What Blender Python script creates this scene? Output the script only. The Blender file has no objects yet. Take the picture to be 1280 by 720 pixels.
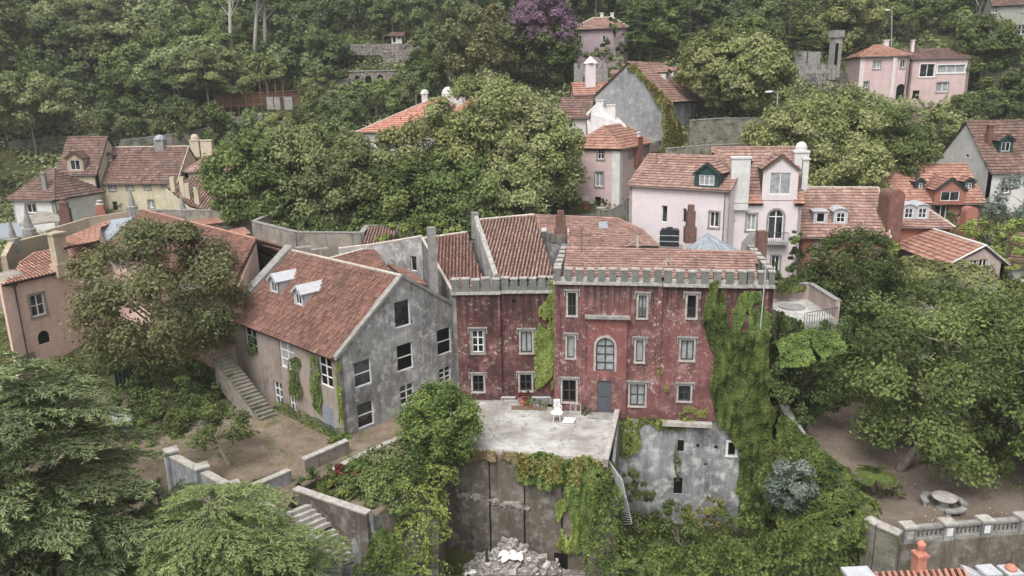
import bpy, math, random
import numpy as np
from mathutils import Vector, Matrix, noise
from mathutils.geometry import tessellate_polygon
rad = math.radians
SC = bpy.context.scene
COL = SC.collection
RNG = np.random.default_rng(7)
random.seed(7)

# ------------------------------------------------------------------ camera, light, exposure
CAM = Vector((0, 0, 22.5)); FOC = 930.0; PITCH = rad(14.5); ROLL = rad(1.07)
_r0 = Vector((1, 0, 0)); _u0 = Vector((0, math.sin(PITCH), math.cos(PITCH))); FWD = Vector((0, math.cos(PITCH), -math.sin(PITCH)))
RGT = _r0 * math.cos(ROLL) - _u0 * math.sin(ROLL)
UPV = _r0 * math.sin(ROLL) + _u0 * math.cos(ROLL)
cd = bpy.data.cameras.new('camera'); cam = bpy.data.objects.new('camera', cd); COL.objects.link(cam)
cd.sensor_fit = 'HORIZONTAL'; cd.sensor_width = 36.0; cd.lens = 36.0 * FOC / 1280.0
cd.clip_start = 0.5; cd.clip_end = 2000
M = Matrix((RGT, UPV, -FWD)).transposed().to_4x4(); M.translation = CAM
cam.matrix_world = M; SC.camera = cam

SUN_EL, SUN_AZ = rad(58), rad(205)          # azimuth from +Y clockwise: behind the camera, a little to the left
w = bpy.data.worlds.new('World'); SC.world = w; w.use_nodes = True
nt = w.node_tree; nt.nodes.clear()
sky = nt.nodes.new('ShaderNodeTexSky'); sky.sky_type = 'NISHITA'; sky.sun_disc = False
sky.sun_elevation = SUN_EL; sky.sun_rotation = SUN_AZ; sky.air_density = 1.0; sky.dust_density = 6.0; sky.ozone_density = 1.0
hs = nt.nodes.new('ShaderNodeHueSaturation'); hs.inputs['Saturation'].default_value = 0.22
bg = nt.nodes.new('ShaderNodeBackground'); bg.inputs['Strength'].default_value = 0.15
wo = nt.nodes.new('ShaderNodeOutputWorld')
nt.links.new(sky.outputs[0], hs.inputs['Color']); nt.links.new(hs.outputs[0], bg.inputs['Color']); nt.links.new(bg.outputs[0], wo.inputs['Surface'])
sl = bpy.data.lights.new('sun', 'SUN'); sun = bpy.data.objects.new('sun', sl); COL.objects.link(sun)
sl.energy = 1.3; sl.angle = rad(25); sl.color = (1.0, 0.965, 0.92)
sdir = Vector((math.sin(SUN_AZ) * math.cos(SUN_EL), math.cos(SUN_AZ) * math.cos(SUN_EL), math.sin(SUN_EL)))
sun.rotation_euler = sdir.to_track_quat('Z', 'Y').to_euler(); sun.location = (0, 0, 120)
SC.view_settings.view_transform = 'Standard'; SC.view_settings.look = 'None'
SC.view_settings.exposure = 0.62; SC.view_settings.gamma = 1.0; SC.view_settings.use_curve_mapping = False

# ------------------------------------------------------------------ measuring: where a sight line meets a real plane
Z = Vector((0, 0, 1))
def ray(px, py): return (RGT * ((px - 640) / FOC) + UPV * ((360 - py) / FOC) + FWD)
def atY(px, py, Y): d = ray(px, py); return CAM + d * (Y / d.y)
def atZ(px, py, z): d = ray(px, py); return CAM + d * ((z - CAM.z) / d.z)
def onplane(px, py, o, n): d = ray(px, py); return CAM + d * ((o - CAM).dot(n) / d.dot(n))
def flat(v): return Vector((v.x, v.y, 0))

class Fr:                                   # a vertical wall plane: u runs to the right seen from outside, n points out
    def __init__(s, o, u): s.o = Vector(o); s.u = flat(Vector(u)).normalized(); s.n = s.u.cross(Z)
    def P(s, u, v, d=0.0): return s.o + s.u * u + Z * v + s.n * d
    def uv(s, px, py): p = onplane(px, py, s.o, s.n) - s.o; return p.dot(s.u), p.z
    def box(s, x0, y0, x1, y1):
        a, b, c, d = s.uv(x0, y0), s.uv(x1, y0), s.uv(x0, y1), s.uv(x1, y1)
        return ((a[0] + c[0]) / 2, (b[0] + d[0]) / 2, (c[1] + d[1]) / 2, (a[1] + b[1]) / 2)
    def off(s, d): return Fr(s.o + s.n * d, s.u)

# ------------------------------------------------------------------ meshes and objects
class MB:
    def __init__(s): s.v = []; s.f = []; s.t = []; s.smooth = False
    def add(s, vs, fs, tone=None):
        b = len(s.v); s.v.extend([tuple(p) for p in vs]); s.f.extend([tuple(b + i for i in f) for f in fs])
        if tone is not None: s.t.extend([tone] * len(fs))
        return s
    def quad(s, a, b, c, d, tone=None): return s.add([a, b, c, d], [(0, 1, 2, 3)], tone)
    def obox(s, o, ax, ay, az, tone=None):      # corner o and three edge vectors
        o = Vector(o); p = [o, o + ax, o + ax + ay, o + ay]; p += [q + az for q in p]
        return s.add(p, [(3, 2, 1, 0), (4, 5, 6, 7), (0, 1, 5, 4), (1, 2, 6, 5), (2, 3, 7, 6), (3, 0, 4, 7)], tone)
    def fbox(s, fr, u0, u1, v0, v1, d0, d1, tone=None):
        return s.obox(fr.P(u0, v0, d1), fr.u * (u1 - u0), fr.n * (d0 - d1), Z * (v1 - v0), tone)
    def cbox(s, c, sx, sy, sz, ang=0.0, tone=None):   # centred on its base
        ux = Vector((math.cos(ang), math.sin(ang), 0)); uy = Vector((-math.sin(ang), math.cos(ang), 0))
        return s.obox(Vector(c) - ux * sx / 2 - uy * sy / 2, ux * sx, uy * sy, Z * sz, tone)
    def slab(s, pts, down, tone=None):          # polygon pulled along a vector
        n = len(pts); dv = Vector(down) if not isinstance(down, (int, float)) else Vector((0, 0, -down))
        p = [Vector(q) for q in pts]; nn = sum(((p[i] - p[0]).cross(p[(i + 1) % n] - p[0]) for i in range(1, n)), Vector())
        if nn.dot(dv) > 0: p.reverse()
        tr = tessellate_polygon([p]); m = len(p)
        fs = []
        for t in tr:
            a, b, c = t
            if (p[b] - p[a]).cross(p[c] - p[a]).dot(dv) > 0: a, b, c = a, c, b
            fs.append((a, b, c)); fs.append((c + m, b + m, a + m))
        fs += [(i, i + m, (i + 1) % m + m, (i + 1) % m) for i in range(m)]
        return s.add(p + [q + dv for q in p], fs, tone)
    def tube(s, pts, rs, k=6, tone=None, cap=True):
        pts = [Vector(p) for p in pts]; n = len(pts)
        if isinstance(rs, (int, float)): rs = [rs] * n
        vs = []; x = None
        for i, p in enumerate(pts):
            d = (pts[min(i + 1, n - 1)] - pts[max(i - 1, 0)]); d = d.normalized() if d.length > 1e-6 else Z
            if x is None: x = d.orthogonal().normalized()
            x = (x - d * x.dot(d)); x = x.normalized() if x.length > 1e-5 else d.orthogonal().normalized()
            y = d.cross(x)
            for j in range(k):
                a = 2 * math.pi * j / k; vs.append(p + (x * math.cos(a) + y * math.sin(a)) * rs[i])
        fs = [(i * k + j, i * k + (j + 1) % k, (i + 1) * k + (j + 1) % k, (i + 1) * k + j) for i in range(n - 1) for j in range(k)]
        if cap: fs += [tuple(range(k - 1, -1, -1)), tuple((n - 1) * k + j for j in range(k))]
        return s.add(vs, fs, tone)
    def lathe(s, c, prof, k=10, tone=None, sx=1.0, sy=1.0):   # profile of (radius, height)
        c = Vector(c); n = len(prof)
        vs = [c + Vector((r * sx * math.cos(2 * math.pi * j / k), r * sy * math.sin(2 * math.pi * j / k), h)) for r, h in prof for j in range(k)]
        fs = [(i * k + j, i * k + (j + 1) % k, (i + 1) * k + (j + 1) % k, (i + 1) * k + j) for i in range(n - 1) for j in range(k)]
        fs += [tuple(range(k - 1, -1, -1)), tuple((n - 1) * k + j for j in range(k))]
        return s.add(vs, fs, tone)

ORG = {}
def link(name, me, mat, parent, org, kind=None):
    o = bpy.data.objects.new(name, me); COL.objects.link(o)
    po = Vector((0, 0, 0))
    if parent is not None: o.parent = parent; po = ORG[parent.name]
    o.location = org - po; ORG[o.name] = org.copy()
    if mat is not None and not me.materials: me.materials.append(mat)
    if kind: o['kind'] = kind
    return o
def obj(name, mb, mat, parent=None, kind=None, smooth=False):
    a = np.array(mb.v, dtype=float)
    lo, hi = a.min(0), a.max(0); org = Vector(((lo[0] + hi[0]) / 2, (lo[1] + hi[1]) / 2, lo[2]))
    me = bpy.data.meshes.new(name); me.from_pydata((a - np.array(org)).tolist(), [], mb.f)
    if mb.t and len(mb.t) == len(mb.f):
        at = me.attributes.new('tone', 'FLOAT', 'FACE'); at.data.foreach_set('value', mb.t)
    if smooth or mb.smooth: me.polygons.foreach_set('use_smooth', [True] * len(me.polygons))
    me.update()
    return link(name, me, mat, parent, org, kind)
def copy_to(src, parent, world, rotz=0.0):
    o = src.copy(); COL.objects.link(o); o.parent = parent
    o.location = Vector(world) - (ORG[parent.name] if parent else Vector()); ORG[o.name] = Vector(world)
    o.rotation_euler = (0, 0, rotz); return o
def thing(name, label, cat, loc, group=None):
    o = bpy.data.objects.new(name, None); COL.objects.link(o); o.empty_display_size = 0.3
    o.location = loc; ORG[o.name] = Vector(loc); o['label'] = label; o['category'] = cat
    if group: o['group'] = group
    return o
def tag(o, label, cat, group=None):
    o['label'] = label; o['category'] = cat
    if group: o['group'] = group
    return o

# ------------------------------------------------------------------ materials
MATS = {}
class NT:
    def __init__(s, m): s.t = m.node_tree; s.n = s.t.nodes; s.l = s.t.links
    def new(s, ty, **k):
        n = s.n.new(ty)
        for a, b in k.items():
            if a in ('i',):
                for q, v in b.items(): s.set(n, q, v)
            else: setattr(n, a, b)
        return n
    def set(s, n, q, v):
        if hasattr(v, 'is_linked'): s.l.new(v, n.inputs[q])
        else: n.inputs[q].default_value = v
    def noise(s, vec, scale, detail=5, rough=.6, lo=None, hi=None):
        n = s.new('ShaderNodeTexNoise', i={'Vector': vec, 'Scale': scale, 'Detail': detail, 'Roughness': rough}); o = n.outputs['Fac']
        return s.ramp(o, lo, hi) if lo is not None else o
    def ramp(s, v, lo, hi):
        return s.new('ShaderNodeMapRange', i={'Value': v, 'From Min': lo, 'From Max': hi}).outputs[0]
    def mul(s, a, b, op='MULTIPLY'):
        n = s.new('ShaderNodeMath', operation=op); s.set(n, 0, a); s.set(n, 1, b); return n.outputs[0]
    def mix(s, f, a, b):
        n = s.new('ShaderNodeMix', data_type='RGBA'); s.set(n, 0, f); s.set(n, 6, a); s.set(n, 7, b); return n.outputs[2]
    def cr(s, v, stops):
        n = s.new('ShaderNodeValToRGB'); e = n.color_ramp.elements
        while len(e) < len(stops): e.new(.5)
        for i, (p, c) in enumerate(stops): e[i].position = p; e[i].color = (*c, 1)
        s.set(n, 0, v); return n.outputs[0]
    def pos(s, sx=1, sy=1, sz=1):
        g = s.new('ShaderNodeNewGeometry').outputs['Position']
        if (sx, sy, sz) == (1, 1, 1): return g
        return s.new('ShaderNodeVectorMath', operation='MULTIPLY', i={0: g, 1: (sx, sy, sz)}).outputs[0]
    def tone(s): return s.new('ShaderNodeAttribute', attribute_name='tone').outputs['Fac']
def c4(c): return (*c, 1) if len(c) == 3 else c
def newmat(name, rough=.9, spec=.2):
    m = bpy.data.materials.new(name); m.use_nodes = True; q = NT(m)
    b = q.n['Principled BSDF']; b.inputs['Roughness'].default_value = rough; b.inputs['Specular IOR Level'].default_value = spec
    MATS[name] = m; return m, q, b
def bump(q, b, h, dist=.02, st=.5):
    n = q.new('ShaderNodeBump', i={'Height': h, 'Distance': dist, 'Strength': st}); q.l.new(n.outputs[0], b.inputs['Normal'])
def plain(name, col, rough=.8, spec=.3, var=.15, scale=3.0, metal=0.0):
    m, q, b = newmat(name, rough, spec)
    f = q.noise(q.pos(), scale, 4, .6, .3, .7)
    d = tuple(c * (1 - var) for c in col); l = tuple(min(1, c * (1 + var)) for c in col)
    q.set(b, 'Base Color', q.mix(f, c4(d), c4(l))); b.inputs['Metallic'].default_value = metal
    return m
def plaster(name, col, dark, light, damp=.5, fleck=0.0, grime=(.06, .055, .05), rough=.92, sc=1.0, fleckcol=(.55, .52, .48), runs=None):
    m, q, b = newmat(name, rough, .15)
    p = q.pos(); st = q.pos(1.6, 1.6, .22)
    big = q.noise(p, .28 * sc, 6, .62, .34, .66)
    c = q.mix(big, c4(dark), c4(col))
    c = q.mix(q.noise(p, 1.3 * sc, 6, .65, .5, .72), c, c4(light))
    streak = q.mul(q.noise(st, 1.0 * sc, 6, .7, .52, .78), damp)
    c = q.mix(streak, c, c4(grime)); c = q.mix(q.mul(q.noise(q.pos(2.2, 2.2, .16), 1.1 * sc, 5, .7, .56, .74), damp * .55), c, c4(light))
    c = q.mix(q.mul(q.noise(q.pos(5, 5, .3), 1.0, 5, .7, .55, .7), damp * .6), c, c4(grime))
    patch = q.mul(q.noise(q.pos(1, 1, .8), .75 * sc, 8, .75, .55, .68), damp * .8)
    c = q.mix(patch, c, c4(grime))
    if fleck > 0:
        mask = q.noise(p, .4, 4, .65, .40, .60)
        fl = q.noise(p, 3.6, 5, .72, .585, .62); fl2 = q.noise(p, 9.0, 3, .6, .63, .66)
        m2 = q.noise(p, .55, 5, .7, .49, .6)
        c = q.mix(q.mul(q.mul(q.mul(fl, mask), q.mul(fl2, m2, 'ADD'), 'MULTIPLY'), fleck), c, c4(fleckcol)); c = q.mix(q.mul(q.mul(fl2, m2), fleck), c, c4(fleckcol)); c = q.mix(q.mul(q.mul(fl, mask), fleck * .55), c, c4(fleckcol))
    if runs:                                   # rain runs hanging from a ledge at height runs[0], runs[1] long
        zz = q.new('ShaderNodeSeparateXYZ', i={0: p}).outputs['Z']; rl = q.ramp(zz, runs[0] - runs[1], runs[0])
        c = q.mix(q.mul(q.ramp(q.mul(q.noise(q.pos(3.2, 3.2, .12), 1.0, 5, .7), q.mul(rl, .3), 'ADD'), .62, .80), .85), c, c4(grime))
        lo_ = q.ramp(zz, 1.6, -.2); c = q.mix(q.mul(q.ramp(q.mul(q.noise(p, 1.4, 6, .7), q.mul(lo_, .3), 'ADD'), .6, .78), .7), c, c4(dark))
    fine = q.noise(p, 14, 5, .7, .3, .7)
    c = q.mix(q.mul(fine, .25), c, q.mix(.5, c, c4(grime)))
    q.set(b, 'Base Color', c); bump(q, b, q.mul(q.noise(p, 5, 8, .7), 1.0), .03, .6)
    return m
def stone(name, a, bcol, moss=None, scale=1.2, cells=0.0):
    m, q, b = newmat(name, .95, .12); p = q.pos()
    c = q.mix(q.noise(p, scale, 8, .7, .36, .66), c4(a), c4(bcol))
    k = q.noise(p, scale * 4.5, 6, .7, .52, .7); c = q.mix(q.mul(k, .6), c, c4(tuple(x * .3 for x in a)))
    if cells:
        v = q.new('ShaderNodeTexVoronoi', feature='DISTANCE_TO_EDGE', i={'Vector': p, 'Scale': cells}).outputs['Distance']
        c = q.mix(q.ramp(v, .09, .02), c, c4(tuple(x * .25 for x in a)))
    if moss: c = q.mix(q.noise(p, .8, 6, .7, .5, .64), c, c4(moss))
    q.set(b, 'Base Color', c); bump(q, b, q.noise(p, 6, 8, .75), .05, .7)
    return m
def tilemat(name, a, bcol, ccol, dirt, amt=.5, lichen=.3, lcol=(.5, .45, .38)):
    m, q, b = newmat(name, .85, .2); p = q.pos()
    c = q.cr(q.tone(), [(0, a), (.45, bcol), (1, ccol)])
    c = q.mix(q.mul(q.noise(p, .5, 7, .7, .42, .68), amt), c, c4(dirt))
    c = q.mix(q.mul(q.noise(p, 3.2, 6, .75, .55, .7), lichen), c, c4(lcol))
    c = q.mix(q.mul(q.noise(p, 11, 5, .7, .5, .75), .5), c, c4(dirt))
    q.set(b, 'Base Color', c); return m
def leafmat(name, dark, mid, light, trans=.3, rnd=.5, acc=None):
    k = 2.1; dark, mid, light = (tuple(k * (x * .86 + .14 * g * sum(c) / 3) for x, g in zip(c, (1.3, 1.1, .8))) for c in (dark, mid, light))
    m, q, b = newmat(name, .75, .15)
    oi = q.new('ShaderNodeObjectInfo').outputs['Random']
    t = q.tone(); t = q.mul(t, q.mul(q.mul(oi, .5, 'SUBTRACT'), rnd), 'ADD')
    st = [(0, dark), (.5, mid), (1, light)]
    if acc: st = [(0, dark), (.45, mid), (.86, light), (.9, acc)]
    c = q.cr(t, st)
    hv = q.new('ShaderNodeHueSaturation', i={'Color': c, 'Hue': q.mul(q.mul(oi, .03), .485, 'ADD')}); c = hv.outputs[0]
    q.set(b, 'Base Color', c)
    tr = q.new('ShaderNodeBsdfTranslucent', i={'Color': c}); ms = q.new('ShaderNodeMixShader', i={0: trans})
    q.l.new(b.outputs[0], ms.inputs[1]); q.l.new(tr.outputs[0], ms.inputs[2])
    q.l.new(ms.outputs[0], q.n['Material Output'].inputs[0]); return m
red = plaster('red_plaster', (.245, .105, .098), (.11, .052, .05), (.37, .215, .205), .75, 1.0, (.04, .028, .028), fleckcol=(.6, .56, .53), runs=(9.6, 3.0))
red_dark = plaster('sooty_red_plaster', (.165, .07, .066), (.07, .035, .034), (.29, .15, .14), .9, 1.0, (.032, .023, .023), fleckcol=(.58, .54, .5), runs=(8.8, 4.0))
red_pale = plaster('pale_red_plaster', (.265, .105, .098), (.19, .075, .07), (.33, .165, .155), .4, .7, (.05, .03, .028))
grey = plaster('grey_weathered_plaster', (.39, .385, .38), (.17, .168, .165), (.62, .61, .60), .8, .3, (.055, .053, .05), sc=1.2)
grey_side = plaster('flaking_grey_plaster', (.36, .33, .30), (.24, .20, .175), (.40, .27, .22), .7, .2, (.07, .065, .06))
base_grey = plaster('basement_plaster', (.40, .40, .41), (.16, .16, .165), (.68, .68, .67), .8, .2, (.06, .06, .06))
pink = plaster('pink_plaster', (.68, .49, .42), (.60, .415, .35), (.71, .55, .49), .3, .0, (.22, .16, .14))
pale_pink = plaster('pale_pink_plaster', (.66, .59, .60), (.60, .535, .545), (.70, .64, .645), .12, 0, (.3, .25, .25))
rose = plaster('rose_plaster', (.60, .455, .45), (.53, .39, .385), (.64, .515, .505), .3, 0, (.25, .2, .19))
lilac = plaster('lilac_plaster', (.40, .31, .34), (.33, .26, .28), (.46, .37, .39), .3, 0, (.16, .14, .14))
brickred = plaster('terracotta_plaster', (.34, .15, .115), (.27, .12, .095), (.40, .19, .15), .3, 0, (.1, .06, .05))
cream = plaster('cream_plaster', (.58, .51, .37), (.46, .41, .31), (.64, .58, .46), .35, 0, (.2, .17, .12))
beige = plaster('beige_plaster', (.46, .37, .265), (.36, .30, .225), (.5, .43, .34), .35, 0, (.16, .14, .11))
white = plaster('white_plaster', (.66, .65, .63), (.52, .515, .5), (.72, .71, .7), .3, 0, (.22, .22, .21))
concrete_wall = plaster('stained_concrete', (.33, .295, .25), (.2, .185, .165), (.40, .35, .29), .85, 0, (.05, .048, .044))
ret_grey = plaster('retaining_plaster', (.30, .31, .32), (.15, .155, .16), (.42, .42, .42), .7, .0, (.07, .07, .07))
pit_wall = plaster('pit_plaster', (.17, .145, .115), (.085, .075, .06), (.30, .28, .26), .85, .2, (.035, .032, .027))
greenish = plaster('green_grey_plaster', (.36, .36, .31), (.26, .27, .23), (.42, .41, .36), .5, 0, (.12, .13, .1))
stone_l = stone('pale_stone', (.30, .28, .25), (.50, .475, .44), scale=2.2)
stone_g = stone('grey_stone', (.20, .195, .185), (.34, .33, .31), scale=2.0)
stone_d = stone('rubble_stone', (.17, .155, .135), (.33, .30, .27), cells=1.6, scale=.9)
stone_m = stone('mossy_stone', (.14, .13, .11), (.25, .23, .2), moss=(.06, .075, .03), scale=.9)
merl_m = stone('lichened_merlon_stone', (.13, .135, .125), (.22, .22, .2), scale=1.6)
chip_m = stone('chipped_white_lime', (.22, .21, .19), (.54, .52, .48), scale=4)
chip_w = stone('lime_chips', (.42, .41, .39), (.62, .61, .58), scale=3)
rubble_d = stone('pit_floor_rubble', (.12, .105, .09), (.30, .275, .25), scale=2)
rubble_m = stone('rubble', (.22, .20, .18), (.42, .39, .36), scale=3)
t_grey = tilemat('old_red_tiles', (.15, .075, .058), (.25, .125, .095), (.35, .20, .16), (.085, .065, .058), .55, .4)
t_pink = tilemat('pink_brown_tiles', (.22, .128, .105), (.315, .192, .158), (.43, .295, .25), (.12, .085, .072), .5, .45, (.55, .46, .4))
t_orange = tilemat('orange_tiles', (.26, .13, .098), (.355, .19, .143), (.45, .275, .218), (.17, .095, .07), .35, .25)
t_new = tilemat('bright_tiles', (.36, .155, .115), (.45, .205, .15), (.51, .27, .205), (.25, .12, .09), .2, .12)
t_brown = tilemat('mossy_brown_tiles', (.10, .066, .056), (.17, .10, .082), (.26, .175, .145), (.07, .055, .05), .5, .3, (.4, .36, .32))
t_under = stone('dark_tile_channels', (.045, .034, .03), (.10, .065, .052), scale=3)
t_white = plain('ridge_mortar', (.42, .37, .32), var=.35, scale=4)
sheet = plain('grey_metal_sheet', (.26, .29, .32), .5, .4, .2, 2)
zinc = plain('white_zinc', (.44, .45, .47), .45, .4, .12, 3)
wfr = plain('white_window_paint', (.70, .70, .69), .5, .4, .06)
dfr = plain('dark_window_paint', (.045, .05, .055), .5, .4)
gfr = plain('dark_green_paint', (.02, .055, .05), .5, .4)
door_m = plain('grey_door_paint', (.075, .085, .095), .5, .4, .1)
wood = plain('old_wood', (.12, .08, .055), .85)
rust = plain('rusty_scaffold', (.17, .085, .06), .9)
iron = plain('iron', (.05, .05, .052), .6, .4)
gutter_m = plain('dull_gutter_metal', (.16, .13, .115), .6, .4)
pole_m = plain('galvanised', (.4, .41, .42), .5, .5)
plastic_w = plain('white_plastic', (.7, .69, .67), .45, .4, .08)
tank_m = plain('black_plastic_tank', (.018, .022, .028), .4, .5)
curtain = plain('curtain', (.5, .5, .5), .9, .1, .12, 4)
terra = plain('terracotta', (.44, .19, .135), .85, .2, .12)
soilm = None
bark = stone('bark', (.09, .075, .06), (.2, .175, .145), scale=3)
bark_w = stone('pale_bark', (.30, .28, .25), (.48, .46, .42), scale=3)
bark_t = stone('twig_bark', (.26, .23, .19), (.40, .37, .32), scale=3)
def glassmat():
    m, q, b = newmat('window_glass', .08, .5); p = q.pos()
    c = q.mix(q.noise(p, .9, 3, .6, .45, .6), (.012, .014, .016, 1), (.05, .055, .06, 1)); q.set(b, 'Base Color', c); return m
glass = glassmat()
glass_l = plain('curtained_glass', (.30, .31, .32), .15, .5, .3, 2.5)
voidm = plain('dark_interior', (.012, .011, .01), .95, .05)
def concretefloor():
    m, q, b = newmat('terrace_screed', .85, .25); p = q.pos()
    c = q.mix(q.noise(p, .35, 6, .65, .38, .62), (.27, .255, .235, 1), (.50, .49, .475, 1))
    c = q.mix(q.noise(p, .9, 7, .75, .52, .68), c, (.2, .18, .16, 1)); e = q.new('ShaderNodeTexVoronoi', feature='DISTANCE_TO_EDGE', i={'Vector': q.new('ShaderNodeVectorMath', operation='ADD', i={0: p, 1: q.new('ShaderNodeTexNoise', i={'Vector': p, 'Scale': 1.5}).outputs['Color']}).outputs[0], 'Scale': .32}).outputs['Distance']; c = q.mix(q.mul(q.ramp(e, .012, .004), .7), c, (.12, .11, .1, 1)); c = q.mix(q.mul(q.noise(p, 7, 6, .75, .5, .75), .5), c, (.25, .23, .2, 1))
    q.set(b, 'Base Color', c); return m
screed = concretefloor()
def dirtmat(name, a, bc, green, gamt=.5, pale=(.34, .31, .27)):
    m, q, b = newmat(name, .97, .08); p = q.pos()
    c = q.mix(q.noise(p, .5, 7, .65, .36, .64), c4(a), c4(bc))
    c = q.mix(q.mul(q.noise(p, 1.7, 8, .75, .56, .72), .75), c, c4(pale))
    c = q.mix(q.mul(q.noise(p, 5.0, 8, .8, .5, .72), .6), c, c4(tuple(x * .45 for x in a)))
    c = q.mix(q.mul(q.noise(p, .62, 7, .7, .53, .66), gamt), c, c4(green))
    q.set(b, 'Base Color', c); bump(q, b, q.noise(p, 4, 9, .75), .08, .8); return m
dirt = dirtmat('courtyard_earth', (.15, .115, .085), (.24, .19, .145), (.06, .075, .025), .75)
gdirt = dirtmat('garden_earth', (.135, .105, .085), (.20, .165, .14), (.07, .07, .035), .25, (.26, .22, .18))
hillm = dirtmat('hill_ground', (.045, .052, .02), (.085, .085, .035), (.035, .05, .015), .8, (.16, .125, .075))
asph = dirtmat('street_asphalt', (.075, .072, .07), (.11, .105, .1), (.06, .06, .05), .2, (.15, .14, .13))
L_dark = leafmat('dark_leaves', (.020, .032, .010), (.042, .062, .018), (.082, .108, .034))
L_mid = leafmat('mid_leaves', (.028, .044, .013), (.060, .086, .024), (.115, .145, .045))
L_yel = leafmat('plane_leaves', (.050, .062, .021), (.108, .125, .042), (.185, .202, .08), acc=(.30, .29, .17))
L_lime = leafmat('lime_leaves', (.07, .088, .018), (.145, .165, .035), (.24, .26, .075))
L_brown = leafmat('magnolia_leaves', (.032, .037, .015), (.070, .078, .031), (.118, .122, .055), acc=(.13, .10, .045))
L_ced = leafmat('cedar_needles', (.030, .044, .020), (.072, .096, .042), (.14, .17, .075), .12, .2)
L_ced2 = leafmat('bright_cedar_needles', (.040, .058, .02), (.080, .106, .035), (.14, .17, .06), .12, .2)
L_blue = leafmat('blue_leaves', (.03, .045, .036), (.068, .09, .075), (.125, .15, .13))
L_ivy = leafmat('ivy_leaves', (.016, .028, .006), (.052, .080, .018), (.108, .142, .036))
L_ivyb = leafmat('bright_ivy_leaves', (.05, .07, .012), (.10, .132, .026), (.17, .205, .055))
L_hill = leafmat('hill_tree_leaves', (.05, .066, .025), (.098, .122, .048), (.16, .185, .082))
L_wood = leafmat('woodland_leaves', (.030, .045, .018), (.062, .085, .032), (.108, .135, .055))
L_ivyr = leafmat('mixed_creeper_leaves', (.05, .055, .015), (.095, .10, .025), (.16, .15, .045), acc=(.15, .09, .03))
L_purple = leafmat('purple_flowers', (.06, .045, .055), (.13, .072, .12), (.21, .12, .185))
L_red = leafmat('red_leaves', (.06, .014, .012), (.12, .025, .02), (.17, .04, .03))
L_dry = leafmat('dry_brush', (.09, .075, .035), (.16, .135, .07), (.22, .19, .11))

# ------------------------------------------------------------------ walls, windows
STY = {
 'w22': (wfr, 2, 2, stone_g, glass, 0), 'w21': (wfr, 2, 1, stone_g, glass, 0), 'w23': (wfr, 2, 3, stone_g, glass, 0),
 'd22': (dfr, 2, 2, stone_l, glass, 0), 'd21': (dfr, 2, 1, stone_l, glass, 0), 'd12': (dfr, 1, 2, stone_l, glass, 0),
 'c21': (dfr, 2, 1, stone_l, glass_l, 0), 'c11': (dfr, 1, 1, stone_l, glass_l, 0), 'o12': (wfr, 1, 2, None, glass, 0), 'o11': (wfr, 1, 1, None, glass, 0),
 'o23': (wfr, 2, 3, None, glass, 0), 'p21': (wfr, 2, 1, None, glass, 0), 'p22': (wfr, 2, 2, None, glass, 0), 'g21': (wfr, 2, 1, gfr, glass, 0),
 'arch': (dfr, 2, 3, stone_l, glass_l, 1), 'warch': (wfr, 2, 1, stone_g, glass, 1), 'void': (None, 1, 1, None, voidm, 0), 'voidw': (None, 1, 1, wfr, voidm, 0),
 'varch': (None, 1, 1, None, voidm, 1), 's21': (wfr, 2, 1, stone_g, glass_l, 0), 'p31': (wfr, 3, 1, wfr, glass_l, 0), 'pl21': (wfr, 2, 1, wfr, glass, 0),
 'n11': (wfr, 1, 1, None, glass, 0), 'r21': (dfr, 2, 1, stone_l, glass, 2), 'z11': (dfr, 1, 1, stone_l, voidm, 2),
}
def holepts(b, arch):
    u0, u1, v0, v1 = b
    if arch != 1: return [(u0, v0), (u1, v0), (u1, v1), (u0, v1)]
    r = (u1 - u0) / 2; c = (u0 + u1) / 2
    return [(u0, v0), (u1, v0)] + [(c + r * math.cos(a), v1 - r + r * math.sin(a)) for a in [math.pi * k / 8 for k in range(9)]]
def wall(parent, fr, outline, holes, mat, reveal=.22, name='wall', thick=.3):
    mb = MB(); polys = [outline] + holes
    flat_pts = [p for q in polys for p in q]
    tr = tessellate_polygon([[Vector((u, v, 0)) for u, v in q] for q in polys])
    fs = []
    for a, b, c in tr:
        pa, pb, pc = flat_pts[a], flat_pts[b], flat_pts[c]
        cr = (pb[0] - pa[0]) * (pc[1] - pa[1]) - (pb[1] - pa[1]) * (pc[0] - pa[0])
        fs.append((a, b, c) if cr > 0 else (a, c, b))
    mb.add([fr.P(u, v) for u, v in flat_pts], fs)
    for q in holes:
        n = len(q)
        for i in range(n):
            (u0, v0), (u1, v1) = q[i], q[(i + 1) % n]
            mb.quad(fr.P(u0, v0), fr.P(u0, v0, -reveal), fr.P(u1, v1, -reveal), fr.P(u1, v1))
    n = len(outline)
    for i in range(n):
        (u0, v0), (u1, v1) = outline[i], outline[(i + 1) % n]
        mb.quad(fr.P(u1, v1), fr.P(u1, v1, -thick), fr.P(u0, v0, -thick), fr.P(u0, v0))
    return obj(name, mb, mat, parent)
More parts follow.
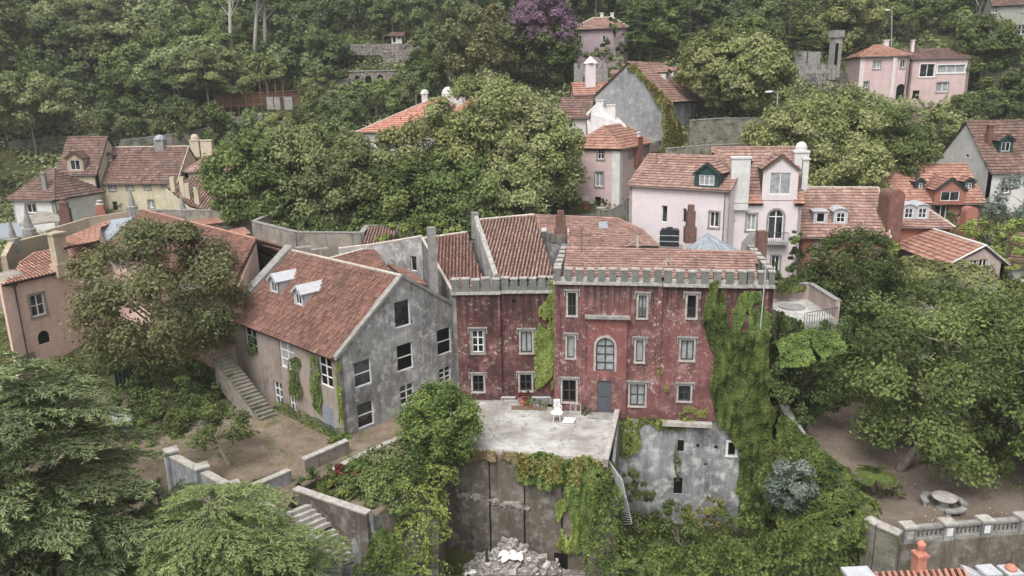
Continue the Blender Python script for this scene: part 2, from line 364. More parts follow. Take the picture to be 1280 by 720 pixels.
def window(parent, fr, b, sty, hood=False, bw=.16, sill=True, label=None, nm='window'):
    fm, nx, ny, sm, pm, kind = STY[sty]; u0, u1, v0, v1 = b; W_, H_ = u1 - u0, v1 - v0
    if pm is glass and random.random() < .3: pm = glass_l if random.random() < .5 else voidm
    hp = holepts(b, kind); n = len(hp)
    if sm:
        mb = MB(); c = ((u0 + u1) / 2, (v0 + v1) / 2)
        if kind == 1:
            r = W_ / 2; op = holepts((u0 - bw, u1 + bw, v0, v1 + bw), 1)
            for i in range(1, n):
                j = (i + 1) % n
                a, b_, c_, d_ = hp[i], hp[j], op[j], op[i]
                for d0, d1 in ((.05, -.05),):
                    mb.quad(fr.P(*a, d0), fr.P(*d_, d0), fr.P(*c_, d0), fr.P(*b_, d0)); mb.quad(fr.P(*d_, d0), fr.P(*d_, -.02), fr.P(*c_, -.02), fr.P(*c_, d0))
        else:
            mb.fbox(fr, u0 - bw, u0, v0 - .01, v1, .05, -.04); mb.fbox(fr, u1, u1 + bw, v0 - .01, v1, .05, -.04)
            mb.fbox(fr, u0 - bw - .003, u1 + bw + .003, v1, v1 + bw, .053, -.04)
            if sill: mb.fbox(fr, u0 - bw * 1.2, u1 + bw * 1.2, v0 - .14, v0 - .011, .09, -.1)
        if hood:
            hm = MB(); hm.fbox(fr, u0 - bw - .16, u1 + bw + .16, v1 + bw + .03, v1 + bw + .13, .15, -.03)
            for e0, e1 in ((u0 - bw - .16, u0 - bw - .07), (u1 + bw + .07, u1 + bw + .16)): hm.fbox(fr, e0, e1, v1 + bw - .38, v1 + bw + .03, .11, -.03)
            obj('hood_mould', hm, stone_g, parent, kind='stuff')
        obj('surround', mb, sm, parent)
    g = -.16
    wf = None
    if fm:
        mb = MB(); t = min(.075, W_ * .1); top = v1 - (W_ / 2 if kind == 1 else 0)
        for a0, a1 in ((u0, u0 + t), (u1 - t, u1)): mb.fbox(fr, a0, a1, v0, top, g + .05, g - .02)
        mb.fbox(fr, u0 + t, u1 - t, v0, v0 + t, g + .05, g - .02)
        if kind == 1:
            r = W_ / 2; cx = (u0 + u1) / 2
            for k in range(8):
                a, b2 = math.pi * k / 8, math.pi * (k + 1) / 8
                P = lambda rr, an, d: fr.P(cx + rr * math.cos(an), top + rr * math.sin(an), d)
                mb.quad(P(r, a, g + .05), P(r, b2, g + .05), P(r - t, b2, g + .05), P(r - t, a, g + .05))
            mb.fbox(fr, u0 + t, u1 - t, top - t / 2, top + t / 2, g + .05, g - .02)
        else: mb.fbox(fr, u0 + t, u1 - t, v1 - t, v1, g + .05, g - .02)
        s = t * .75
        for k in range(1, nx): x = u0 + W_ * k / nx; mb.fbox(fr, x - s * .8, x + s * .8, v0 + t, (v1 if kind == 1 else v1 - t), g + .045, g - .015)
        hh = top - v0
        for k in range(1, ny):
            y = v0 + hh * k / ny; s2 = s * .6
            for j in range(nx): mb.fbox(fr, u0 + W_ * j / nx + s, u0 + W_ * (j + 1) / nx - s, y - s2, y + s2, g + .04, g - .01)
        wf = obj(nm, mb, fm, parent)
    mb = MB(); mb.add([fr.P(u, v, g - .02) for u, v in hp], [tuple(range(n))])
    if kind == 2: mb = MB(); mb.quad(*[fr.P(u, v, g - .02) for u, v in hp])
    obj('pane' if fm else 'opening', mb, pm, wf if wf else parent)
    if kind == 2 and fm:                       # low iron rail across the opening
        mb = MB(); h = v0 + H_ * .42; mb.fbox(fr, u0, u1, h, h + .04, .0, -.04)
        for k in range(7): x = u0 + W_ * (k + .5) / 7; mb.fbox(fr, x - .012, x + .012, v0, h, -.008, -.032)
        obj('rail', mb, iron, parent)
    return wf
def facade(parent, fr, outline, mat, ops, name='wall', hood=False, bw=.16, reveal=.22):
    holes, done = [], []
    for op in ops:
        b = fr.box(*op[:4]) if op[3] > 60 or op[2] > 60 or op[0] > 60 else op[:4]
        holes.append(holepts(b, STY[op[4]][5])); done.append((b, op[4]))
    wl = wall(parent, fr, outline, holes, mat, reveal, name)
    for b, s in done: window(parent, fr, b, s, hood, bw)
    return wl

# ------------------------------------------------------------------ roofs
def clipcol(poly, s):
    xs = []
    n = len(poly)
    for i in range(n):
        (a, t0), (b, t1) = poly[i], poly[(i + 1) % n]
        if (a <= s < b) or (b <= s < a): xs.append(t0 + (t1 - t0) * (s - a) / (b - a))
    xs.sort(); return list(zip(xs[0::2], xs[1::2]))
def roof(parent, pts, mat, style='barrel', w=.26, l=.42, thick=.16, name='roof', base=None, jit=1.0):
    pts = [Vector(p) for p in pts]; n = len(pts)
    nn = sum(((pts[i] - pts[0]).cross(pts[(i + 1) % n] - pts[0]) for i in range(1, n)), Vector()).normalized()
    if nn.z < 0: nn = -nn
    d = (-Z + nn * nn.z); d = d.normalized() if d.length > 1e-4 else Vector((0, -1, 0))
    a = d.cross(nn).normalized(); o = sum(pts, Vector()) / n
    poly = [((p - o).dot(a), (p - o).dot(d)) for p in pts]
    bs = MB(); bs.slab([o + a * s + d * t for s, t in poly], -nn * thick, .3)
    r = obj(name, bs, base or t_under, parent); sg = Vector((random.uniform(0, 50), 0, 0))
    mb = MB(); rg = random.Random(int(abs(o.x * 31 + o.y * 17) * 10))
    s = min(p[0] for p in poly) + w / 2; smax = max(p[0] for p in poly)
    while s < smax:
        for t0, t1 in clipcol(poly, s):
            t = t1; row = 0
            while t > t0 + .05:
                u0 = max(t - l * 1.02, t0); jt = rg.uniform(-.012, .012) * jit; js = rg.uniform(-.012, .012) * jit
                tone = min(1, max(0, rg.gauss(.45, .22))); sag = .035 + .06 * noise.noise((o + a * s + d * t) * .35 + sg)
                if style == 'barrel':
                    vs = []
                    for tt, rr, hh in ((u0, .25 * w, .03), (t + .01, .31 * w, .06)):
                        for k in range(4):
                            an = math.pi * (1 - k / 3)
                            vs.append(o + a * (s + js + rr * math.cos(an)) + d * tt + nn * ((rr * 1.05 * math.sin(an)) + hh * .7 - .01 + jt + sag))
                    mb.add(vs, [(0, 1, 5, 4), (1, 2, 6, 5), (2, 3, 7, 6), (4, 5, 6, 7)], tone)
                else:
                    hw = w * .49; k1 = rg.uniform(-.01, .01) * jit
                    q = [o + a * (s + e * hw) + d * tt + nn * (hh + jt + e * k1 + sag) for tt, hh in ((u0, .012), (t, .085)) for e in (-1, 1)]
                    mb.add(q + [q[2] - nn * .07, q[3] - nn * .07], [(0, 2, 3, 1), (2, 4, 5, 3)], tone)
                t -= l; row += 1
        s += w
    if mb.v: obj('roof_tiles', mb, mat, r, kind='stuff')
    return r
def ridge(parent, pts, mat, r=.13, seg=.45, name='ridge_cap'):
    mb = MB(); pts = [Vector(p) for p in pts]
    for p, q in zip(pts, pts[1:]):
        L = (q - p).length; k = max(1, int(L / seg)); d = (q - p) / k
        for i in range(k): mb.tube([p + d * i, p + d * (i + 1.03)], [r, r * .86], 6, random.uniform(.3, .9))
    return obj(name, mb, mat, parent)
def house(name, label, cat, P0, P1, D, zb, rise, rdg, wm, tm, ts='flat', F=(), Rr=(), L=(), oh=.35, group=None, tw=.3, tl=.42, cap=None, bw=.14, rp=.5, hipl=0.0, hipr=0.0, cornice=None):
    P0, P1 = Vector(P0), Vector(P1); P1 = Vector((P1.x, P1.y, P0.z)); u = flat(P1 - P0).normalized(); W_ = (P1 - P0).length
    ze = P0.z; n = u.cross(Z); bk = -n; A = Vector((P0.x, P0.y, 0)); B = A + u * W_
    root = thing(name, label, cat, (A + B + bk * D * 1.0) / 2 + Z * zb, group)
    fF, fR, fL, fB = Fr(A, u), Fr(B, bk), Fr(A + bk * D, n), Fr(B + bk * D, -u)
    h = ze + rise
    rect = lambda w_: [(0, zb), (w_, zb), (w_, ze), (0, ze)]
    pent = lambda w_, m: [(0, zb), (w_, zb), (w_, ze), (w_ * m, h), (0, ze)]
    side = rdg == 'side'
    facade(root, fF, rect(W_) if rdg != 'front' else pent(W_, rp), wm, F, bw=bw)
    facade(root, fR, pent(D, rp) if side and not hipr else rect(D), wm, Rr, bw=bw)
    facade(root, fL, pent(D, 1 - rp) if side and not hipl else rect(D), wm, L, bw=bw)
    facade(root, fB, rect(W_) if rdg != 'front' else pent(W_, 1 - rp), wm, [])
    P = lambda x, y, z: A + u * x + bk * y + Z * z
    k = dict(style=ts, w=tw, l=tl)
    dz = oh * rise / ((D if side else W_) * rp) if rdg != 'flat' else 0
    if side:
        ym = D * rp; e = .12
        hl, hr = hipl or -e, hipr or -e
        x0, x1 = (-oh if hipl else -e), (W_ + oh if hipr else W_ + e)
        roof(root, [P(x0, -oh, ze - dz), P(x1, -oh, ze - dz), P(W_ - hr, ym, h), P(hl, ym, h)], tm, **k)
        roof(root, [P(x1, D + oh, ze - dz), P(x0, D + oh, ze - dz), P(hl, ym, h), P(W_ - hr, ym, h)], tm, **k)
        if hipl: roof(root, [P(x0, D + oh, ze - dz), P(x0, -oh, ze - dz), P(hl, ym, h)], tm, **k)
        if hipr: roof(root, [P(x1, -oh, ze - dz), P(x1, D + oh, ze - dz), P(W_ - hr, ym, h)], tm, **k)
        ridge(root, [P(hl, ym, h + .04), P(W_ - hr, ym, h + .04)], cap or tm)
        if hipl: ridge(root, [P(x0, -oh, ze - dz + .05), P(hl, ym, h + .05)], cap or tm)
        if hipr: ridge(root, [P(x1, -oh, ze - dz + .05), P(W_ - hr, ym, h + .05)], cap or tm)
        if not hipr and cap: ridge(root, [P(W_ + e, -oh, ze - dz + .08), P(W_ + e, ym, h + .08)], cap, .09, 1.0, 'verge')
        if not hipl and cap: ridge(root, [P(-e, -oh, ze - dz + .08), P(-e, ym, h + .08)], cap, .09, 1.0, 'verge')
    elif rdg == 'front':
        xm = W_ * rp
        roof(root, [P(-oh, -.12, ze - dz), P(xm, -.12, h), P(xm, D + .12, h), P(-oh, D + .12, ze - dz)], tm, **k)
        roof(root, [P(xm, -.12, h), P(W_ + oh, -.12, ze - dz), P(W_ + oh, D + .12, ze - dz), P(xm, D + .12, h)], tm, **k)
        ridge(root, [P(xm, -.12, h + .04), P(xm, D + .12, h + .04)], cap or tm)
        if cap: ridge(root, [P(-oh, -.16, ze - dz + .06), P(xm, -.16, h + .06), P(W_ + oh, -.16, ze - dz + .06)], cap, .08, 1.0, 'verge')
    if side:
        mb = MB(); g0 = P(-.1, -oh - .04, ze - dz - .05); g1 = P(W_ + .1, -oh - .04, ze - dz - .05); mb.tube([g0, g1], .075, 6); gt = obj('gutter', mb, gutter_m, root)
        mb = MB(); x = W_ - .35; mb.tube([P(x, -oh, ze - dz - .08), P(x, -.1, ze - .5), P(x, -.1, zb)], .05, 5); obj('downpipe', mb, gutter_m, gt)
    if cornice and rdg != 'front':
        mb = MB(); mb.fbox(fF, -.05, W_ + .05, ze - .3, ze - .05, .12, 0.002); obj('cornice', mb, cornice, root)
    return dict(root=root, F=fF, R=fR, L=fL, P=P, W=W_, D=D, ze=ze, h=h, zb=zb, u=u, bk=bk, n=n, rise=rise, rp=rp, side=side)
def chimney(parent, base, top, wx, wy, ang, mat, cap=None, pots=0, name='chimney'):
    base = Vector(base); mb = MB(); H = top - base.z
    mb.cbox(base, wx, wy, H, ang); mb.cbox(base + Z * H, wx + .16, wy + .16, .14, ang)
    c = obj(name, mb, mat, parent)
    if cap:
        m2 = MB(); m2.cbox(base + Z * (H + .14), wx * .7, wy * .7, .3, ang); m2.cbox(base + Z * (H + .44), wx + .1, wy + .1, .08, ang); obj('cap', m2, cap, c)
    return c
def dormer(parent, pos, u, wd, ht, depth, style='gable', wm=None, rm=None, sty='p22', tile=None, side_m=None):
    """small roof window: pos = middle of its sill on the roof, u = right seen from the front, depth = run back into the roof"""
    pos = Vector(pos); u = flat(u).normalized(); fr = Fr(pos - u * wd / 2, u); zb = fr.o.z; fr.o.z = 0; n = fr.n
    z0, z1 = zb - .25, zb + ht; rr = wd * .42
    out = [(0, z0), (wd, z0), (wd, z1)] + ([(wd / 2, z1 + rr)] if style == 'gable' else [(wd / 2 + wd / 2 * math.cos(a), z1 + wd * .22 * math.sin(a)) for a in (math.pi / 4, math.pi / 2, 3 * math.pi / 4)] if style == 'arch' else []) + [(0, z1)]
    d = MB()
    for x in (0.0, wd):
        d.add([fr.P(x, z0), fr.P(x, z1), fr.P(x, z1, -depth * 1.0)], [(0, 1, 2)])
    d.quad(fr.P(0, z0), fr.P(wd, z0), fr.P(wd, z1, -depth), fr.P(0, z1, -depth))
    d.v = [tuple(round(c, 6) for c in p) for p in d.v]; ix = {}; d.f = [tuple(ix.setdefault(d.v[i], i) for i in f) for f in d.f]
    dm = obj('dormer', d, side_m or wm, parent)
    b = (wd * .2, wd * .8, zb + ht * .12, zb + ht * .9)
    hole = holepts(b, 0); wl = wall(dm, fr, out, [hole], wm, .1, 'dormer_front', .12)
    fm, nx, ny, sm, pm, kd = STY[sty]
    mb = MB(); u0, u1, v0, v1 = b; t = .06
    for a0, a1 in ((u0, u0 + t), (u1 - t, u1)): mb.fbox(fr, a0, a1, v0, v1, -.03, -.1)
    mb.fbox(fr, u0 + t, u1 - t, v0, v0 + t, -.03, -.1); mb.fbox(fr, u0 + t, u1 - t, v1 - t, v1, -.03, -.1)
    for k in range(1, nx): x = u0 + (u1 - u0) * k / nx; mb.fbox(fr, x - .03, x + .03, v0 + t, v1 - t, -.035, -.095)
    for k in range(1, ny):
        y = v0 + (v1 - v0) * k / ny
        for j in range(nx): mb.fbox(fr, u0 + (u1 - u0) * j / nx + .04, u0 + (u1 - u0) * (j + 1) / nx - .04, y - .02, y + .02, -.04, -.09)
    obj('window', mb, fm, dm)
    mb = MB(); mb.quad(*[fr.P(*q, -.08) for q in hole]); obj('pane', mb, pm, dm)
    e = .12; mb = MB()
    if style == 'gable':
        for sx in (-1, 1):
            p = lambda f, dd: fr.P(wd / 2 + sx * (wd / 2 + e) * f, z1 + rr * (1 - f) - (.06 if f == 1 else 0) + .04, dd)
            dd = depth * (1 + rr / ht)
            if tile: roof(dm, [p(1, .18), p(0, .18), p(0, -dd), p(1, -depth)], tile, 'flat', .28, .36, .08, 'dormer_roof')
            else: mb.slab([p(1, .18), p(0, .18), p(0, -dd), p(1, -depth)], .06)
        bb = MB()
        for sx in (-1, 1):
            a = fr.P(wd / 2, z1 + rr + .04, .2); b3 = fr.P(wd / 2 + sx * (wd / 2 + e), z1 - .04, .2)
            bb.add([a, b3, b3 - Z * .16, a - Z * .2], [(0, 1, 2, 3) if sx > 0 else (3, 2, 1, 0)]); bb.add([a + n * -.06, b3 + n * -.06, b3 - Z * .16 - n * .06, a - Z * .2 - n * .06], [(3, 2, 1, 0)])
        obj('bargeboard', bb, rm, dm)
    else:
        prof = [(-e, z1 + .02), (wd * .15, z1 + .05 + (wd * .16 if style == 'arch' else 0)), (wd * .5, z1 + .06 + (wd * .23 if style == 'arch' else 0)), (wd * .85, z1 + .05 + (wd * .16 if style == 'arch' else 0)), (wd + e, z1 + .02)]
        dd = depth * 1.15
        for (x0, y0), (x1, y1) in zip(prof, prof[1:]):
            mb.slab([fr.P(x0, y0, .12), fr.P(x1, y1, .12), fr.P(x1, y1, -dd), fr.P(x0, y0, -dd)], .06)
    if mb.v: obj('dormer_roof', mb, rm, dm)
    return dm

# ------------------------------------------------------------------ leaves
def leafmesh(name, pos, nrm, size, tone, aspect=.55, updir=None, curl=.0):
    N = len(pos); nrm = nrm / np.maximum(np.linalg.norm(nrm, axis=1, keepdims=True), 1e-6)
    if updir is None: r = RNG.normal(size=(N, 3))
    else: r = updir
    a = r - nrm * (r * nrm).sum(1, keepdims=True); a /= np.maximum(np.linalg.norm(a, axis=1, keepdims=True), 1e-6)
    b = np.cross(nrm, a); s = size[:, None]
    v = np.empty((N, 4, 3)); v[:, 0] = pos - a * s * .5; v[:, 2] = pos + a * s * .5
    mid = pos + nrm * s * .06
    v[:, 1] = mid + b * s * aspect * .5; v[:, 3] = mid - b * s * aspect * .5
    me = bpy.data.meshes.new(name); me.vertices.add(N * 4); me.vertices.foreach_set('co', v.ravel())
    me.loops.add(N * 4); me.loops.foreach_set('vertex_index', np.arange(N * 4))
    me.polygons.add(N); me.polygons.foreach_set('loop_start', np.arange(N) * 4)
    at = me.attributes.new('tone', 'FLOAT', 'FACE'); at.data.foreach_set('value', np.clip(tone, 0, 1))
    me.update(); me.validate(); return me
def sphere(n):
    v = RNG.normal(size=(n, 3)); return v / np.linalg.norm(v, axis=1, keepdims=True)
def lobed(d, seed, amp=.28, f=2.1):
    return np.array([1 + amp * noise.noise(Vector(x * f) + Vector((seed * 7.3, seed * 3.1, 0))) * 1.6 for x in d])
def crown_pts(rx, ry, rz, nc, nl, cr, seed, lo=-.45, inner=.6, flatc=.75, amp=.28, freq=2.1):
    """leaves gathered in clumps, clumps in lobes, lobes over the crown, so that gaps and shade lie between them"""
    R = np.array([rx, ry, rz]); nlobe = int(max(7, min(30, nc // 8))); d = sphere(nlobe * 14); d = d[d[:, 2] > lo]; pick = [0]; dist = np.full(len(d), 9.0)
    for _ in range(nlobe - 1): dist = np.minimum(dist, np.linalg.norm(d - d[pick[-1]], axis=1)); pick.append(int(np.argmax(dist + RNG.uniform(0, .25, len(d)))))
    ld = d[pick]; lr = RNG.uniform(.75, 1.25, nlobe) * .95 / nlobe ** .42; lc = ld * (1 - lr[:, None] * .7) * lobed(ld, seed, amp, freq)[:, None]; ltone = RNG.normal(0, .12, nlobe)
    k = np.concatenate([np.repeat(np.arange(nlobe), max(2, int(nc * .9 / nlobe))), RNG.integers(0, nlobe, int(nc * .12) + 1)]); n = len(k); q = sphere(n) + ld[k] * .75 + np.array([0, 0, .4]); q /= np.linalg.norm(q, axis=1, keepdims=True)
    f = RNG.uniform(.6, 1.08, n); nin = int(nc * .12) + 1; C = lc[k] + q * (lr[k] * f)[:, None]; C[-nin:] *= RNG.uniform(.3, .8, (nin, 1)); C = C * R
    ct = .5 + ltone[k] + RNG.normal(0, .13, n); cs = RNG.uniform(.45, 1.15, n) * cr * .85
    i = np.repeat(np.arange(n), nl); N = len(i); g = sphere(N); g[:, 2] *= flatc
    pos = C[i] + g * (RNG.uniform(.2, 1, N) ** .6 * cs[i])[:, None]; pos[:, 2] -= (g[:, 0] ** 2 + g[:, 1] ** 2) * cs[i] * .25
    nrm = g * .7 + q[i] * .7 + RNG.normal(size=(N, 3)) * .6 + np.array([0, 0, .45])
    return pos, nrm, ct[i] + RNG.normal(0, .16, N)
def branches(mb, base, H, r, ends, k=5, lean=(0, 0), forks=True):
    base = Vector(base); top = base + Vector((lean[0], lean[1], H))
    mid = base + Vector((lean[0] * .35 + random.uniform(-.15, .15), lean[1] * .35, H * .5))
    mb.tube([base - Z * .4, base + Z * .15, mid, top], [r * 1.5, r * 1.1, r * .85, r * .55], 7)
    for e in ends:
        e = Vector(e); s = mid.lerp(top, random.uniform(.2, 1.0)); m = s.lerp(e, .5) + Vector((random.uniform(-.3, .3), random.uniform(-.3, .3), random.uniform(.1, .6)))
        rr = r * random.uniform(.35, .5)
        mb.tube([s, m, e], [rr, rr * .6, rr * .18], k, cap=False)
        if forks:
            for _ in range(3):
                f = m.lerp(e, random.uniform(.0, .8)); g = f + (e - s).length * .3 * Vector((random.uniform(-1, 1), random.uniform(-1, 1), random.uniform(-.1, .8)))
                mb.tube([f, f.lerp(g, .5) + Z * .08, g], [rr * .4, rr * .3, rr * .1], 4, cap=False)
def place_leaves(name, parts, mat, parent, org, size, aspect=.55, szvar=.5):
    pos, nrm, tone = parts
    me = leafmesh(name, pos, nrm, RNG.uniform(1 - szvar, 1 + szvar, len(pos)) * size, tone, aspect)
    return link(name, me, mat, parent, Vector(org))
def tree(label, base, H, rx, rz, mat, nc=90, nl=110, leaf=.3, cr=None, seed=None, ry=None, cat='tree', name='tree', bm=None, tr=None, group=None, lo=-.45, zc=None, twigs=0, lean=(0, 0), amp=.28, flatc=.75, inner=.55, aspect=.55, nb=8):
    base = Vector(base); ry = ry or rx; seed = seed if seed is not None else random.randint(0, 999); cr = cr or rx * .28
    root = thing(name, label, cat, base, group); zc = zc if zc is not None else H - rz
    cc = base + Vector((lean[0], lean[1], zc))
    place_leaves('crown', crown_pts(rx, ry, rz, nc, nl, cr, seed, lo, inner, flatc, amp), mat, root, cc, leaf, aspect)
    mb = MB(); ends = []
    for k in range(nb):
        a = random.uniform(0, 6.28); f = random.uniform(.5, .88); e = random.uniform(-.15, .9)
        ends.append(cc + Vector((math.cos(a) * rx * f * math.cos(e), math.sin(a) * ry * f * math.cos(e), rz * f * math.sin(e))))
    r = tr or H * .022
    branches(mb, base, max(zc - rz * .35, H * .25), r, ends, lean=lean)
    obj('trunk', mb, bm or bark, root, smooth=True)
    if twigs:
        mb = MB()
        for k in range(twigs):
            a = random.uniform(0, 6.28); e = random.uniform(.05, 1.2); v = Vector((math.cos(a) * rx * math.cos(e), math.sin(a) * ry * math.cos(e), rz * math.sin(e))); p = cc + v * .72; q = cc + v * random.uniform(.95, 1.06)
            m_ = p.lerp(q, .5) + Vector((random.uniform(-.3, .3), random.uniform(-.3, .3), .15)); mb.tube([p, m_, q], [.045, .032, .012], 4, cap=False)
            for _ in range(4):
                f = p.lerp(q, random.uniform(.2, .9)); h_ = f + Vector((random.uniform(-1, 1), random.uniform(-1, 1), random.uniform(.1, .6))) * rx * .13; mb.tube([f, f.lerp(h_, .5) + Z * .06, h_], [.026, .018, .008], 4, cap=False)
        obj('twigs', mb, bark_t, root, kind='stuff')
    return root
def bush(label, c, rx, ry, rz, mat, n=3000, leaf=.16, cat='shrub', name='shrub', group=None, seed=None, cr=None, aspect=.55, lo=-.2, amp=.3):
    seed = seed if seed is not None else random.randint(0, 999); nc = max(8, n // 70); c = Vector(c)
    root = thing(name, label, cat, c, group)
    place_leaves('foliage', crown_pts(rx, ry, rz, nc, 70, cr or min(rx, ry) * .3, seed, lo, .35, .8, amp), mat, root, c, leaf, aspect)
    mb = MB()
    for k in range(6):
        a = random.uniform(0, 6.28); mb.tube([c - Z * .15, c + Vector((math.cos(a) * rx * .4, math.sin(a) * ry * .4, rz * .6))], [.05, .02], 5)
    obj('stem', mb, bark, root); return root
def inpoly(p, poly):
    x, y = p[:, 0], p[:, 1]; r = np.zeros(len(p), bool); n = len(poly)
    for i in range(n):
        (x0, y0), (x1, y1) = poly[i], poly[(i + 1) % n]
        c = ((y0 > y) != (y1 > y)) & (x < (x1 - x0) * (y - y0) / (y1 - y0 + 1e-9) + x0); r ^= c
    return r
def ivy_wall(label, fr, poly, n, mat, leaf=.2, thick=.3, hang=.6, holes=(), gap=.0, px=True, cat='ivy', group=None, sparse=.35):
    P = [fr.uv(*p) for p in poly] if px else poly; P = [tuple(p) for p in P]
    lo = np.array(P).min(0); hi = np.array(P).max(0); pts = []
    while sum(len(q) for q in pts) < n:
        q = RNG.uniform(lo, hi, (n, 2)); wob = np.array([[noise.noise(Vector((a * .9, b * .5, 3.1))), noise.noise(Vector((a * .9, b * .5, 9.7)))] for a, b in q]) * .7
        k = inpoly(q + wob, P)
        for h in holes: k &= ~inpoly(q, [fr.uv(*p) for p in h])
        dens = np.array([noise.noise(Vector((a * 1.1, b * .55, 21.0))) for a, b in q]); dens = dens + .35 * np.array([noise.noise(Vector((a * 3.6, b * .55, 13.0))) for a, b in q]); k &= (dens > -sparse) | (RNG.random(len(q)) < gap)
        pts.append(q[k])
        if len(pts) > 40: break
    q = np.concatenate(pts)[:n]; N = len(q)
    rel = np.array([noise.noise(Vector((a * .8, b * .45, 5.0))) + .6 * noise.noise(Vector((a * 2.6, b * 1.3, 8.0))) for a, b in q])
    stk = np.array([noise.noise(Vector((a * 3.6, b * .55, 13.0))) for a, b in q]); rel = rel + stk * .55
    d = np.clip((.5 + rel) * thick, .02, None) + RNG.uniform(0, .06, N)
    u, nv = np.array(fr.u), np.array(fr.n)
    pos = np.array(fr.o) + q[:, :1] * u + np.outer(q[:, 1], (0, 0, 1)) + d[:, None] * nv
    nrm = nv + np.array([0, 0, .5]) + RNG.normal(size=(N, 3)) * .5
    up = RNG.normal(size=(N, 3)) * .5 + np.array([0, 0, -hang])
    tone = .5 + rel * .45 + RNG.normal(0, .17, N)  # shade put into leaf colour: darker in hollows and gaps, lighter on bulges
    org = Vector(pos.mean(0)); me = leafmesh('ivy', pos - np.array(org), nrm, RNG.uniform(.6, 1.3, N) * leaf, tone, .7, up)
    return tag(link('ivy', me, mat, None, org), label, cat, group)
def ivy_mound(label, path, width, height, n, mat, leaf=.2, cat='ivy', fall=0.0, name='ivy', group=None, amp=.5, aspect=.6):
    """leaves over a rounded bank along a path of (x, y, z)"""
    path = [Vector(p) for p in path]; L = [0]
    for a, b in zip(path, path[1:]): L.append(L[-1] + (b - a).length)
    ww = width if isinstance(width, (list, tuple)) else [width] * len(path)
    hh = height if isinstance(height, (list, tuple)) else [height] * len(path)
    s = RNG.uniform(0, L[-1], n); pos = np.empty((n, 3)); nrm = np.empty((n, 3)); tone = np.empty(n)
    A = RNG.uniform(0, math.pi, n)
    for k in range(n):
        i = max(j for j in range(len(L) - 1) if L[j] <= s[k]); f = (s[k] - L[i]) / max(L[i + 1] - L[i], 1e-6)
        p = path[i].lerp(path[i + 1], f); t = (path[i + 1] - path[i]).normalized(); side = flat(t).cross(Z).normalized()
        w_, h_ = ww[i] + (ww[i + 1] - ww[i]) * f, hh[i] + (hh[i + 1] - hh[i]) * f
        nz = noise.noise(Vector((s[k] * .7, A[k] * 1.6, 1.7))) + .5 * noise.noise(Vector((s[k] * 2.1, A[k] * 4, 4.2)))
        R = 1 + amp * nz + RNG.uniform(-.06, .06)
        c, sn = math.cos(A[k]), math.sin(A[k]); q = p + side * (c * w_ / 2 * R) + Z * (sn * h_ * R) - Z * fall * abs(c)
        pos[k] = q; nrm[k] = side * c + Z * (sn + .2); tone[k] = .5 + nz * .5
    nrm += RNG.normal(size=(n, 3)) * .5; tone += RNG.normal(0, .16, n)
    org = Vector(pos.mean(0)); up = RNG.normal(size=(n, 3)) + np.array([0, 0, -.8])
    me = leafmesh(name, pos - np.array(org), nrm, RNG.uniform(.6, 1.35, n) * leaf, tone, aspect, up)
    return tag(link(name, me, mat, None, org), label, cat, group)
# ------------------------------------------------------------------ ground
ANCH = []
for px, py, Y in [(20, 245, 108), (100, 200, 116), (30, 165, 124), (200, 130, 140), (100, 60, 168), (0, 0, 190), (300, 20, 180), (250, 150, 130), (330, 140, 131),
                  (410, 130, 134), (455, 108, 142), (490, 56, 152), (500, 0, 178), (600, 60, 150), (680, 100, 128), (740, 75, 134), (640, 0, 178),
                  (800, 60, 138), (900, 20, 158), (900, 148, 106), (760, 130, 118), (1000, 110, 112), (1060, 60, 140), (1140, 135, 122), (1250, 130, 118), (1100, 20, 160), (1260, 60, 130), (1270, 0, 165)]:
    p = atY(px, py, Y); ANCH.append((p.x, p.y, p.z))
ANCH += [(-30, 55, -.8), (-55, 50, 0), (-70, 90, 7), (-48, 100, 5.5), (-30, 96, 6.5), (-60, 75, 3), (-22, 80, 8.0), (-10, 76, 8.6), (0, 82, 9.3), (6, 82, 9.4), (14, 88, 9.6), (22, 80, 8.5), (30, 68, 6.5), (36, 75, 7), (45, 80, 7.4),
         (55, 80, 7.5), (40, 62, 5), (50, 60, 4), (30, 52, -.5), (0, 60, 2.0), (-12, 60, -.5), (8, 58, 2), (20, 60, 3), (-20, 70, 6.5), (-35, 70, 4), (60, 100, 16), (80, 130, 26), (-90, 130, 26), (-100, 180, 52), (100, 180, 56), (0, 220, 66), (-60, 240, 76), (60, 240, 76),
         (0, 40, -8), (-15, 34, -9), (15, 36, -8), (-35, 34, -9), (-30, 22, -9.5), (0, 22, -9), (25, 24, -9), (40, 40, -6), (-55, 35, -8), (60, 40, -4), (0, 5, -10), (-40, 5, -10), (40, 5, -10), (10, 46, -8.5), (0, 48, -8), (12, 50, -8.8), (17, 49, -8.5), (6, 49, -8.5), (12, 53, -8), (22, 46, -8), (14, 42, -8.5), (-20, 48, -3)]
AN = np.array(ANCH)
def rbf_fit():
    d = np.linalg.norm(AN[:, None, :2] - AN[None, :, :2], axis=2); n = len(AN)
    A = np.zeros((n + 3, n + 3)); A[:n, :n] = -d; A[:n, :n] -= np.eye(n) * .6; A[:n, n] = 1; A[:n, n + 1:n + 3] = AN[:, :2]; A[n, :n] = 1; A[n + 1:, :n] = AN[:, :2].T
    return np.linalg.solve(A, np.concatenate([AN[:, 2], [0, 0, 0]]))
RB = rbf_fit()
def gz_arr(xy):
    d = np.linalg.norm(xy[:, None, :] - AN[None, :, :2], axis=2); return -d @ RB[:-3] + RB[-3] + xy @ RB[-2:]
def gz(x, y): return float(gz_arr(np.array([[x, y]]))[0])
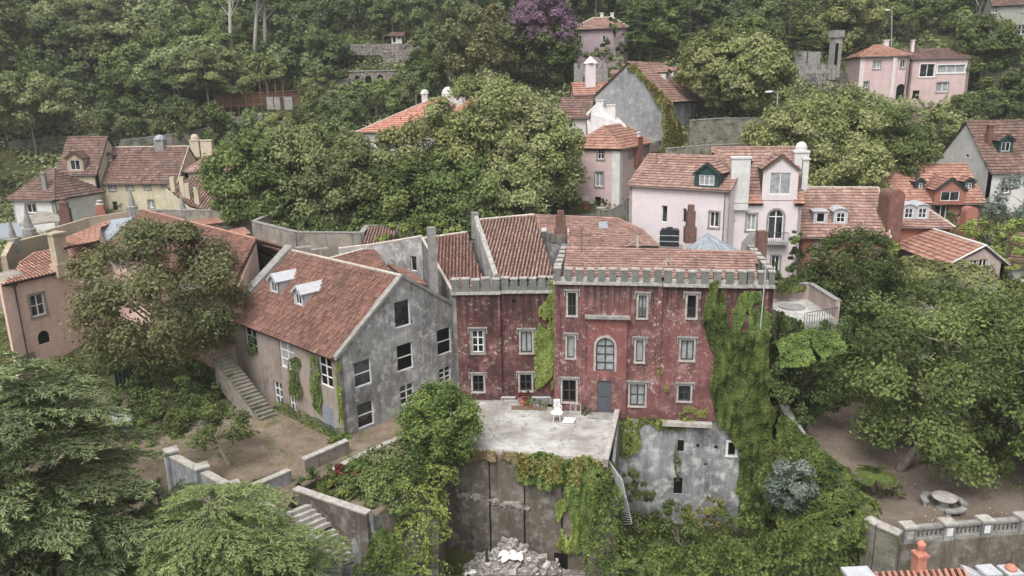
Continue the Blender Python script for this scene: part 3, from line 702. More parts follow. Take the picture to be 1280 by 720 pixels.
def ground():
    xs = np.concatenate([np.arange(-330, -90, 12), np.arange(-90, 100, 2.0), np.arange(100, 340, 12)]); ys = np.concatenate([np.arange(-40, 210, 2.0), np.arange(210, 420, 14)])
    X, Y = np.meshgrid(xs, ys); P = np.stack([X.ravel(), Y.ravel()], 1); P2 = P.copy(); P2[:, 0] = np.clip(P2[:, 0], -110, 110); P2[:, 1] = np.clip(P2[:, 1], 0, 260)
    zz = gz_arr(P2) + np.array([noise.noise(Vector((x * .12, y * .12, 0))) * .8 for x, y in P]) * np.clip((P[:, 1] - 92) / 30, .1, 1.6)
    zz += np.clip(P[:, 1] - 260, 0, None) * .3
    nx = len(xs); v = np.column_stack([P, zz]).tolist()
    f = [(j * nx + i, j * nx + i + 1, (j + 1) * nx + i + 1, (j + 1) * nx + i) for j in range(len(ys) - 1) for i in range(nx - 1)]
    mb = MB(); mb.v = v; mb.f = f; return obj('terrain', mb, hillm, None, 'structure', True)
ground()
def platform(name, pts, depth, mat, side=None):
    mb = MB(); mb.slab(pts, depth); return obj(name, mb, mat, None, 'structure')
pz = lambda l, z: [atZ(a, b, z) for a, b in l]
COURT = pz([(205, 574), (300, 625), (352, 652), (368, 614)], 0) + pz([(412, 592), (505, 546), (557, 562)], 0) + [Vector((-4.3, 56, 0)), Vector((-20, 62, 0)), Vector((-48, 62, 0)), Vector((-52, 46, 0))]
platform('courtyard', COURT, 11, dirt)
GARD = pz([(985, 520), (1086, 668), (1133, 679), (1290, 662)], -1) + [Vector((48, 36, -1)), Vector((50, 60, -1)), Vector((17.5, 60, -1))]
platform('garden', GARD, 9, gdirt)
STREET = [Vector((-24, 72, 8.6)), Vector((-14, 69, 8.7)), Vector((-2, 71, 8.8)), Vector((6, 70.6, 8.9)), Vector((11, 71, 9.2)), Vector((15, 84, 9.4)), Vector((14, 96, 9.6)), Vector((-2, 100, 9.8)), Vector((-26, 92, 8.8))]
platform('street', STREET, 4, asph)

# ------------------------------------------------------------------ the red crenellated building
rA = atZ(570, 502, 0); rA.z = 0
FL = Fr(rA, (math.cos(rad(2)), -math.sin(rad(2)), 0))
rD = atZ(755, 516, 0); FR = Fr(Vector((rD.x, rD.y, 0)), (math.cos(rad(8.5)), -math.sin(rad(8.5)), 0))
ur0 = FR.uv(693, 440)[0]; ur1 = FR.uv(963, 420)[0]; FR = Fr(FR.P(ur0, 0), FR.u); WR = ur1 - ur0
RED = thing('crenellated_house', 'dilapidated dark red house with battlements and stone framed windows above the white terrace', 'house', FR.P(WR * .4, 0, -4))
uB = FL.uv(626, 420)[0]; uC = FL.uv(694, 420)[0]
zcL = FL.uv(600, 368)[1]; zcR = FR.uv(760, 356)[1]
FL2 = FL.off(-.28)
facade(RED, FL, [(0, -.3), (uB, -.3), (uB, zcL), (0, zcL)], red_dark, [(590, 413, 604.5, 441, 'w23'), (591, 469, 604.5, 489, 'd22')], hood=True, bw=.13)
facade(RED, FL2, [(uB + .002, -.3), (uC, -.3), (uC, zcL), (uB + .002, zcL)], red_dark, [(651, 414, 665, 440.5, 'c21'), (650, 468, 664.5, 488, 'd22')], hood=True, bw=.13)
up0, up1 = FR.uv(735, 440)[0], FR.uv(783, 440)[0]; zh = FR.uv(757, 397)[1]
ud = FR.uv(826, 430)[0]
facade(RED, FR, [(0, -.3), (up0, -.3), (up0, zh), (up1, zh), (up1, -.3), (WR, -.3), (WR, zcR), (0, zcR)], red,
       [(710, 366, 720, 394, 'r21'), (709, 420, 718, 447, 'c11'), (703, 475, 720, 502, 'd22'),
        (798, 369, 808, 397, 'r21'), (795, 425, 804, 452, 'c11'), (787.5, 480, 806, 507, 'd22'),
        (859, 369, 870, 397, 'z11'), (851, 425, 867, 450, 'c21'), (848, 482, 863, 501, 'd22'), (926, 371, 942, 394, 'void')], hood=True, bw=.13)
FP = FR.off(.22); zm = FP.uv(757, 472)[1]; pu0, pu1 = up0 - .02, up1 + .02
facade(RED, FP, [(pu0, zm), (pu1, zm), (pu1, zh), (pu0, zh)], red_pale, [(745, 422, 768, 464, 'arch')], 'porch_panel', reveal=.2)
dB = FP.box(746.5, 476, 764, 515); dB = (dB[0], dB[1], 0.14, dB[3])
wall(RED, FP, [(pu0, -.3), (pu1, -.3), (pu1, zm - .003), (pu0, zm - .003)], [holepts(dB, 0)], red, .2, 'porch_base')
mb = MB(); mb.fbox(FP, dB[0], dB[1], dB[2], dB[3], -.1, -.18); dr = obj('door', mb, door_m, RED)
mb = MB(); mb.fbox(FP, dB[0] + .08, dB[1] - .08, dB[2] + (dB[3] - dB[2]) * .47, dB[2] + (dB[3] - dB[2]) * .5, -.08, -.105); obj('door_rail', mb, iron, dr)
mb = MB(); mb.fbox(FP, pu0 - .2, pu1 + .2, zh + .005, zh + .2, .26, -.3); obj('hood_ledge', mb, stone_g, RED)
for x0, x1, dd in ((ud - .32, ud, .1), (0, .4, .08)): mb = MB(); mb.fbox(FR, x0, x1, -.3, zcR - .003, dd, -.05); obj('pilaster', mb, red, RED)
mb = MB(); mb.fbox(FL, -.05, uB + .06, -.32, .12, .14, .003); mb.fbox(FL2, uB + .07, uC, -.32, .12, .14, .003); obj('plinth', mb, stone_g, RED)
bl = FR.uv(828, 523)
mb = MB(); mb.fbox(FR, bl[0], FR.uv(890, 523)[0], -.62, -.35, .5, -.1); obj('ledge', mb, stone_l, RED)
v = MB(); c = FL2.uv(642.5, 376); v.tube([FL2.P(c[0], c[1], .004), FL2.P(c[0], c[1], -.1)], .17, 10); obj('vent', v, voidm, RED)
# side and back walls
wall(RED, Fr(FR.P(0, 0, -11), FR.n), [(0, 0), (11, 0), (11, zcR), (0, zcR)], [], grey)
wall(RED, Fr(FR.P(WR, 0), -FR.n), [(0, -7), (9, -7), (9, zcR), (0, zcR)], [], red)
wall(RED, Fr(FL.P(0, 0, -8), FL.n), [(0, 0), (8, 0), (8, zcL), (0, zcL)], [], grey)
# battlements: a string course, then stone merlons one by one
def battlement(fr, u0, u1, z, wd, gap, h, mat, cap):
    mb = MB(); mb.fbox(fr, u0 - .06, u1 + .06, z, z + .22, .16, -.5); obj('string_course', mb, chip_m, RED)
    mb = MB(); mb.fbox(fr, u0, u1, z + .223, z + .5, .04, -.34); obj('parapet', mb, chip_m if gap > .25 else merl_m, RED)
    n = int(round((u1 - u0 + gap) / (wd + gap))); st = (u1 - u0 + gap) / n; m0 = c0 = None
    for k in range(n):
        a = u0 + k * st; b = a + st - gap; zz = z + .503
        if m0 is None:
            m = MB(); m.fbox(fr, a, b, zz - .27, zz + h, .09, -.36); m0 = obj('merlon', m, mat, RED)
            m = MB(); m.fbox(fr, a - .03, b + .03, zz + h + .002, zz + h + .09, .12, -.4); c0 = obj('merlon_cap', m, cap, m0); p0 = ORG[m0.name].copy(); q0 = ORG[c0.name].copy()
        else:
            dv = fr.u * (k * st); m = copy_to(m0, RED, p0 + dv); copy_to(c0, m, q0 + dv)
            m.scale = (1, 1, random.uniform(.9, 1.04)); m.rotation_euler.z = random.uniform(-.02, .02)
battlement(FL, 0, uB, zcL, .58, .16, .62, merl_m, chip_m)
battlement(FL2, uB + .1, uC, zcL, .58, .16, .62, merl_m, chip_m)
battlement(FR, 0, ud - .1, zcR, .5, .3, .6, merl_m, chip_m)
battlement(FR.off(.09), ud + .08, FR.uv(932, 360)[0], zcR - .02, .5, .3, .6, merl_m, chip_m)
battlement(FR, FR.uv(934, 360)[0], WR, zcR - .02, .5, .3, .6, merl_m, chip_m)
for fr, n in ((Fr(FR.P(0, 0, -9.6), FR.n), 6), (Fr(FR.P(WR, 0, -.5), -FR.n), 6)):
    mb = MB(); mb.fbox(fr, 0, 9.0, zcR, zcR + .45, .1, -.45); obj('parapet', mb, merl_m, RED)
    for k in range(n):
        m = MB(); m.fbox(fr, .5 + k * 1.5, 1.3 + k * 1.5, zcR + .452, zcR + 1.1, .06, -.4); mm = obj('merlon', m, merl_m, RED)
        m = MB(); m.fbox(fr, .47 + k * 1.5, 1.33 + k * 1.5, zcR + 1.102, zcR + 1.17, .09, -.43); obj('merlon_cap', m, chip_m, mm)
# roofs
def plane3(a, b, c): A, B, C = (atY(*q) for q in (a, b, c)); return A, (B - A).cross(C - A).normalized()
def onp(px, pl): return [onplane(x, y, *pl) for x, y in px]
zr = zcR + .35
E0, E1 = FR.P(.5, zr, -.7), FR.P(WR - .9, zr, -.7); pl1 = (E0, (E1 - E0).cross(FR.n * -math.cos(rad(17)) + Z * math.sin(rad(17))).normalized())
r1 = onp([(944, 316), (707, 310)], pl1); roof(RED, [E0, E1] + r1, t_pink, 'flat', .28, .36)
ridge(RED, [r1[1] + Z * .05, r1[0] + Z * .05], t_pink, .11)
roof(RED, [r1[1], r1[0], r1[0] - FR.n * 4 - Z * 1.2, r1[1] - FR.n * 4 - Z * 1.2], t_pink, 'flat', .28, .36)
pl2 = plane3((706, 313, 61.5), (822, 308, 62), (700, 269, 71))
P2 = onp([(680, 312), (824, 308), (802, 287), (772, 273), (700, 270), (667, 269)], pl2); roof(RED, P2, t_pink, 'flat', .3, .45)
ridge(RED, [P2[1], P2[2], P2[3], P2[4], P2[5]], t_pink, .12)
mb = MB(); mb.slab([p - Z * .2 for p in P2], 7); obj('rear_block', mb, grey, RED)
for q in ((749, 285, 760, 279), ):
    mb = MB(); s = onp([(q[0], q[1] + 3), (q[2], q[1] + 2), (q[2] - 1, q[3]), (q[0] - 1, q[3])], pl2); mb.slab([p + Z * .16 for p in s], .14); obj('skylight', mb, sheet, RED)
for q in ((704, 290, 711, 294), (677, 289, 683, 294)):
    mb = MB(); s = onp([(q[0], q[3]), (q[2], q[3]), (q[2], q[1]), (q[0], q[1])], pl2); mb.slab([p + Z * .3 for p in s], .25); obj('skylight', mb, zinc, RED)
pl0 = plane3((618, 349, 53.4), (692, 347, 53.0), (593, 276, 61))
P0 = onp([(618, 350), (694, 348), (668, 269), (593, 276)], pl0); roof(RED, P0, t_pink, 'barrel', .27, .42)
ridge(RED, [P0[3] + Z * .05, P0[2] + Z * .05], t_white, .13)
mb = MB(); mb.slab([p - Z * .2 for p in P0], 6); obj('left_block', mb, grey, RED)
roof(RED, [P0[2], P0[3], P0[3] + Vector((0, 5, -2.2)), P0[2] + Vector((0, 5, -2.2))], t_pink, 'barrel', .27, .42)
fw = Fr(flat(P0[3]) - Vector((.05, 0, 0)), flat(P0[0] - P0[3])); LW = flat(P0[0] - P0[3]).length
wall(RED, fw, [(0, 3), (LW, 3), (LW, P0[0].z + .3), (0, P0[3].z + .3)], [], grey, thick=.4, name='gable_parapet')
ridge(RED, [fw.P(0, P0[3].z + .34, -.2), fw.P(LW, P0[0].z + .34, -.2)], chip_m, .2, 1.0, 'coping')
mb = MB(); mb.cbox(fw.P(-.1, P0[3].z - 1.5, -.1), .55, .6, 2.2, .2); obj('chimney', mb, stone_g, RED)
# chimney stack at the west parapet with stepped top
def stepped_stack(px, py0, py1, Y, w0, label=None, mat=brickred):
    a, b = atY(px, py1, Y), atY(px, py0, Y); h = b.z - a.z; mb = MB()
    mb.cbox(a, w0 * 1.35, w0 * 1.35, h * .42); mb.cbox(a + Z * h * .42, w0, w0, h * .42); mb.cbox(a + Z * h * .84, w0 * .7, w0 * .7, h * .16); return mb, a
brown_st = stone('brown_chimney_render', (.13, .075, .06), (.2, .12, .1), scale=3)
mb, a = stepped_stack(701, 263, 302, 59.5, .75); obj('chimney', mb, brown_st, RED)
fk = Fr(atY(676, 312, 60.5), Vector((.62, -.78, 0))); fk.o.z = 0
mb = MB(); e = [fk.uv(678, 310), fk.uv(700, 318)]; mb.fbox(fk, 0, 2.6, 8.2, 10.9, 0, -.4); obj('parapet', mb, grey, RED)
for k in range(4): mb = MB(); mb.fbox(fk, k * .68, k * .68 + .48, 10.903, 11.6, .06, -.42); obj('merlon', mb, merl_m, RED)
# basement storey under the terrace level, right part
FB = FR.off(-.12); b0, b1 = FB.uv(770, 540)[0], FB.uv(927, 560)[0]
facade(RED, FB, [(b0, -9), (b1 + .8, -9), (b1 + .8, -.31), (b0, -.31)], base_grey,
       [(781, 539, 791, 560, 'voidw'), (847, 550, 855, 565, 'void'), (910, 553, 919, 569, 'voidw'), (842, 597, 853, 618, 'void'), (870.5, 555, 874, 560, 'void'), (893, 557, 897, 562, 'void'), (846, 576.5, 850, 580, 'void'), (880, 579, 884, 582.5, 'void')], 'basement_wall', reveal=.4)
# drainpipe and thin poles on the facade
mb = MB(); c0, c1 = FR.uv(957, 330), FR.uv(951, 425); mb.tube([FR.P(c0[0], c0[1] + .6, .25), FR.P(c0[0] - .1, c1[1], .18)], .045, 6); obj('drainpipe', mb, pole_m, RED)
# white finials along the ridge
for px, py, pl in ((833, 322, pl1),):
    p = onplane(px, py + 10, *pl); mb = MB(); mb.tube([p, p + Z * .9], [.07, .03], 6); mb.tube([p + Z * .6, p + Vector((-.35, -.2, .0))], .028, 5); mb.tube([p + Z * .6, p + Vector((.35, -.2, .0))], .028, 5); obj('finial', mb, stone_l, RED)
p = onplane(797, 309, *pl1) ; mb = MB(); mb.tube([p, p + Z * .95], [.11, .05], 6); mb.tube([p + Z * .65, p + Vector((-.75, .2, .1))], .035, 5); mb.tube([p + Z * .65, p + Vector((.75, .2, .1))], .035, 5); obj('finial', mb, stone_l, RED)

# ------------------------------------------------------------------ the grey gabled building
gC = atZ(431, 547, 0); gC.z = 0; GA = rad(47)
G = Fr(gC, (math.cos(GA), math.sin(GA), 0)); GS = Fr(G.P(0, 0, 0) + Vector((-math.sin(GA), math.cos(GA), 0)) * 14.6, (math.sin(GA), -math.cos(GA), 0)); GL = 14.6
GR = thing('gabled_house', 'long grey weathered house with a stained gable, red tiled roof and two metal dormers', 'house', G.P(5, 0, -6))
eL, eR, uA, zA, uE = 6.0, 7.0, 5.75, 10.25, 10.7
facade(GR, G, [(0, -1), (uE, -1), (uE, eR), (uA, zA), (0, eL)], grey,
       [(493.5, 375, 513.5, 409, 'o11'), (443, 450, 465, 483, 'o12'), (496.5, 429, 517, 463, 'o12'), (546.5, 410, 564.5, 443, 'o12'), (447, 502, 468, 534, 'o12'), (500.5, 480, 518, 505, 'o23'), (549, 459, 564, 478, 'o23')])
so = lambda x0, y0, x1, y1, s: (x0, y0, x1, y1, s)
facade(GR, GS, [(0, -1), (GL, -1), (GL, eL), (0, eL)], grey_side,
       [(350, 429, 368, 461, 'o23'), (399, 446, 415, 483, 'o23'), (343, 478, 353, 505, 'o23'), (362, 489, 370, 513, 'o23'), (307, 411, 321, 441, 'o23'), (405, 510, 418, 540, 'void')])
wall(GR, Fr(G.P(uE, 0), -G.n), [(0, -1), (GL, -1), (GL, eR), (0, eR)], [], grey)
bb = -G.n
gp = lambda u, d, z: G.P(u, z, -d)
roof(GR, [gp(-.4, .15, eL - .28), gp(uA, .15, zA), gp(uA, GL, zA), gp(-.4, GL, eL - .28)], t_grey, 'barrel', .26, .42)
roof(GR, [gp(uA, .15, zA), gp(uE + .3, .15, eR - .18), gp(uE + .3, GL, eR - .18), gp(uA, GL, zA)], t_grey, 'barrel', .26, .42)
ridge(GR, [gp(uA, .1, zA + .07), gp(uA, GL, zA + .07)], t_white, .15)
cop = MB()
for a, b in ((( -.25, eL - .05), (uA, zA + .22)), ((uA, zA + .22), (uE + .25, eR + .05))):
    d = Vector((b[0] - a[0], b[1] - a[1])); cop.slab([G.P(a[0], a[1], .12), G.P(b[0], b[1], .12), G.P(b[0], b[1], -.35), G.P(a[0], a[1], -.35)], .26)
obj('gable_coping', cop, stone_g, GR)
cop = MB()
for a, b in (((-.4, eL + .1), (uA, zA + .5)), ((uA, zA + .5), (uE, eR + .3))):
    cop.slab([gp(a[0], GL - .25, a[1]), gp(b[0], GL - .25, b[1]), gp(b[0], GL + .75, b[1]), gp(a[0], GL + .75, a[1])], 1.2)
obj('fire_wall', cop, stone_g, GR)
plg = (gp(0, 0, eL), (gp(uA, 0, zA) - gp(0, 0, eL)).cross(bb).normalized())
for px, py in ((343, 368), (374, 384)):
    p = onplane(px, py, *plg); dormer(GR, p + Z * .1, GS.u, 1.25, 1.05, 2.0, 'gable', zinc, zinc, 'n11' if False else 'p21', None, zinc)
# a blind blue door panel between the creepers
mb = MB(); b = GS.box(405, 510, 418, 540); mb.fbox(GS, b[0], b[1], b[2], b[3], -.03, -.1); obj('door', mb, plain('faded_blue_paint', (.20, .23, .27), var=.3), GR)

# ------------------------------------------------------------------ the rear range of roofs between the two
RR = thing('rear_range', 'jumble of low old tiled roofs and a dark grey windowed wall behind the grey gable', 'house', Vector((-6, 60, 2)))
pl3 = plane3((527, 298, 60.5), (582, 291, 61.2), (572, 372, 53.6)); P3 = onp([(528, 299), (584, 291), (604, 350), (600, 366), (571, 374)], pl3)
roof(RR, P3, t_grey, 'barrel', .27, .42); mb = MB(); mb.slab([p - Z * .2 for p in P3], 7); obj('roof_block', mb, grey, RR)
ridge(RR, [P3[0] + Z * .06, P3[1] + Z * .06], t_white, .13); ridge(RR, [P3[0] + Z * .08, P3[4] + Z * .08], t_white, .13, name='verge')
A, B = atY(467, 308, 63), atY(527, 298, 60.5); f5 = Fr(flat(A), flat(B - A)); l5 = flat(B - A).length
facade(RR, f5, [(-4, 3), (l5, 3), (l5, B.z + .1), (0, A.z + .1), (-4, A.z - .6)], grey, [(513, 320, 520.5, 339, 'o11')])
ridge(RR, [f5.P(-4, A.z - .55, -.1), f5.P(0, A.z + .15, -.1), f5.P(l5, B.z + .15, -.1)], t_white, .14, 1.0, 'coping')
f6 = Fr(flat(P3[0]), flat(P3[4] - P3[0])); wall(RR, f6, [(0, 2), (flat(P3[4] - P3[0]).length, 2), (flat(P3[4] - P3[0]).length, P3[4].z - .05), (0, P3[0].z - .05)], [], grey)
pl4 = plane3((400, 326, 63), (467, 308, 64), (492, 352, 56)); P4 = onp([(400, 327), (467, 309), (496, 352), (480, 352)], pl4)
roof(RR, P4, t_grey, 'barrel', .27, .42); mb = MB(); mb.slab([p - Z * .2 for p in P4], 6); obj('roof_block', mb, grey, RR); ridge(RR, [P4[0] + Z * .06, P4[1] + Z * .06], t_white, .13)
pl4b = plane3((486, 333, 60), (520, 346, 57.5), (533, 356, 56)); P4b = [atY(484, 331, 61), atY(508, 338, 60), atY(535, 358, 55.5), atY(512, 352, 55.5)]
roof(RR, P4b, t_grey, 'barrel', .27, .42)
c = atY(542, 352, 54.8); mb = MB(); mb.cbox(c - Z * 1.5, .58, .58, atY(542, 284, 54.8).z - c.z + 1.5, .3); obj('chimney', mb, stone_g, RR)
pl7 = plane3((232, 289, 74), (395, 328, 66), (380, 300, 75))
P7 = onp([(318, 290), (372, 304), (432, 304), (400, 325), (380, 335), (290, 300)], pl7)
roof(RR, [p for p in P7], t_grey, 'barrel', .3, .45); mb = MB(); mb.slab([p - Z * .2 for p in P7], 4); obj('roof_block', mb, grey, RR)
roof(RR, [atY(452, 306, 68), atY(488, 306, 67.5), atY(500, 285, 71), atY(460, 283, 71)], t_pink, 'barrel', .28, .45)
for q in ((378, 318, 388, 305, 66), (400, 320, 410, 312, 66)):
    p = atY(q[0], q[1], q[4]); mb = MB(); mb.cbox(p - Z * 1.0, 1.6, .9, 1.7, .4); obj('skylight_box', mb, concrete_wall, RR)

# ------------------------------------------------------------------ the long pink wing on the left
PK = thing('pink_wing', 'pink plastered wing with red tiled roof and grey metal roof patch beside the grey house', 'house', Vector((-32, 60, 0)))
a = atY(10, 352, 58); ze = a.z; b = atZ(137, 323, ze); fp = Fr(flat(a), flat(b - a)); lp = flat(b - a).length
facade(PK, fp, [(-.6, 0), (lp, 0), (lp, ze), (-.6, ze)], pink, [(38, 367.5, 56.5, 395, 'w22'), (108.5, 350, 125, 378, 'w22'), (47, 413, 63, 430, 'varch')])
w2a = flat(b); w2b = flat(GS.P(0, 0)); fq = Fr(w2a, w2b - w2a); lq = (w2b - w2a).length
facade(PK, fq, [(0, -.5), (lq, -.5), (lq, ze), (0, ze)], pink, [(lq * .3, lq * .3 + 1.1, 5, 6.8, 'w22'), (lq * .6, lq * .6 + 1.1, 5, 6.8, 'w22'), (lq * .25, lq * .25 + 1.2, 1, 3.2, 'void')])
plp = (a, (b - a).cross(-fp.n * math.cos(rad(23)) + Z * math.sin(rad(23))).normalized())
e0, e1 = fp.P(-.7, ze - .12, .35), fp.P(lp + .2, ze - .12, .35)
roof(PK, [e0, e1] + onp([(124, 302), (43, 318), (24, 331)], plp), t_new if False else t_orange, 'barrel', .30, .45)
ridge(PK, [p + Z * .08 for p in onp([(124, 302), (43, 318), (24, 331)], plp)], t_orange, .12)
plq = (fq.P(0, ze), fq.u.cross(-fq.n * math.cos(rad(20)) + Z * math.sin(rad(20))).normalized())
Q = onp([(178, 263), (300, 297)], plq)
roof(PK, [fq.P(-1, ze - .1, .35), fq.P(lq + 1.2, ze - .1, .35), Q[1] + fq.u * 2.2, Q[0], onplane(128, 310, *plq)], t_grey, 'barrel', .28, .43)
mb = MB(); mb.slab([p - Z * .3 for p in (fq.P(0, ze - .1, -.05), fq.P(lq + 1.2, ze - .1, -.05), Q[1] + fq.u * 2.2, Q[0])], 5); obj('wing_body', mb, pink, PK)
ridge(PK, [Q[0] + Z * .08, Q[1] + fq.u * 2.2 + Z * .08], t_orange, .14)
roof(PK, [Q[1] + fq.u * 2.2, Q[0], Q[0] - fq.n * 4 - Z * 1.7, Q[1] + fq.u * 2.2 - fq.n * 4 - Z * 1.7], t_grey, 'barrel', .28, .43)
mb = MB(); sp = onp([(134, 307), (125, 288), (140, 279), (168, 275)], plq); mb.slab([p + Z * .35 for p in sp], .3); obj('metal_roof_patch', mb, sheet, PK)
pm = plane3((80, 302, 64), (128, 300, 67), (140, 279, 75)); roof(PK, onp([(80, 310), (124, 301), (126, 285), (164, 270), (130, 278), (82, 298)], pm), t_orange, 'barrel', .3, .45)
pm2 = [atY(110, 274, 80), atY(128, 280, 76), atY(132, 279, 76), atY(112, 266, 82)]
c = atY(77, 333, 62); mb = MB(); h = atY(69, 288, 62.5).z - c.z
mb.cbox(c - Z * .8, 1.35, 1.0, .8 + h * .1, 1.1); mb.cbox(c + Z * h * .1, 1.05, .8, h * .82, 1.1); mb.cbox(c + Z * h * .92, 1.25, 1.0, .16, 1.1); obj('chimney', mb, beige, PK)
pp = [fp.P(.35, ze - .35, .12), fp.P(.35, 2.0, .12)]; mb = MB(); mb.tube(pp, .06, 6); mb.cbox(pp[0] - Z * .1, .3, .3, .4); obj('drainpipe', mb, iron, PK)
mb = MB(); c = fp.P(-.1, 2.4, .02); mb.fbox(fp, -.3, 1.0, .2, 2.6, .06, .003); obj('damp_patch', mb, concrete_wall, PK)
# round turret-like stair head at the far left corner
mb = MB(); c = atY(14, 345, 59.5); mb.lathe(c - Z * 2.5, [(1.2, 0), (1.2, 2.3), (1.0, 2.7), (.6, 2.9)], 14); obj('rounded_parapet', mb, concrete_wall, PK)
# ------------------------------------------------------------------ terrace, pit, walls and stairs
F0, F1 = atZ(548, 559, 0.05), atZ(757, 573, .05); TR = FR.P(FR.uv(771, 520)[0], .05, .0)
platform('terrace', [F0, F1, TR + FR.n * -.4, FR.P(0, .05, -.4), FL.P(uB, .05, -.6), FL.P(-.2, .05, -.2)], .22, screed)
platform('terrace_fill', [F0 + Vector((.2, .3, -.2)), F1 + Vector((-.2, .3, -.2)), TR - Z * .2, FR.P(0, -.15, -.4), FL.P(-.2, -.15, -.2)], 9, pit_wall)
PW = thing('pit_wall', 'stained brown retaining wall of the overgrown pit below the white screed terrace', 'retaining wall', (F0 + F1) / 2 - Z * 8)
fw = Fr(flat(F0), flat(F1 - F0)); lw = flat(F1 - F0).length
xs = [0, fw.uv(613, 630)[0], fw.uv(656, 630)[0], fw.uv(703, 630)[0], lw]
for i, (x0, x1) in enumerate(zip(xs, xs[1:])):
    mb = MB(); dd = [.02, .06, .0, .05][i]; mb.fbox(fw, x0 + .06, x1 - .06, -9, -3.3 - .2 * (i % 2), dd + .12, -.2); mb.fbox(fw, x0 + .05, x1 - .05, -3.295 - .2 * (i % 2), -.18, dd, -.2); obj('wall_panel', mb, pit_wall, PW)
mb = MB()
for k in range(60):
    x = random.uniform(1.2, lw * .55); z = -3.2 - (x / lw) * 1.2 + random.gauss(0, .12); s = random.uniform(.08, .28); mb.cbox(fw.P(x, z, .12), s * 1.8, s, s * .7, random.uniform(0, 3))
obj('broken_ledge', mb, rubble_m, PW, kind='stuff')
mb = MB(); mb.fbox(fw, 0, lw, -.16, .08, .1, -.25); obj('coping', mb, stone_l, PW)
v = MB(); b = fw.box(693, 690, 710, 702); v.fbox(fw, b[0], b[1], b[2] - .4, b[3], .2, -.15); obj('drain_opening', v, voidm, PW)
def lowwall(name, label, pts, th, depth, mat, cope=None, cat='wall', ch=.1, pillars=()):
    """pts: tops of the wall line in world space"""
    t = thing(name, label, cat, sum(pts, Vector()) / len(pts) - Z * depth)
    for a, b in zip(pts, pts[1:]):
        d = flat(b - a).normalized(); s = d.cross(Z) * th / 2
        mb = MB(); mb.slab([a - s, b - s, b + s, a + s], depth); obj('wall_body', mb, mat, t)
        if cope:
            s2 = s * 1.22; n = max(1, int((b - a).length / 1.1))
            c0 = None
            for k in range(n):
                p, q = a.lerp(b, k / n), a.lerp(b, (k + .985) / n); m = MB(); m.slab([p - s2 + Z * (ch + .003), q - s2 + Z * (ch + .003), q + s2 + Z * (ch + .003), p + s2 + Z * (ch + .003)], ch)
                obj('coping_stone', m, cope, t)
    for p in pillars:
        mb = MB(); mb.cbox(p - Z * depth, th * 1.7, th * 1.7, depth + .12, .6); q = obj('pillar', mb, mat, t); m = MB(); m.cbox(p + Z * .122, th * 2.0, th * 2.0, .12, .6); obj('pillar_cap', m, cope or mat, q)
    return t
ct = [atZ(208, 566, .85), atZ(300, 615, .85), atZ(318, 627, .7), atZ(352, 648, .3)]
lowwall('parapet_wall', 'long grey parapet retaining wall along the front of the earth courtyard', ct[:2], .42, 10, ret_grey, stone_l, pillars=[atZ(214, 566, 1.0), atZ(252, 586, 1.0), atZ(291, 609, 1.0)])
lowwall('stair_parapet', 'short grey wall stepping down beside the top of the courtyard steps', [atZ(304, 618, .75), atZ(345, 640, .6), atZ(362, 662, -1.0)], .4, 9, ret_grey, stone_l)
lowwall('low_wall', 'low stone capped wall standing free in the middle of the earth courtyard', [atZ(304, 613, .75), atZ(362, 588, .75)], .36, .75, ret_grey, stone_l)
lowwall('low_wall', 'low pale capped wall running from the grey gable corner into the courtyard', [atZ(379, 575, .85), atZ(434, 551, .85)], .36, .85, concrete_wall, stone_l)
PLT = pz([(369, 611), (461, 642), (549, 575), (506, 546), (412, 590)], .3)
lowwall('planter_wall', 'brown mouldy retaining wall of the raised planting bed above the steps', [PLT[0], PLT[1]], .4, 9, pit_wall, stone_l)
lowwall('planter_kerb', 'rough stone kerb along the path side of the planting bed', [atZ(414, 589, .35), atZ(450, 570, .35), atZ(506, 545, .35)], .35, .5, concrete_wall, stone_l)
platform('planting_bed', [p - Z * .55 for p in PLT], .6, dirt)
lowwall('buttress_wall', 'pale grey sloping wall below the corner of the planting bed', [PLT[1] + Z * .02, atZ(470, 650, -.6), atZ(446, 668, -1.2)], .5, 9, ret_grey, None)
lowwall('buttress_wall', 'narrow grey wall end at the foot of the steps', [atZ(446, 672, -1.4), atZ(448, 690, -2.2)], .6, 9, ret_grey, None)
# outside steps, flight by flight
def steps(name, label, a, b, n, wdir, wd, mat, thick=.24, over=1.25):
    t = thing(name, label, 'stairs', (a + b) / 2 - Z * 1.5); d = flat(b - a) / n; wv = flat(wdir).normalized() * wd; m0 = None; dz = (b.z - a.z) / n
    for k in range(n):
        p = a + d * k + Z * (dz * k); m = MB(); m.obox(p - Z * thick, d * over, wv, Z * thick); obj('step', m, mat, t)
    m = MB(); m.slab([a - Z * thick, b - Z * (thick + .0), b + wv - Z * (thick + .0), a + wv - Z * thick], 1.2); obj('stair_base', m, ret_grey, t)
    return t
s0, s1, s2 = atZ(357, 640, .0), atZ(388, 668, -1.2), atZ(430, 706, -2.9)
wv = Vector((.75, .66, 0))
steps('stone_steps', 'upper flight of pale stone steps going down between the two courtyard walls', s0, s1, 5, wv, 1.25, stone_l)
steps('stone_steps', 'lower flight of pale stone steps below the mouldy planter wall', s1 + Vector((.15, -.1, -.1)), s2, 7, wv, 1.35, stone_l)
lowwall('stair_kerb', 'pale slanting kerb along the open side of the lower steps', [atZ(389, 668, -1.1), atZ(427, 708, -2.7)], .25, 7, ret_grey, stone_l)
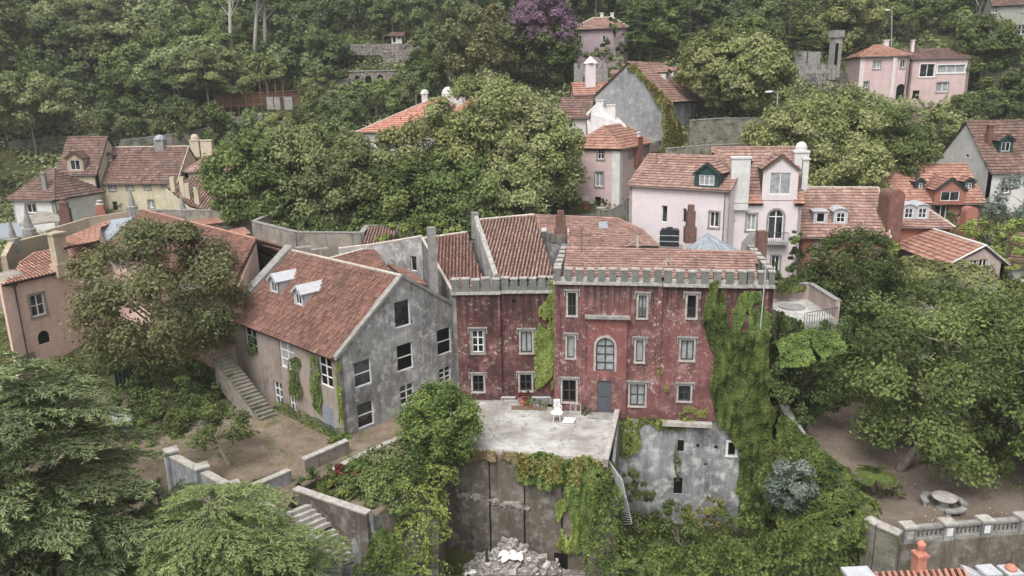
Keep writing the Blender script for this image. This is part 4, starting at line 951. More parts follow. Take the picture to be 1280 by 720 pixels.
# long stone stair against the grey house
st0 = GS.P(GL - 10.4, 0, .9); st1 = GS.P(GL - 10.4 - 6.0, 3.4, .9)
sa = atZ(336, 523, .0); sd = -GS.u
t = thing('house_stair', 'long worn stone staircase climbing along the side wall of the grey house', 'stairs', sa)
for k in range(19):
    p = sa + sd * (.34 * k) + Z * (.175 * k); m = MB(); m.obox(p - Z * (.0 + .0), sd * .42, -GS.n * -1.35 + Vector(), Z * .18) if False else m.obox(p + GS.n * -.65, sd * .42, GS.n * 1.3, Z * .175); obj('step', m, stone_m, t)
m = MB(); e = sa + sd * 6.6 + Z * 3.4; m.slab([sa + GS.n * -.6, e + GS.n * -.6, e + GS.n * .6, sa + GS.n * .6], 2.2); obj('stair_base', m, concrete_wall, t)
# rubble heap and plastic sheets in the pit
hp = atZ(640, 705, -7.2)
def rub_h(x, y):
    d = math.hypot((x - hp.x + .2) / 3.6, (y - hp.y - .3) / 3.4); return -8.2 + 2.3 * max(0, 1 - d) ** .8 + .45 * noise.noise(Vector((x * .9, y * .9, 0))) + .2 * noise.noise(Vector((x * 2.4, y * 2.4, 3)))
n = 40; vs = [(-4.8 + 9.8 * i / (n - 1), 35.5 + 8.0 * j / (n - 1)) for j in range(n) for i in range(n)]
mb = MB(); mb.add([(x, y, rub_h(x, y) - .06) for x, y in vs], [(j * n + i, j * n + i + 1, (j + 1) * n + i + 1, (j + 1) * n + i) for j in range(n - 1) for i in range(n - 1)])
obj('pit_floor', mb, rubble_d, None, 'structure', True)
mb = MB(); mb2 = MB()
for k in range(2600):
    x, y = random.gauss(hp.x - .2, 2.0), random.gauss(hp.y + .3, 1.5)
    if not (-4.6 < x < 5 and 36 < y < 43.3): continue
    s_ = min(.4, random.lognormvariate(-2.6, .55)); ang = random.uniform(0, 3); c = Vector((x, y, rub_h(x, y) - s_ * .3)); u1 = Vector((math.cos(ang), math.sin(ang), random.uniform(-.5, .5))).normalized(); u2 = u1.cross(Vector((random.uniform(-.4, .4), random.uniform(-.4, .4), 1))).normalized(); u3 = u1.cross(u2)
    (mb2 if random.random() < .18 else mb).obox(c, u1 * s_ * random.uniform(1, 2), u2 * s_, -u3 * s_ * random.uniform(.5, 1))
tag(obj('rubble_heap', mb, rubble_m, None, 'stuff'), 'grey rubble heap at the bottom of the walled pit', 'rubble')
tag(obj('rubble_chips', mb2, chip_w, None, 'stuff'), 'whitish lime chips scattered over the rubble heap', 'rubble')
def crumple(name, label, c, sx, sy, mat, n=9, amp=.16, cat='plastic sheet'):
    mb = MB(); vs = []
    for j in range(n):
        for i in range(n):
            x, y = (i / (n - 1) - .5) * sx, (j / (n - 1) - .5) * sy; f = 1 + .35 * noise.noise(Vector((x * 2 + c[0], y * 2, 1)))
            vs.append(Vector(c) + Vector((x * f, y * f, amp * noise.noise(Vector((x * 3, y * 3 + c[1], 5))) * 2 - .25 * ((x / sx) ** 2 + (y / sy) ** 2))))
    mb.add(vs, [(j * n + i, j * n + i + 1, (j + 1) * n + i + 1, (j + 1) * n + i) for j in range(n - 1) for i in range(n - 1)]); mb.slab([Vector(c) + Vector(q) for q in ((-.05, -.05, -.1), (.05, -.05, -.1), (0, .05, -.1))], .1)
    return tag(obj(name, mb, mat), label, cat)
crumple('plastic_sheet', 'crumpled white plastic sheet lying on the rubble heap', Vector((hp.x, hp.y - .6, rub_h(hp.x, hp.y - .6) + .22)), 1.5, .9, plastic_w)
crumple('plastic_sheet', 'small white plastic scrap at the left edge of the rubble', Vector((-3.0, 41.8, rub_h(-3.0, 41.8) + .2)), .7, .6, plastic_w, 6)
mb = MB(); p = atZ(609, 712, -7.2); mb.tube([p - Z * 1, p + Z * 1.6], .1, 8); mb.tube([p + Z * 1.6, p + Z * 1.68], .13, 8); tag(obj('metal_post', mb, iron), 'dark metal post standing upright in front of the rubble heap', 'post')
# steel railing leaning along the right pit wall
q = [atY(761, 576, 42.9), atY(778, 600, 41.6), atY(790, 655, 41.2), atY(774, 655, 41.8)]
t = thing('steel_railing', 'slanting thin steel railing beside the ivy at the right side of the pit', 'railing', q[3])
for k in range(22):
    f = k / 21; m = MB(); m.tube([q[0].lerp(q[3], f), q[1].lerp(q[2], f)], .018, 4); obj('bar', m, pole_m, t)
m = MB(); m.tube([q[0], q[3]], .03, 5); obj('rail', m, pole_m, t); m = MB(); m.tube([q[0], q[1], q[2]], .03, 5); obj('rail', m, pole_m, t)
mb = MB(); a, b = atZ(757, 575, .35), TR + Z * .3 + Vector((.05, 0, 0)); d = flat(b - a).normalized().cross(Z) * .16
t = lowwall('terrace_kerb', 'pale low kerb on the right edge of the screed terrace', [a, b], .3, .5, concrete_wall, stone_l)
# ------------------------------------------------------------------ furniture on the terrace
def chair(label, base, ang):
    t = thing('garden_chair', label, 'chair', base); fr = Fr(Vector((0, 0, 0)), (math.cos(ang), math.sin(ang), 0)); B = Vector(base); P = lambda u, v, d: B + fr.u * u + fr.n * d + Z * v
    for u in (-.22, .22):
        for d, k in ((.22, .04), (-.2, -.06)):
            m = MB(); m.tube([P(u * 1.12, 0, d + k), P(u, .44, d)], [.028, .034], 6); obj('leg', m, plastic_w, t)
        m = MB(); m.tube([P(u * 1.12, .42, .22), P(u * 1.2, .64, .2), P(u * 1.2, .66, -.18), P(u * 1.05, .66, -.26)], .03, 6); obj('armrest', m, plastic_w, t)
    m = MB(); m.slab([P(-.23, .46, .24), P(.23, .46, .24), P(.2, .44, -.22), P(-.2, .44, -.22)], .05); obj('seat', m, plastic_w, t)
    bk = MB()
    for u in (-.2, -.1, 0, .1, .2): bk.obox(P(u - .03, .45, -.2), fr.u * .06, fr.n * -.025, Z * .5 - fr.n * .14)
    obj('backrest_slats', bk, plastic_w, t, kind='stuff'); m = MB(); m.obox(P(-.24, .93, -.32), fr.u * .48, fr.n * -.04, Z * .1 - fr.n * .03); obj('top_rail', m, plastic_w, t)
chair('white plastic garden chair behind the round table by the red wall', atZ(697, 518, .05), .1)
c = atZ(696, 527, .05); t = thing('garden_table', 'small white round plastic table on the screed terrace', 'table', c)
m = MB(); m.lathe(c + Z * .66, [(.40, 0), (.44, .02), (.44, .05), (.4, .055)], 20); obj('tabletop', m, plastic_w, t)
for k in range(4): a = .7 + k * 1.571; m = MB(); m.tube([c + Vector((math.cos(a) * .36, math.sin(a) * .36, 0)), c + Vector((math.cos(a) * .26, math.sin(a) * .26, .66))], [.025, .035], 6); obj('leg', m, plastic_w, t)
c = atZ(624, 553, .05); t = thing('clothes_dryer_pole', 'thin metal pole with folded spokes standing on the white terrace', 'pole', c); top = atY(623, 510, c.y)
m = MB(); m.tube([c, top], [.028, .02], 6); obj('pole', m, pole_m, t)
for k in range(4): a = .4 + k * 1.571; m = MB(); m.tube([top - Z * .1, top + Vector((math.cos(a) * .8, math.sin(a) * .8, -.35))], .012, 4); obj('spoke', m, pole_m, t)
p, q = FL2.P(FL2.uv(628, 505)[0], .55, .8), FL2.P(FL2.uv(688, 505)[0], .62, 1.0); mb = MB(); mb.tube([p, q], .07, 8); mb.tube([p, p - Z * .5], .05, 6); mb.tube([q, q - Z * .5], .05, 6); tag(obj('pipe', mb, pole_m), 'pale horizontal pipe resting along the foot of the red wall', 'pipe')
p = FL2.P(FL2.uv(640, 510)[0], .1, 1.7); mb = MB(); mb.slab([p + Z * .15, p + Vector((2.6, -.3, .15)), p + Vector((2.6, -.5, .0)), p + Vector((0, -.25, .0))], .08); tag(obj('plank', mb, wood), 'weathered dark plank lying before the flower bed by the red wall', 'plank')
for k, (px, py, s, lb) in enumerate(((654, 507, .28, 'larger terracotta pot with a reddish shrub by the red wall'), (663, 510, .2, 'small terracotta pot left of the white chair'))):
    c = atZ(px, py, .05); t = thing('flower_pot', lb, 'pot', c); m = MB(); m.lathe(c, [(s * .7, 0), (s, s * 1.3), (s * 1.12, s * 1.32), (s * 1.12, s * 1.55), (s * .9, s * 1.5)], 12); obj('pot', m, terra, t)
    place_leaves('foliage', crown_pts(s * 1.6, s * 1.6, s * 1.8, 10, 40, s * .7, k, -.3), [L_red, L_mid][k], t, c + Z * s * 2.6, .14)
bush('low flowering weeds growing between the pipe and the white chair', atZ(676, 511, .05), 1.3, .45, .8, L_ivyr, 900, .13)
c = atZ(711, 527, .05); mb = MB(); mb.slab([c + Vector(q) for q in ((-.5, -.25, .1), (.3, -.45, .12), (.5, .1, .22), (-.3, .35, .2))], .06); tag(obj('fallen_board', mb, plastic_w), 'pale board lying tilted right of the white table', 'board')
for k, px in enumerate((716, 723)):
    c = atZ(px, 519, .05); t = thing('metal_stand', ('left', 'right')[k] + ' of the two small white metal frames beside the door step', 'stand', c)
    for u in (-.16, .16): m = MB(); m.tube([c + Vector((u, 0, 0)), c + Vector((u, .05, .85))], .025, 5); obj('upright', m, pole_m, t)
    m = MB(); m.tube([c + Vector((-.16, .05, .85)), c + Vector((.16, .05, .85))], .025, 5); obj('crossbar', m, pole_m, t)
mb = MB(); u0, u1 = FR.uv(735, 515)[0], FR.uv(768, 515)[0]; mb.fbox(FR, u0, u1, .0, .16, 1.3, .3); tag(obj('door_step', mb, stone_g), 'broad concrete step in front of the grey door', 'step')
bush('leafy pot plant standing left of the grey door step', atZ(731, 519, .05), .35, .35, .8, L_mid, 350, .13)
# ------------------------------------------------------------------ right garden: balustrade, stone table and benches
bt = [(1132, 655), (1180, 651.5), (1226, 648.5), (1274, 645), (1318, 642)]
pb = [atZ(1133, 676, -1), atZ(1182, 671.5, -1), atZ(1228.5, 668, -1), atZ(1276, 664, -1), atZ(1322, 660, -1)]
t = thing('balustrade', 'grey stone balustrade with square piers along the front of the garden', 'balustrade', pb[2] - Z * 8)
bd = flat(pb[3] - pb[0]).normalized(); ba = math.atan2(bd.y, bd.x); bal0 = None
m = MB(); m.slab([pb[0] - bd * .5 + bd.cross(Z) * .3, pb[4] + bd.cross(Z) * .3, pb[4] - bd.cross(Z) * .35, pb[0] - bd * .5 - bd.cross(Z) * .35], 8); obj('retaining_base', m, pit_wall, t)
for i, p in enumerate(pb):
    m = MB(); m.cbox(p, .58, .52, .88, ba); pr = obj('pier', m, ret_grey, t); m = MB(); m.cbox(p + Z * .882, .74, .68, .13, ba); obj('pier_cap', m, stone_l, pr)
    m = MB(); m.obox(p + Z * .25 - bd * .17 + bd.cross(Z) * .262, bd * .34, bd.cross(Z) * .012, Z * .45); obj('pier_panel', m, plastic_w if i in (1, 2) else stone_l, pr)
    if i < 4:
        q = pb[i + 1]; L_ = (q - p).length
        for z0, h, wd in ((0.0, .16, .3), (.70, .14, .34)):
            m = MB(); m.cbox((p + q) / 2 + Z * z0, L_ - .6, wd, h, ba); obj('rail', m, stone_g, t)
        for k in range(8):
            c = p.lerp(q, (k + 1) / 9) + Z * .165
            if bal0 is None:
                m = MB(); m.lathe(c, [(.07, 0), (.075, .05), (.045, .09), (.09, .22), (.07, .33), (.04, .42), (.07, .48), (.07, .53)], 7); bal0 = obj('baluster', m, stone_g, t, smooth=True)
            else: copy_to(bal0, t, c)
lowwall('curved_wall', 'short broken piece of pale stone wall at the left end of the balustrade', [atZ(1084, 648, -.3), atZ(1098, 656, -.35), atZ(1112, 662, -.4), atZ(1126, 668, -.4)], .5, 7, stone_m, stone_l)
c = atZ(1179, 634, -1); t = thing('stone_table', 'round grey stone table in the earth garden', 'table', c)
m = MB(); m.lathe(c, [(.4, 0), (.3, .1), (.24, .35), (.3, .58), (.4, .6)], 12); obj('pedestal', m, stone_g, t); m = MB(); m.lathe(c + Z * .602, [(.62, 0), (.66, .03), (.66, .1), (.62, .12)], 24); obj('tabletop', m, stone_l, t)
for lb, a0 in (('curved stone bench at the left side of the round stone table', 2.5), ('curved stone bench in front of the round stone table', 4.9), ('curved stone bench on the right behind the round stone table', .15)):
    t = thing('stone_bench', lb, 'bench', c + Vector((math.cos(a0) * 1.0, math.sin(a0) * 1.0, 0))); m = MB(); ag = [a0 + (k / 8 - .5) * 1.25 for k in range(9)]
    o_ = [c + Vector((math.cos(a) * 1.2, math.sin(a) * 1.2, .42)) for a in ag]; i_ = [c + Vector((math.cos(a) * .86, math.sin(a) * .86, .42)) for a in ag]
    m.slab(o_ + i_[::-1], .12); obj('seat', m, stone_g, t)
    for f in (1, 7): p = (o_[f] + i_[f]) / 2; m = MB(); m.cbox(p - Z * .42, .18, .22, .299, ag[f]); obj('leg', m, stone_g, t)
GW = [atY(966, 478, 48.2), atY(976, 510, 44.9), atY(990, 540, 42.5)]
lowwall('garden_wall', 'leaning brown garden wall end between the ivy and the earth garden', [atZ(967, 480, 1.6), atZ(985, 518, .6), atZ(1010, 556, -.2), atZ(1050, 600, -.6), atZ(1082, 640, -.7)], .5, 9, stone('brown_wall', (.16, .11, .07), (.26, .19, .13), scale=1), stone_g)
# ------------------------------------------------------------------ roof in the bottom corner
RY = 27.0; a, b = atY(1062, 722, RY), atY(1270, 722, RY)
BH = thing('tiled_house', 'terracotta roof edge with a pot topped chimney at the bottom corner below the balustrade', 'house', (a + b) / 2 - Z * 9)
ux = flat(b - a).normalized(); kk = Vector((-ux.y, ux.x, 0))
p1, p2 = atY(1092, 716, RY), atY(1206, 711, RY)
roof(BH, [p1 - kk * 6 - Z * 3.2, p2 - kk * 6 - Z * 3.2, p2, p1], t_new, 'barrel', .26, .4)
m = MB(); m.slab([p1 - kk * 6 - Z * 3.5, p2 - kk * 6 - Z * 3.5, p2 - Z * .4, p1 - Z * .4], 9); obj('wall', m, terra, BH)
c = atY(1146, 724, RY + .15); tz = atY(1151, 690, RY + .15).z; m = MB(); m.cbox(c - Z * 1.0, .40, .40, tz - c.z + .85, .1); m.cbox(Vector((c.x, c.y, tz - .15)), .5, .5, .12, .1); ch_ = obj('chimney', m, terra, BH)
m = MB(); m.lathe(Vector((c.x, c.y, tz - .03)), [(.16, 0), (.12, .12), (.17, .3), (.18, .42), (.08, .55)], 10); obj('chimney_pot', m, terra, ch_)
c = atY(1073, 722, RY); m = MB(); m.cbox(c - Z * 2, 1.0, .7, 2.1, .05); pr = obj('pier', m, terra, BH); m = MB(); m.cbox(c + Z * .102, 1.15, .85, .14, .05); obj('pier_cap', m, zinc, pr)
m = MB(); cs = [atY(x, y, RY) for x, y in ((1206, 711), (1216, 714), (1226, 719), (1234, 722))]
for p, q in zip(cs, cs[1:]): m.slab([p + kk * .3, q + kk * .3, q - kk * .3, p - kk * .3], .25)
obj('curved_coping', m, zinc, BH)
for px in (1235, 1262):
    c = atY(px, 721, RY); m = MB(); m.cbox(c - Z * 2, .55, .55, 2.25, .1); m.cbox(c + Z * .252, .7, .7, .1, .1); pr = obj('gable_pillar', m, zinc, BH)
    if px == 1262: m = MB(); m.lathe(c + Z * .353, [(.2, 0), (.24, .08), (.15, .2), (.02, .26)], 10); obj('finial', m, terra, pr)
# dark shed roofs and boarded fence in the left garden
q = [atZ(132, 516, 1.2), atZ(150, 512, 1.5), atZ(164, 524, 1.3), atZ(146, 531, 1.1)]
mb = MB(); mb.slab(q, .1); tag(obj('sheet_roof', mb, sheet), 'flat grey metal sheet roof lying in the left garden shrubs', 'roof sheet')
mb = MB(); q2 = [atZ(144, 527, 1.25), atZ(153, 522, 1.3), atZ(166, 536, .6), atZ(156, 541, .6)]; mb.slab(q2, .06); tag(obj('sheet_roof', mb, sheet), 'tilted ribbed metal sheet below the flat one in the left garden', 'roof sheet')
A, B = atZ(146, 490, 0), atZ(228, 462, 0)
t = thing('board_fence', 'dark green vertical board fence behind the garden shrubs', 'fence', (A + B) / 2); L_ = (B - A).length; d = (B - A).normalized(); n = int(L_ / .3)
for k in range(n): m = MB(); m.obox(A + d * (L_ * k / n), d * .26, d.cross(Z) * .05, Z * (2.0 + .1 * math.sin(k))); obj('board', m, gfr, t)
for z in (.4, 1.7): m = MB(); m.obox(A - d.cross(Z) * .07 + Z * z, d * L_, d.cross(Z) * .06, Z * .1); obj('rail', m, gfr, t)
# ------------------------------------------------------------------ houses up the slope
def roofpt(h, px, py, back=False):
    nn = h['u'].cross(h['bk'] * (h['D'] * h['rp']) + Z * h['rise']).normalized(); return onplane(px, py, h['P'](0, 0, h['ze']), nn)
# white house
h = house('white_house', 'large pale pink-white house with tiled roof, green gabled dormer and tall white chimneys', 'house', atY(787, 230, 70.5), atZ(912, 237, atY(787, 230, 70.5).z), 9, 6, 2.4, 'side', pale_pink, t_pink, 'flat',
          F=[(827, 257, 834, 278, 'n11'), (853.5, 260.5, 857.5, 278, 'n11'), (887, 265, 898.5, 284, 'w21')], tw=.32, tl=.42, cap=t_pink, oh=.25)
WH = h['root']; wl0 = h
p0, p1 = atY(911.5, 251, 66.5), atY(1003, 252, 65.4); p1.z = p0.z; u = flat(p1 - p0).normalized(); W_ = flat(p1 - p0).length; fw = Fr(flat(p0), u); ze = p0.z; D = 10; rise = 4.3; bk = -fw.n
facade(WH, fw, [(0, 5), (W_, 5), (W_, ze), (0, ze)], pale_pink, [(916, 274, 919.5, 279, 'n11'), (933.5, 267.5, 945, 288, 'w21'), (960, 262, 979, 299, 'warch'), (964, 320, 974, 341, 'w21')])
wall(WH, Fr(fw.P(W_, 0), bk), [(0, 5), (D, 5), (D, ze), (D / 2, ze + rise), (0, ze)], [], pale_pink)
wall(WH, Fr(fw.P(0, 0) + bk * D, -bk), [(0, 5), (D, 5), (D, ze), (D / 2, ze + rise), (0, ze)], [], pale_pink)
P = lambda x, y, z: fw.P(x, z, -y)
for x0, x1 in ((-.1, 2.9), (5.6, W_ + .15)): roof(WH, [P(x0, -.3, ze - .25), P(x1, -.3, ze - .25), P(x1, .6, ze + .5), P(x0, .6, ze + .5)], t_orange, 'flat', .3, .4)
roof(WH, [P(-.1, .6, ze + .5), P(W_ + .15, .6, ze + .5), P(W_ + .15, D / 2, ze + rise), P(-1.4, D / 2, ze + rise)], t_pink, 'flat', .3, .4)
roof(WH, [P(-.1, D + .3, ze), P(W_ + .15, D + .3, ze), P(W_ + .15, D / 2, ze + rise), P(-1.4, D / 2, ze + rise)], t_pink, 'flat', .3, .4)
ridge(WH, [P(-1.4, D / 2, ze + rise + .05), P(W_ + .1, D / 2, ze + rise + .05)], t_pink)
dq = fw.uv(974, 247); dormer(WH, fw.P(dq[0], dq[1], -.02), u, 3.0, 2.45, 2.7, 'gable', pale_pink, wood, 's21', t_pink, gfr)
dormer(WH, roofpt(wl0, 883, 235) + Z * .1, wl0['u'], 2.3, 1.15, 2.4, 'gable', gfr, gfr, 'p31', t_pink, gfr)
def bigchim(fr, px0, px1, pytop, pybot, dep, mat, parent, d0=.25, round_top=False):
    a, b = fr.uv((px0 + px1) / 2, pybot), fr.uv((px0 + px1) / 2, pytop); w_ = fr.uv(px1, pytop)[0] - fr.uv(px0, pytop)[0]; m = MB()
    m.fbox(fr, a[0] - w_ / 2, a[0] + w_ / 2, a[1], b[1], d0, d0 - dep); m.fbox(fr, a[0] - w_ / 2 - .08, a[0] + w_ / 2 + .08, b[1] + .002, b[1] + .15, d0 + .08, d0 - dep - .08)
    c = obj('chimney', m, mat, parent)
    if round_top:
        m = MB(); cc = fr.P(a[0], b[1] + .15, d0 - dep / 2); m.lathe(cc, [(w_ * .42, 0), (w_ * .42, .35), (w_ * .34, .62), (w_ * .12, .8)], 12); obj('chimney_cowl', m, mat, c)
    return c
bigchim(fw, 911, 934.5, 198, 262, 1.0, white, WH, .35)
bigchim(Fr(P(0, 3.2, 0), u), 990, 1008, 191, 240, 1.3, white, WH, 0, True)
bigchim(Fr(P(0, .8, 0), u), 1001.5, 1009, 200, 237, .6, white, WH, 0)
m = MB(); b = fw.box(956, 291, 984, 303); m.fbox(fw, b[0], b[1], b[2] - .1, b[2] + .08, .75, 0.003); bal = obj('balcony', m, stone_g, WH)
m = MB()
for k in range(13): x = b[0] + (b[1] - b[0]) * k / 12; m.fbox(fw, x - .015, x + .015, b[2] + .08, b[3] + .1, .72, .69)
m.fbox(fw, b[0], b[1], b[3] + .1, b[3] + .15, .74, .68)
obj('railing', m, iron, bal, kind='stuff')
mb, a = stepped_stack(862, 256, 303, 64.5, .7); tag(obj('chimney_stack', mb, brown_st), 'tapering dark brown chimney stack in front of the white house wall', 'chimney')
# water tank and grey hip roof behind the battlements
c = atY(836.5, 307, 62.5); t = thing('water_tank', 'black plastic water tank with two pale straps before the white house', 'tank', c); fr = Fr(flat(c), (.97, -.25, 0)); m = MB()
pr = [(-.8, 0), (.8, 0), (.8, 1.25), (.66, 1.45), (-.66, 1.45), (-.8, 1.25)]; m.add([fr.P(x, c.z + y, .45) for x, y in pr] + [fr.P(x, c.z + y, -.45) for x, y in pr], [(0, 1, 2, 3, 4, 5), (11, 10, 9, 8, 7, 6)] + [((i + 1) % 6, i, i + 6, (i + 1) % 6 + 6) for i in range(6)]); obj('tank_body', m, tank_m, t)
for z in (.42, .92): m = MB(); m.fbox(fr, -.83, .83, c.z + z, c.z + z + .05, .48, -.48); obj('strap', m, zinc, t)
m = MB(); m.tube([c + Z * 1.4, c + Z * 1.6], .25, 10); obj('lid', m, tank_m, t); m = MB(); m.cbox(c - Z * 1.5, 2.2, 1.4, 1.499, -.25); obj('plinth', m, concrete_wall, t)
apx = atY(884, 292, 64); c4_ = [atY(858, 312, 61.5), atY(920, 316, 60.5), atY(928, 316, 66), atY(874, 304, 67)]
t = thing('sheet_hip_roof', 'grey ribbed metal pyramid roof between the battlements and white house', 'roof', apx - Z * 3)
for a, b in zip(c4_, c4_[1:] + c4_[:1]):
    m = MB(); m.slab([a, b, apx], .06); f = obj('roof_sheet', m, sheet, t); m = MB()
    for k in range(9): q = a.lerp(b, (k + .5) / 9); m.tube([q + Z * .05, q.lerp(apx, 1 - abs(2 * (k + .5) / 9 - 1)) + Z * .05], .045, 4)
    obj('ribs', m, sheet, f, kind='stuff')
m = MB(); m.slab([q - Z * .2 for q in c4_], 4); obj('wall', m, concrete_wall, t)
# grey slab wall pieces at the east end of the battlements
m = MB(); q = [atY(925, 316, 58), atY(945, 322, 57), atY(945, 293, 57), atY(938, 291, 57.5), atY(927, 303, 58)]; m.slab(q, Vector((.15, .4, 0))); tag(obj('slab_wall', m, stone_g), 'grey sloping slab wall standing behind the right end of the battlements', 'wall')
for k, (px, py, Y, s) in enumerate(((951.5, 291, 56.5, .62),)):
    c = atY(px, py + 12, Y); m = MB(); m.cbox(c - Z * 2, .7, .7, 2.9); tag(obj('stone_pier', m, brown_st), 'rusty brown stone pier beside the grey slab wall and white house', 'pier')
lowwall('street_wall', 'dark curved garden wall with pale coping left of the white house', [atY(754, 263, 79), atY(768, 261, 77.5), atY(779, 255, 76), atY(786, 247, 75)], .4, 3, stone_m, stone_l, pillars=[atY(751, 262, 79.5)])

# pink corner house on the street
C = atY(775, 184, 86); h = house('corner_house', 'pink three storey corner house with white quoin and tiled hip roof beside the street tree', 'house', C, C + Vector((.46, .89, 0)).normalized() * 11.0, 6.5, 8.8, 2.1, 'side', rose, t_orange, 'flat',
    F=[(785.5, 185, 790.5, 197, 'w21'), (804, 181, 808.5, 193, 'w21'), (821.5, 177, 826, 188, 'w21')], L=[(747, 186, 755, 199, 'w22'), (744, 215, 754, 233, 's21'), (743.5, 246, 751, 264, 'void')], hipl=3, tw=.34, tl=.5, cap=t_orange)
r = h['root']; m = MB(); m.fbox(h['F'], -.02, .9, h['zb'], h['ze'] - .06, .05, 0.002); m.fbox(h['L'], h['D'] - .9, h['D'] - .003, h['zb'], h['ze'] - .06, .05, 0.002); obj('quoin_band', m, white, r, kind='stuff')
m = MB(); b = h['F'].box(793, 172, 799, 206); m.fbox(h['F'], b[0], b[1], b[2], b[3] + .1, .45, .003); c = obj('chimney', m, brickred, r); m = MB(); m.lathe(h['F'].P((b[0] + b[1]) / 2, b[3] + .1, .2), [(.25, 0), (.2, .3), (.3, .45), (.1, .6)], 8); obj('chimney_pot', m, zinc, c)
m = MB(); b = h['L'].box(728, 245, 736, 251); m.fbox(h['L'], b[0], b[1], b[2], b[3], .08, .003); obj('wall_notice', m, plastic_w, r)
# white small house behind
p0 = atY(697, 145, 95); h = house('small_house', 'small white house with brown tiled roof and stepped white gable behind the street tree', 'house', p0, atY(737, 144, 94), 6, 10, 2.1, 'side', white, t_brown, 'flat', F=[(710, 150, 716, 160, 'n11')], tw=.35, tl=.5)
for px0, px1, y0, y1 in ((745, 754, 126, 140), (758, 769, 132, 148)): bigchim(h['R'] if False else Fr(h['P'](0, 2.5, 0), h['u']), px0, px1, y0, y1 + 14, .8, white, h['root'], 0)
m = MB(); q = [atY(735, 172, 93), atY(790, 172, 95), atY(781, 155, 96), atY(768, 143, 96.5), atY(747, 128, 96), atY(733, 141, 94)]; m.slab(q, Vector((.1, .5, 0))); obj('gable_parapet', m, white, h['root'])
# stone gable house with creeper
C = atY(836, 124, 101); u = Vector((.80, -.60, 0)).normalized(); h = house('stone_house', 'grey rubble stone gable house with tiled roof and creeper down its gable edge', 'house', C - u * 12.0, C, 10.5, 13, 4.9, 'front', plaster('stone_render', (.33, .33, .34), (.2, .2, .21), (.44, .44, .44), .7, .2, (.08, .08, .08)), t_pink, 'flat',
    Rr=[(851, 131, 855, 143, 'p21'), (859, 130, 863.5, 145, 'p21')], tw=.34, tl=.5, oh=.5)
stoneh = h; r = h['root']
for px, py in ((835, 102), (845.5, 100)):
    nn = h['bk'].cross((-h['u']) * (h['W'] / 2) + Z * h['rise']).normalized(); p = onplane(px, py, h['P'](h['W'], 0, h['ze']), nn); dormer(r, p + Z * .1, h['bk'], 1.3, 1.1, 2.2, 'gable', white, wood, 'p21', t_pink)
m = MB(); q = [atY(763, 92, 106), atY(782, 90, 106), atY(784, 87, 109), atY(764, 87, 109)]; m.slab(q, .2); obj('side_roof', m, t_pink, r)
# tower chimney with crenellated wall and little roof
h = house('cottage', 'tiny cottage roof with a tall pale pink pyramid topped chimney before a crenellated wall', 'house', atY(716, 117, 108), atY(762, 112, 108), 4, 17, 1.4, 'side', lilac, t_orange, 'flat', tw=.35, tl=.5)
bigchim(Fr(h['P'](0, 1, 0), h['u']), 732, 744.5, 80, 112, 1.4, pale_pink, h['root'], 0); m = MB(); c = atY(738.3, 80, 109.6); m.lathe(c + Z * .1, [(1.05, 0), (.06, .95)], 4); obj('chimney_cap', m, pale_pink, h['root'])
t = thing('castle_wall', 'small grey crenellated stone wall behind the pink pyramid topped chimney', 'wall', atY(735, 115, 113)); fr = Fr(flat(atY(718, 84, 113)), (1, .05, 0)); zt = atY(718, 86, 113).z; m = MB(); m.fbox(fr, 0, 4.9, zt - 4, zt, 0, -.6); obj('wall_body', m, stone_g, t)
for k in range(6): m = MB(); m.fbox(fr, k * .84, k * .84 + .5, zt + .002, zt + .75, .003, -.6); obj('merlon', m, stone_g, t)
m = MB(); b = fr.box(729, 96, 732, 108); m.fbox(fr, b[0], b[1], b[2], b[3], .02, -.1); obj('slit', m, voidm, t)
# lilac house
h = house('lilac_house', 'mauve house with a hipped pale roof high beside the purple bougainvillea', 'house', atY(714, 36, 132), atY(784, 36, 129.5), 8, 20, 1.9, 'side', lilac, t_pink, 'flat', F=[(720, 45, 727, 55, 'w21'), (753, 45, 757, 53, 'n11')], hipl=3, hipr=3, tw=.4, tl=.55, cap=t_white)
for px in (752, 765): bigchim(Fr(h['P'](0, 4, 0), h['u']), px - 2, px + 2, 17, 30, .5, white, h['root'], 0)
# pink twin houses at the upper right
h = house('villa', 'pink two storey house with hip roof and arched door at the upper right', 'house', atY(1076, 70, 122), atY(1138, 67.5, 121), 8, 18.5, 1.7, 'side', rose, t_orange, 'flat', F=[(1092, 76, 1100.5, 86, 'w21'), (1080, 102, 1085.5, 109.5, 'w21'), (1126, 75, 1131, 85, 'w21'), (1120, 105, 1131, 127, 'varch')], hipl=3, hipr=3, tw=.38, tl=.5, cap=t_orange)
for px0, px1, y0 in ((1104, 1110, 51), (1139, 1142, 51)): bigchim(Fr(h['P'](0, 4, 0), h['u']), px0, px1, y0, y0 + 16, .7, pale_pink, h['root'], 0)
m = MB(); b = h['F'].box(1113, 70, 1118, 128); m.fbox(h['F'], b[0], b[1], b[2], h['ze'] - .1, .3, .003); obj('corner_band', m, pale_pink, h['root']); m = MB(); m.fbox(h['F'], 0.003, .7, h['zb'], h['ze'] - .1, .05, .003); obj('corner_band', m, pale_pink, h['root'])
h = house('villa', 'long pink house with white framed shuttered windows and low brown roof at the upper right', 'house', atY(1139.5, 73.5, 122.5), atY(1214, 72, 121.5), 7, 18, 1.5, 'side', rose, t_brown, 'flat', F=[(1150, 80, 1168, 96, 'pl21'), (1172, 81, 1206, 91, 'p31'), (1171, 103, 1185, 115, 's21'), (1138.5 + 2, 113, 1149, 124, 'void')], tw=.38, tl=.5, oh=.2)
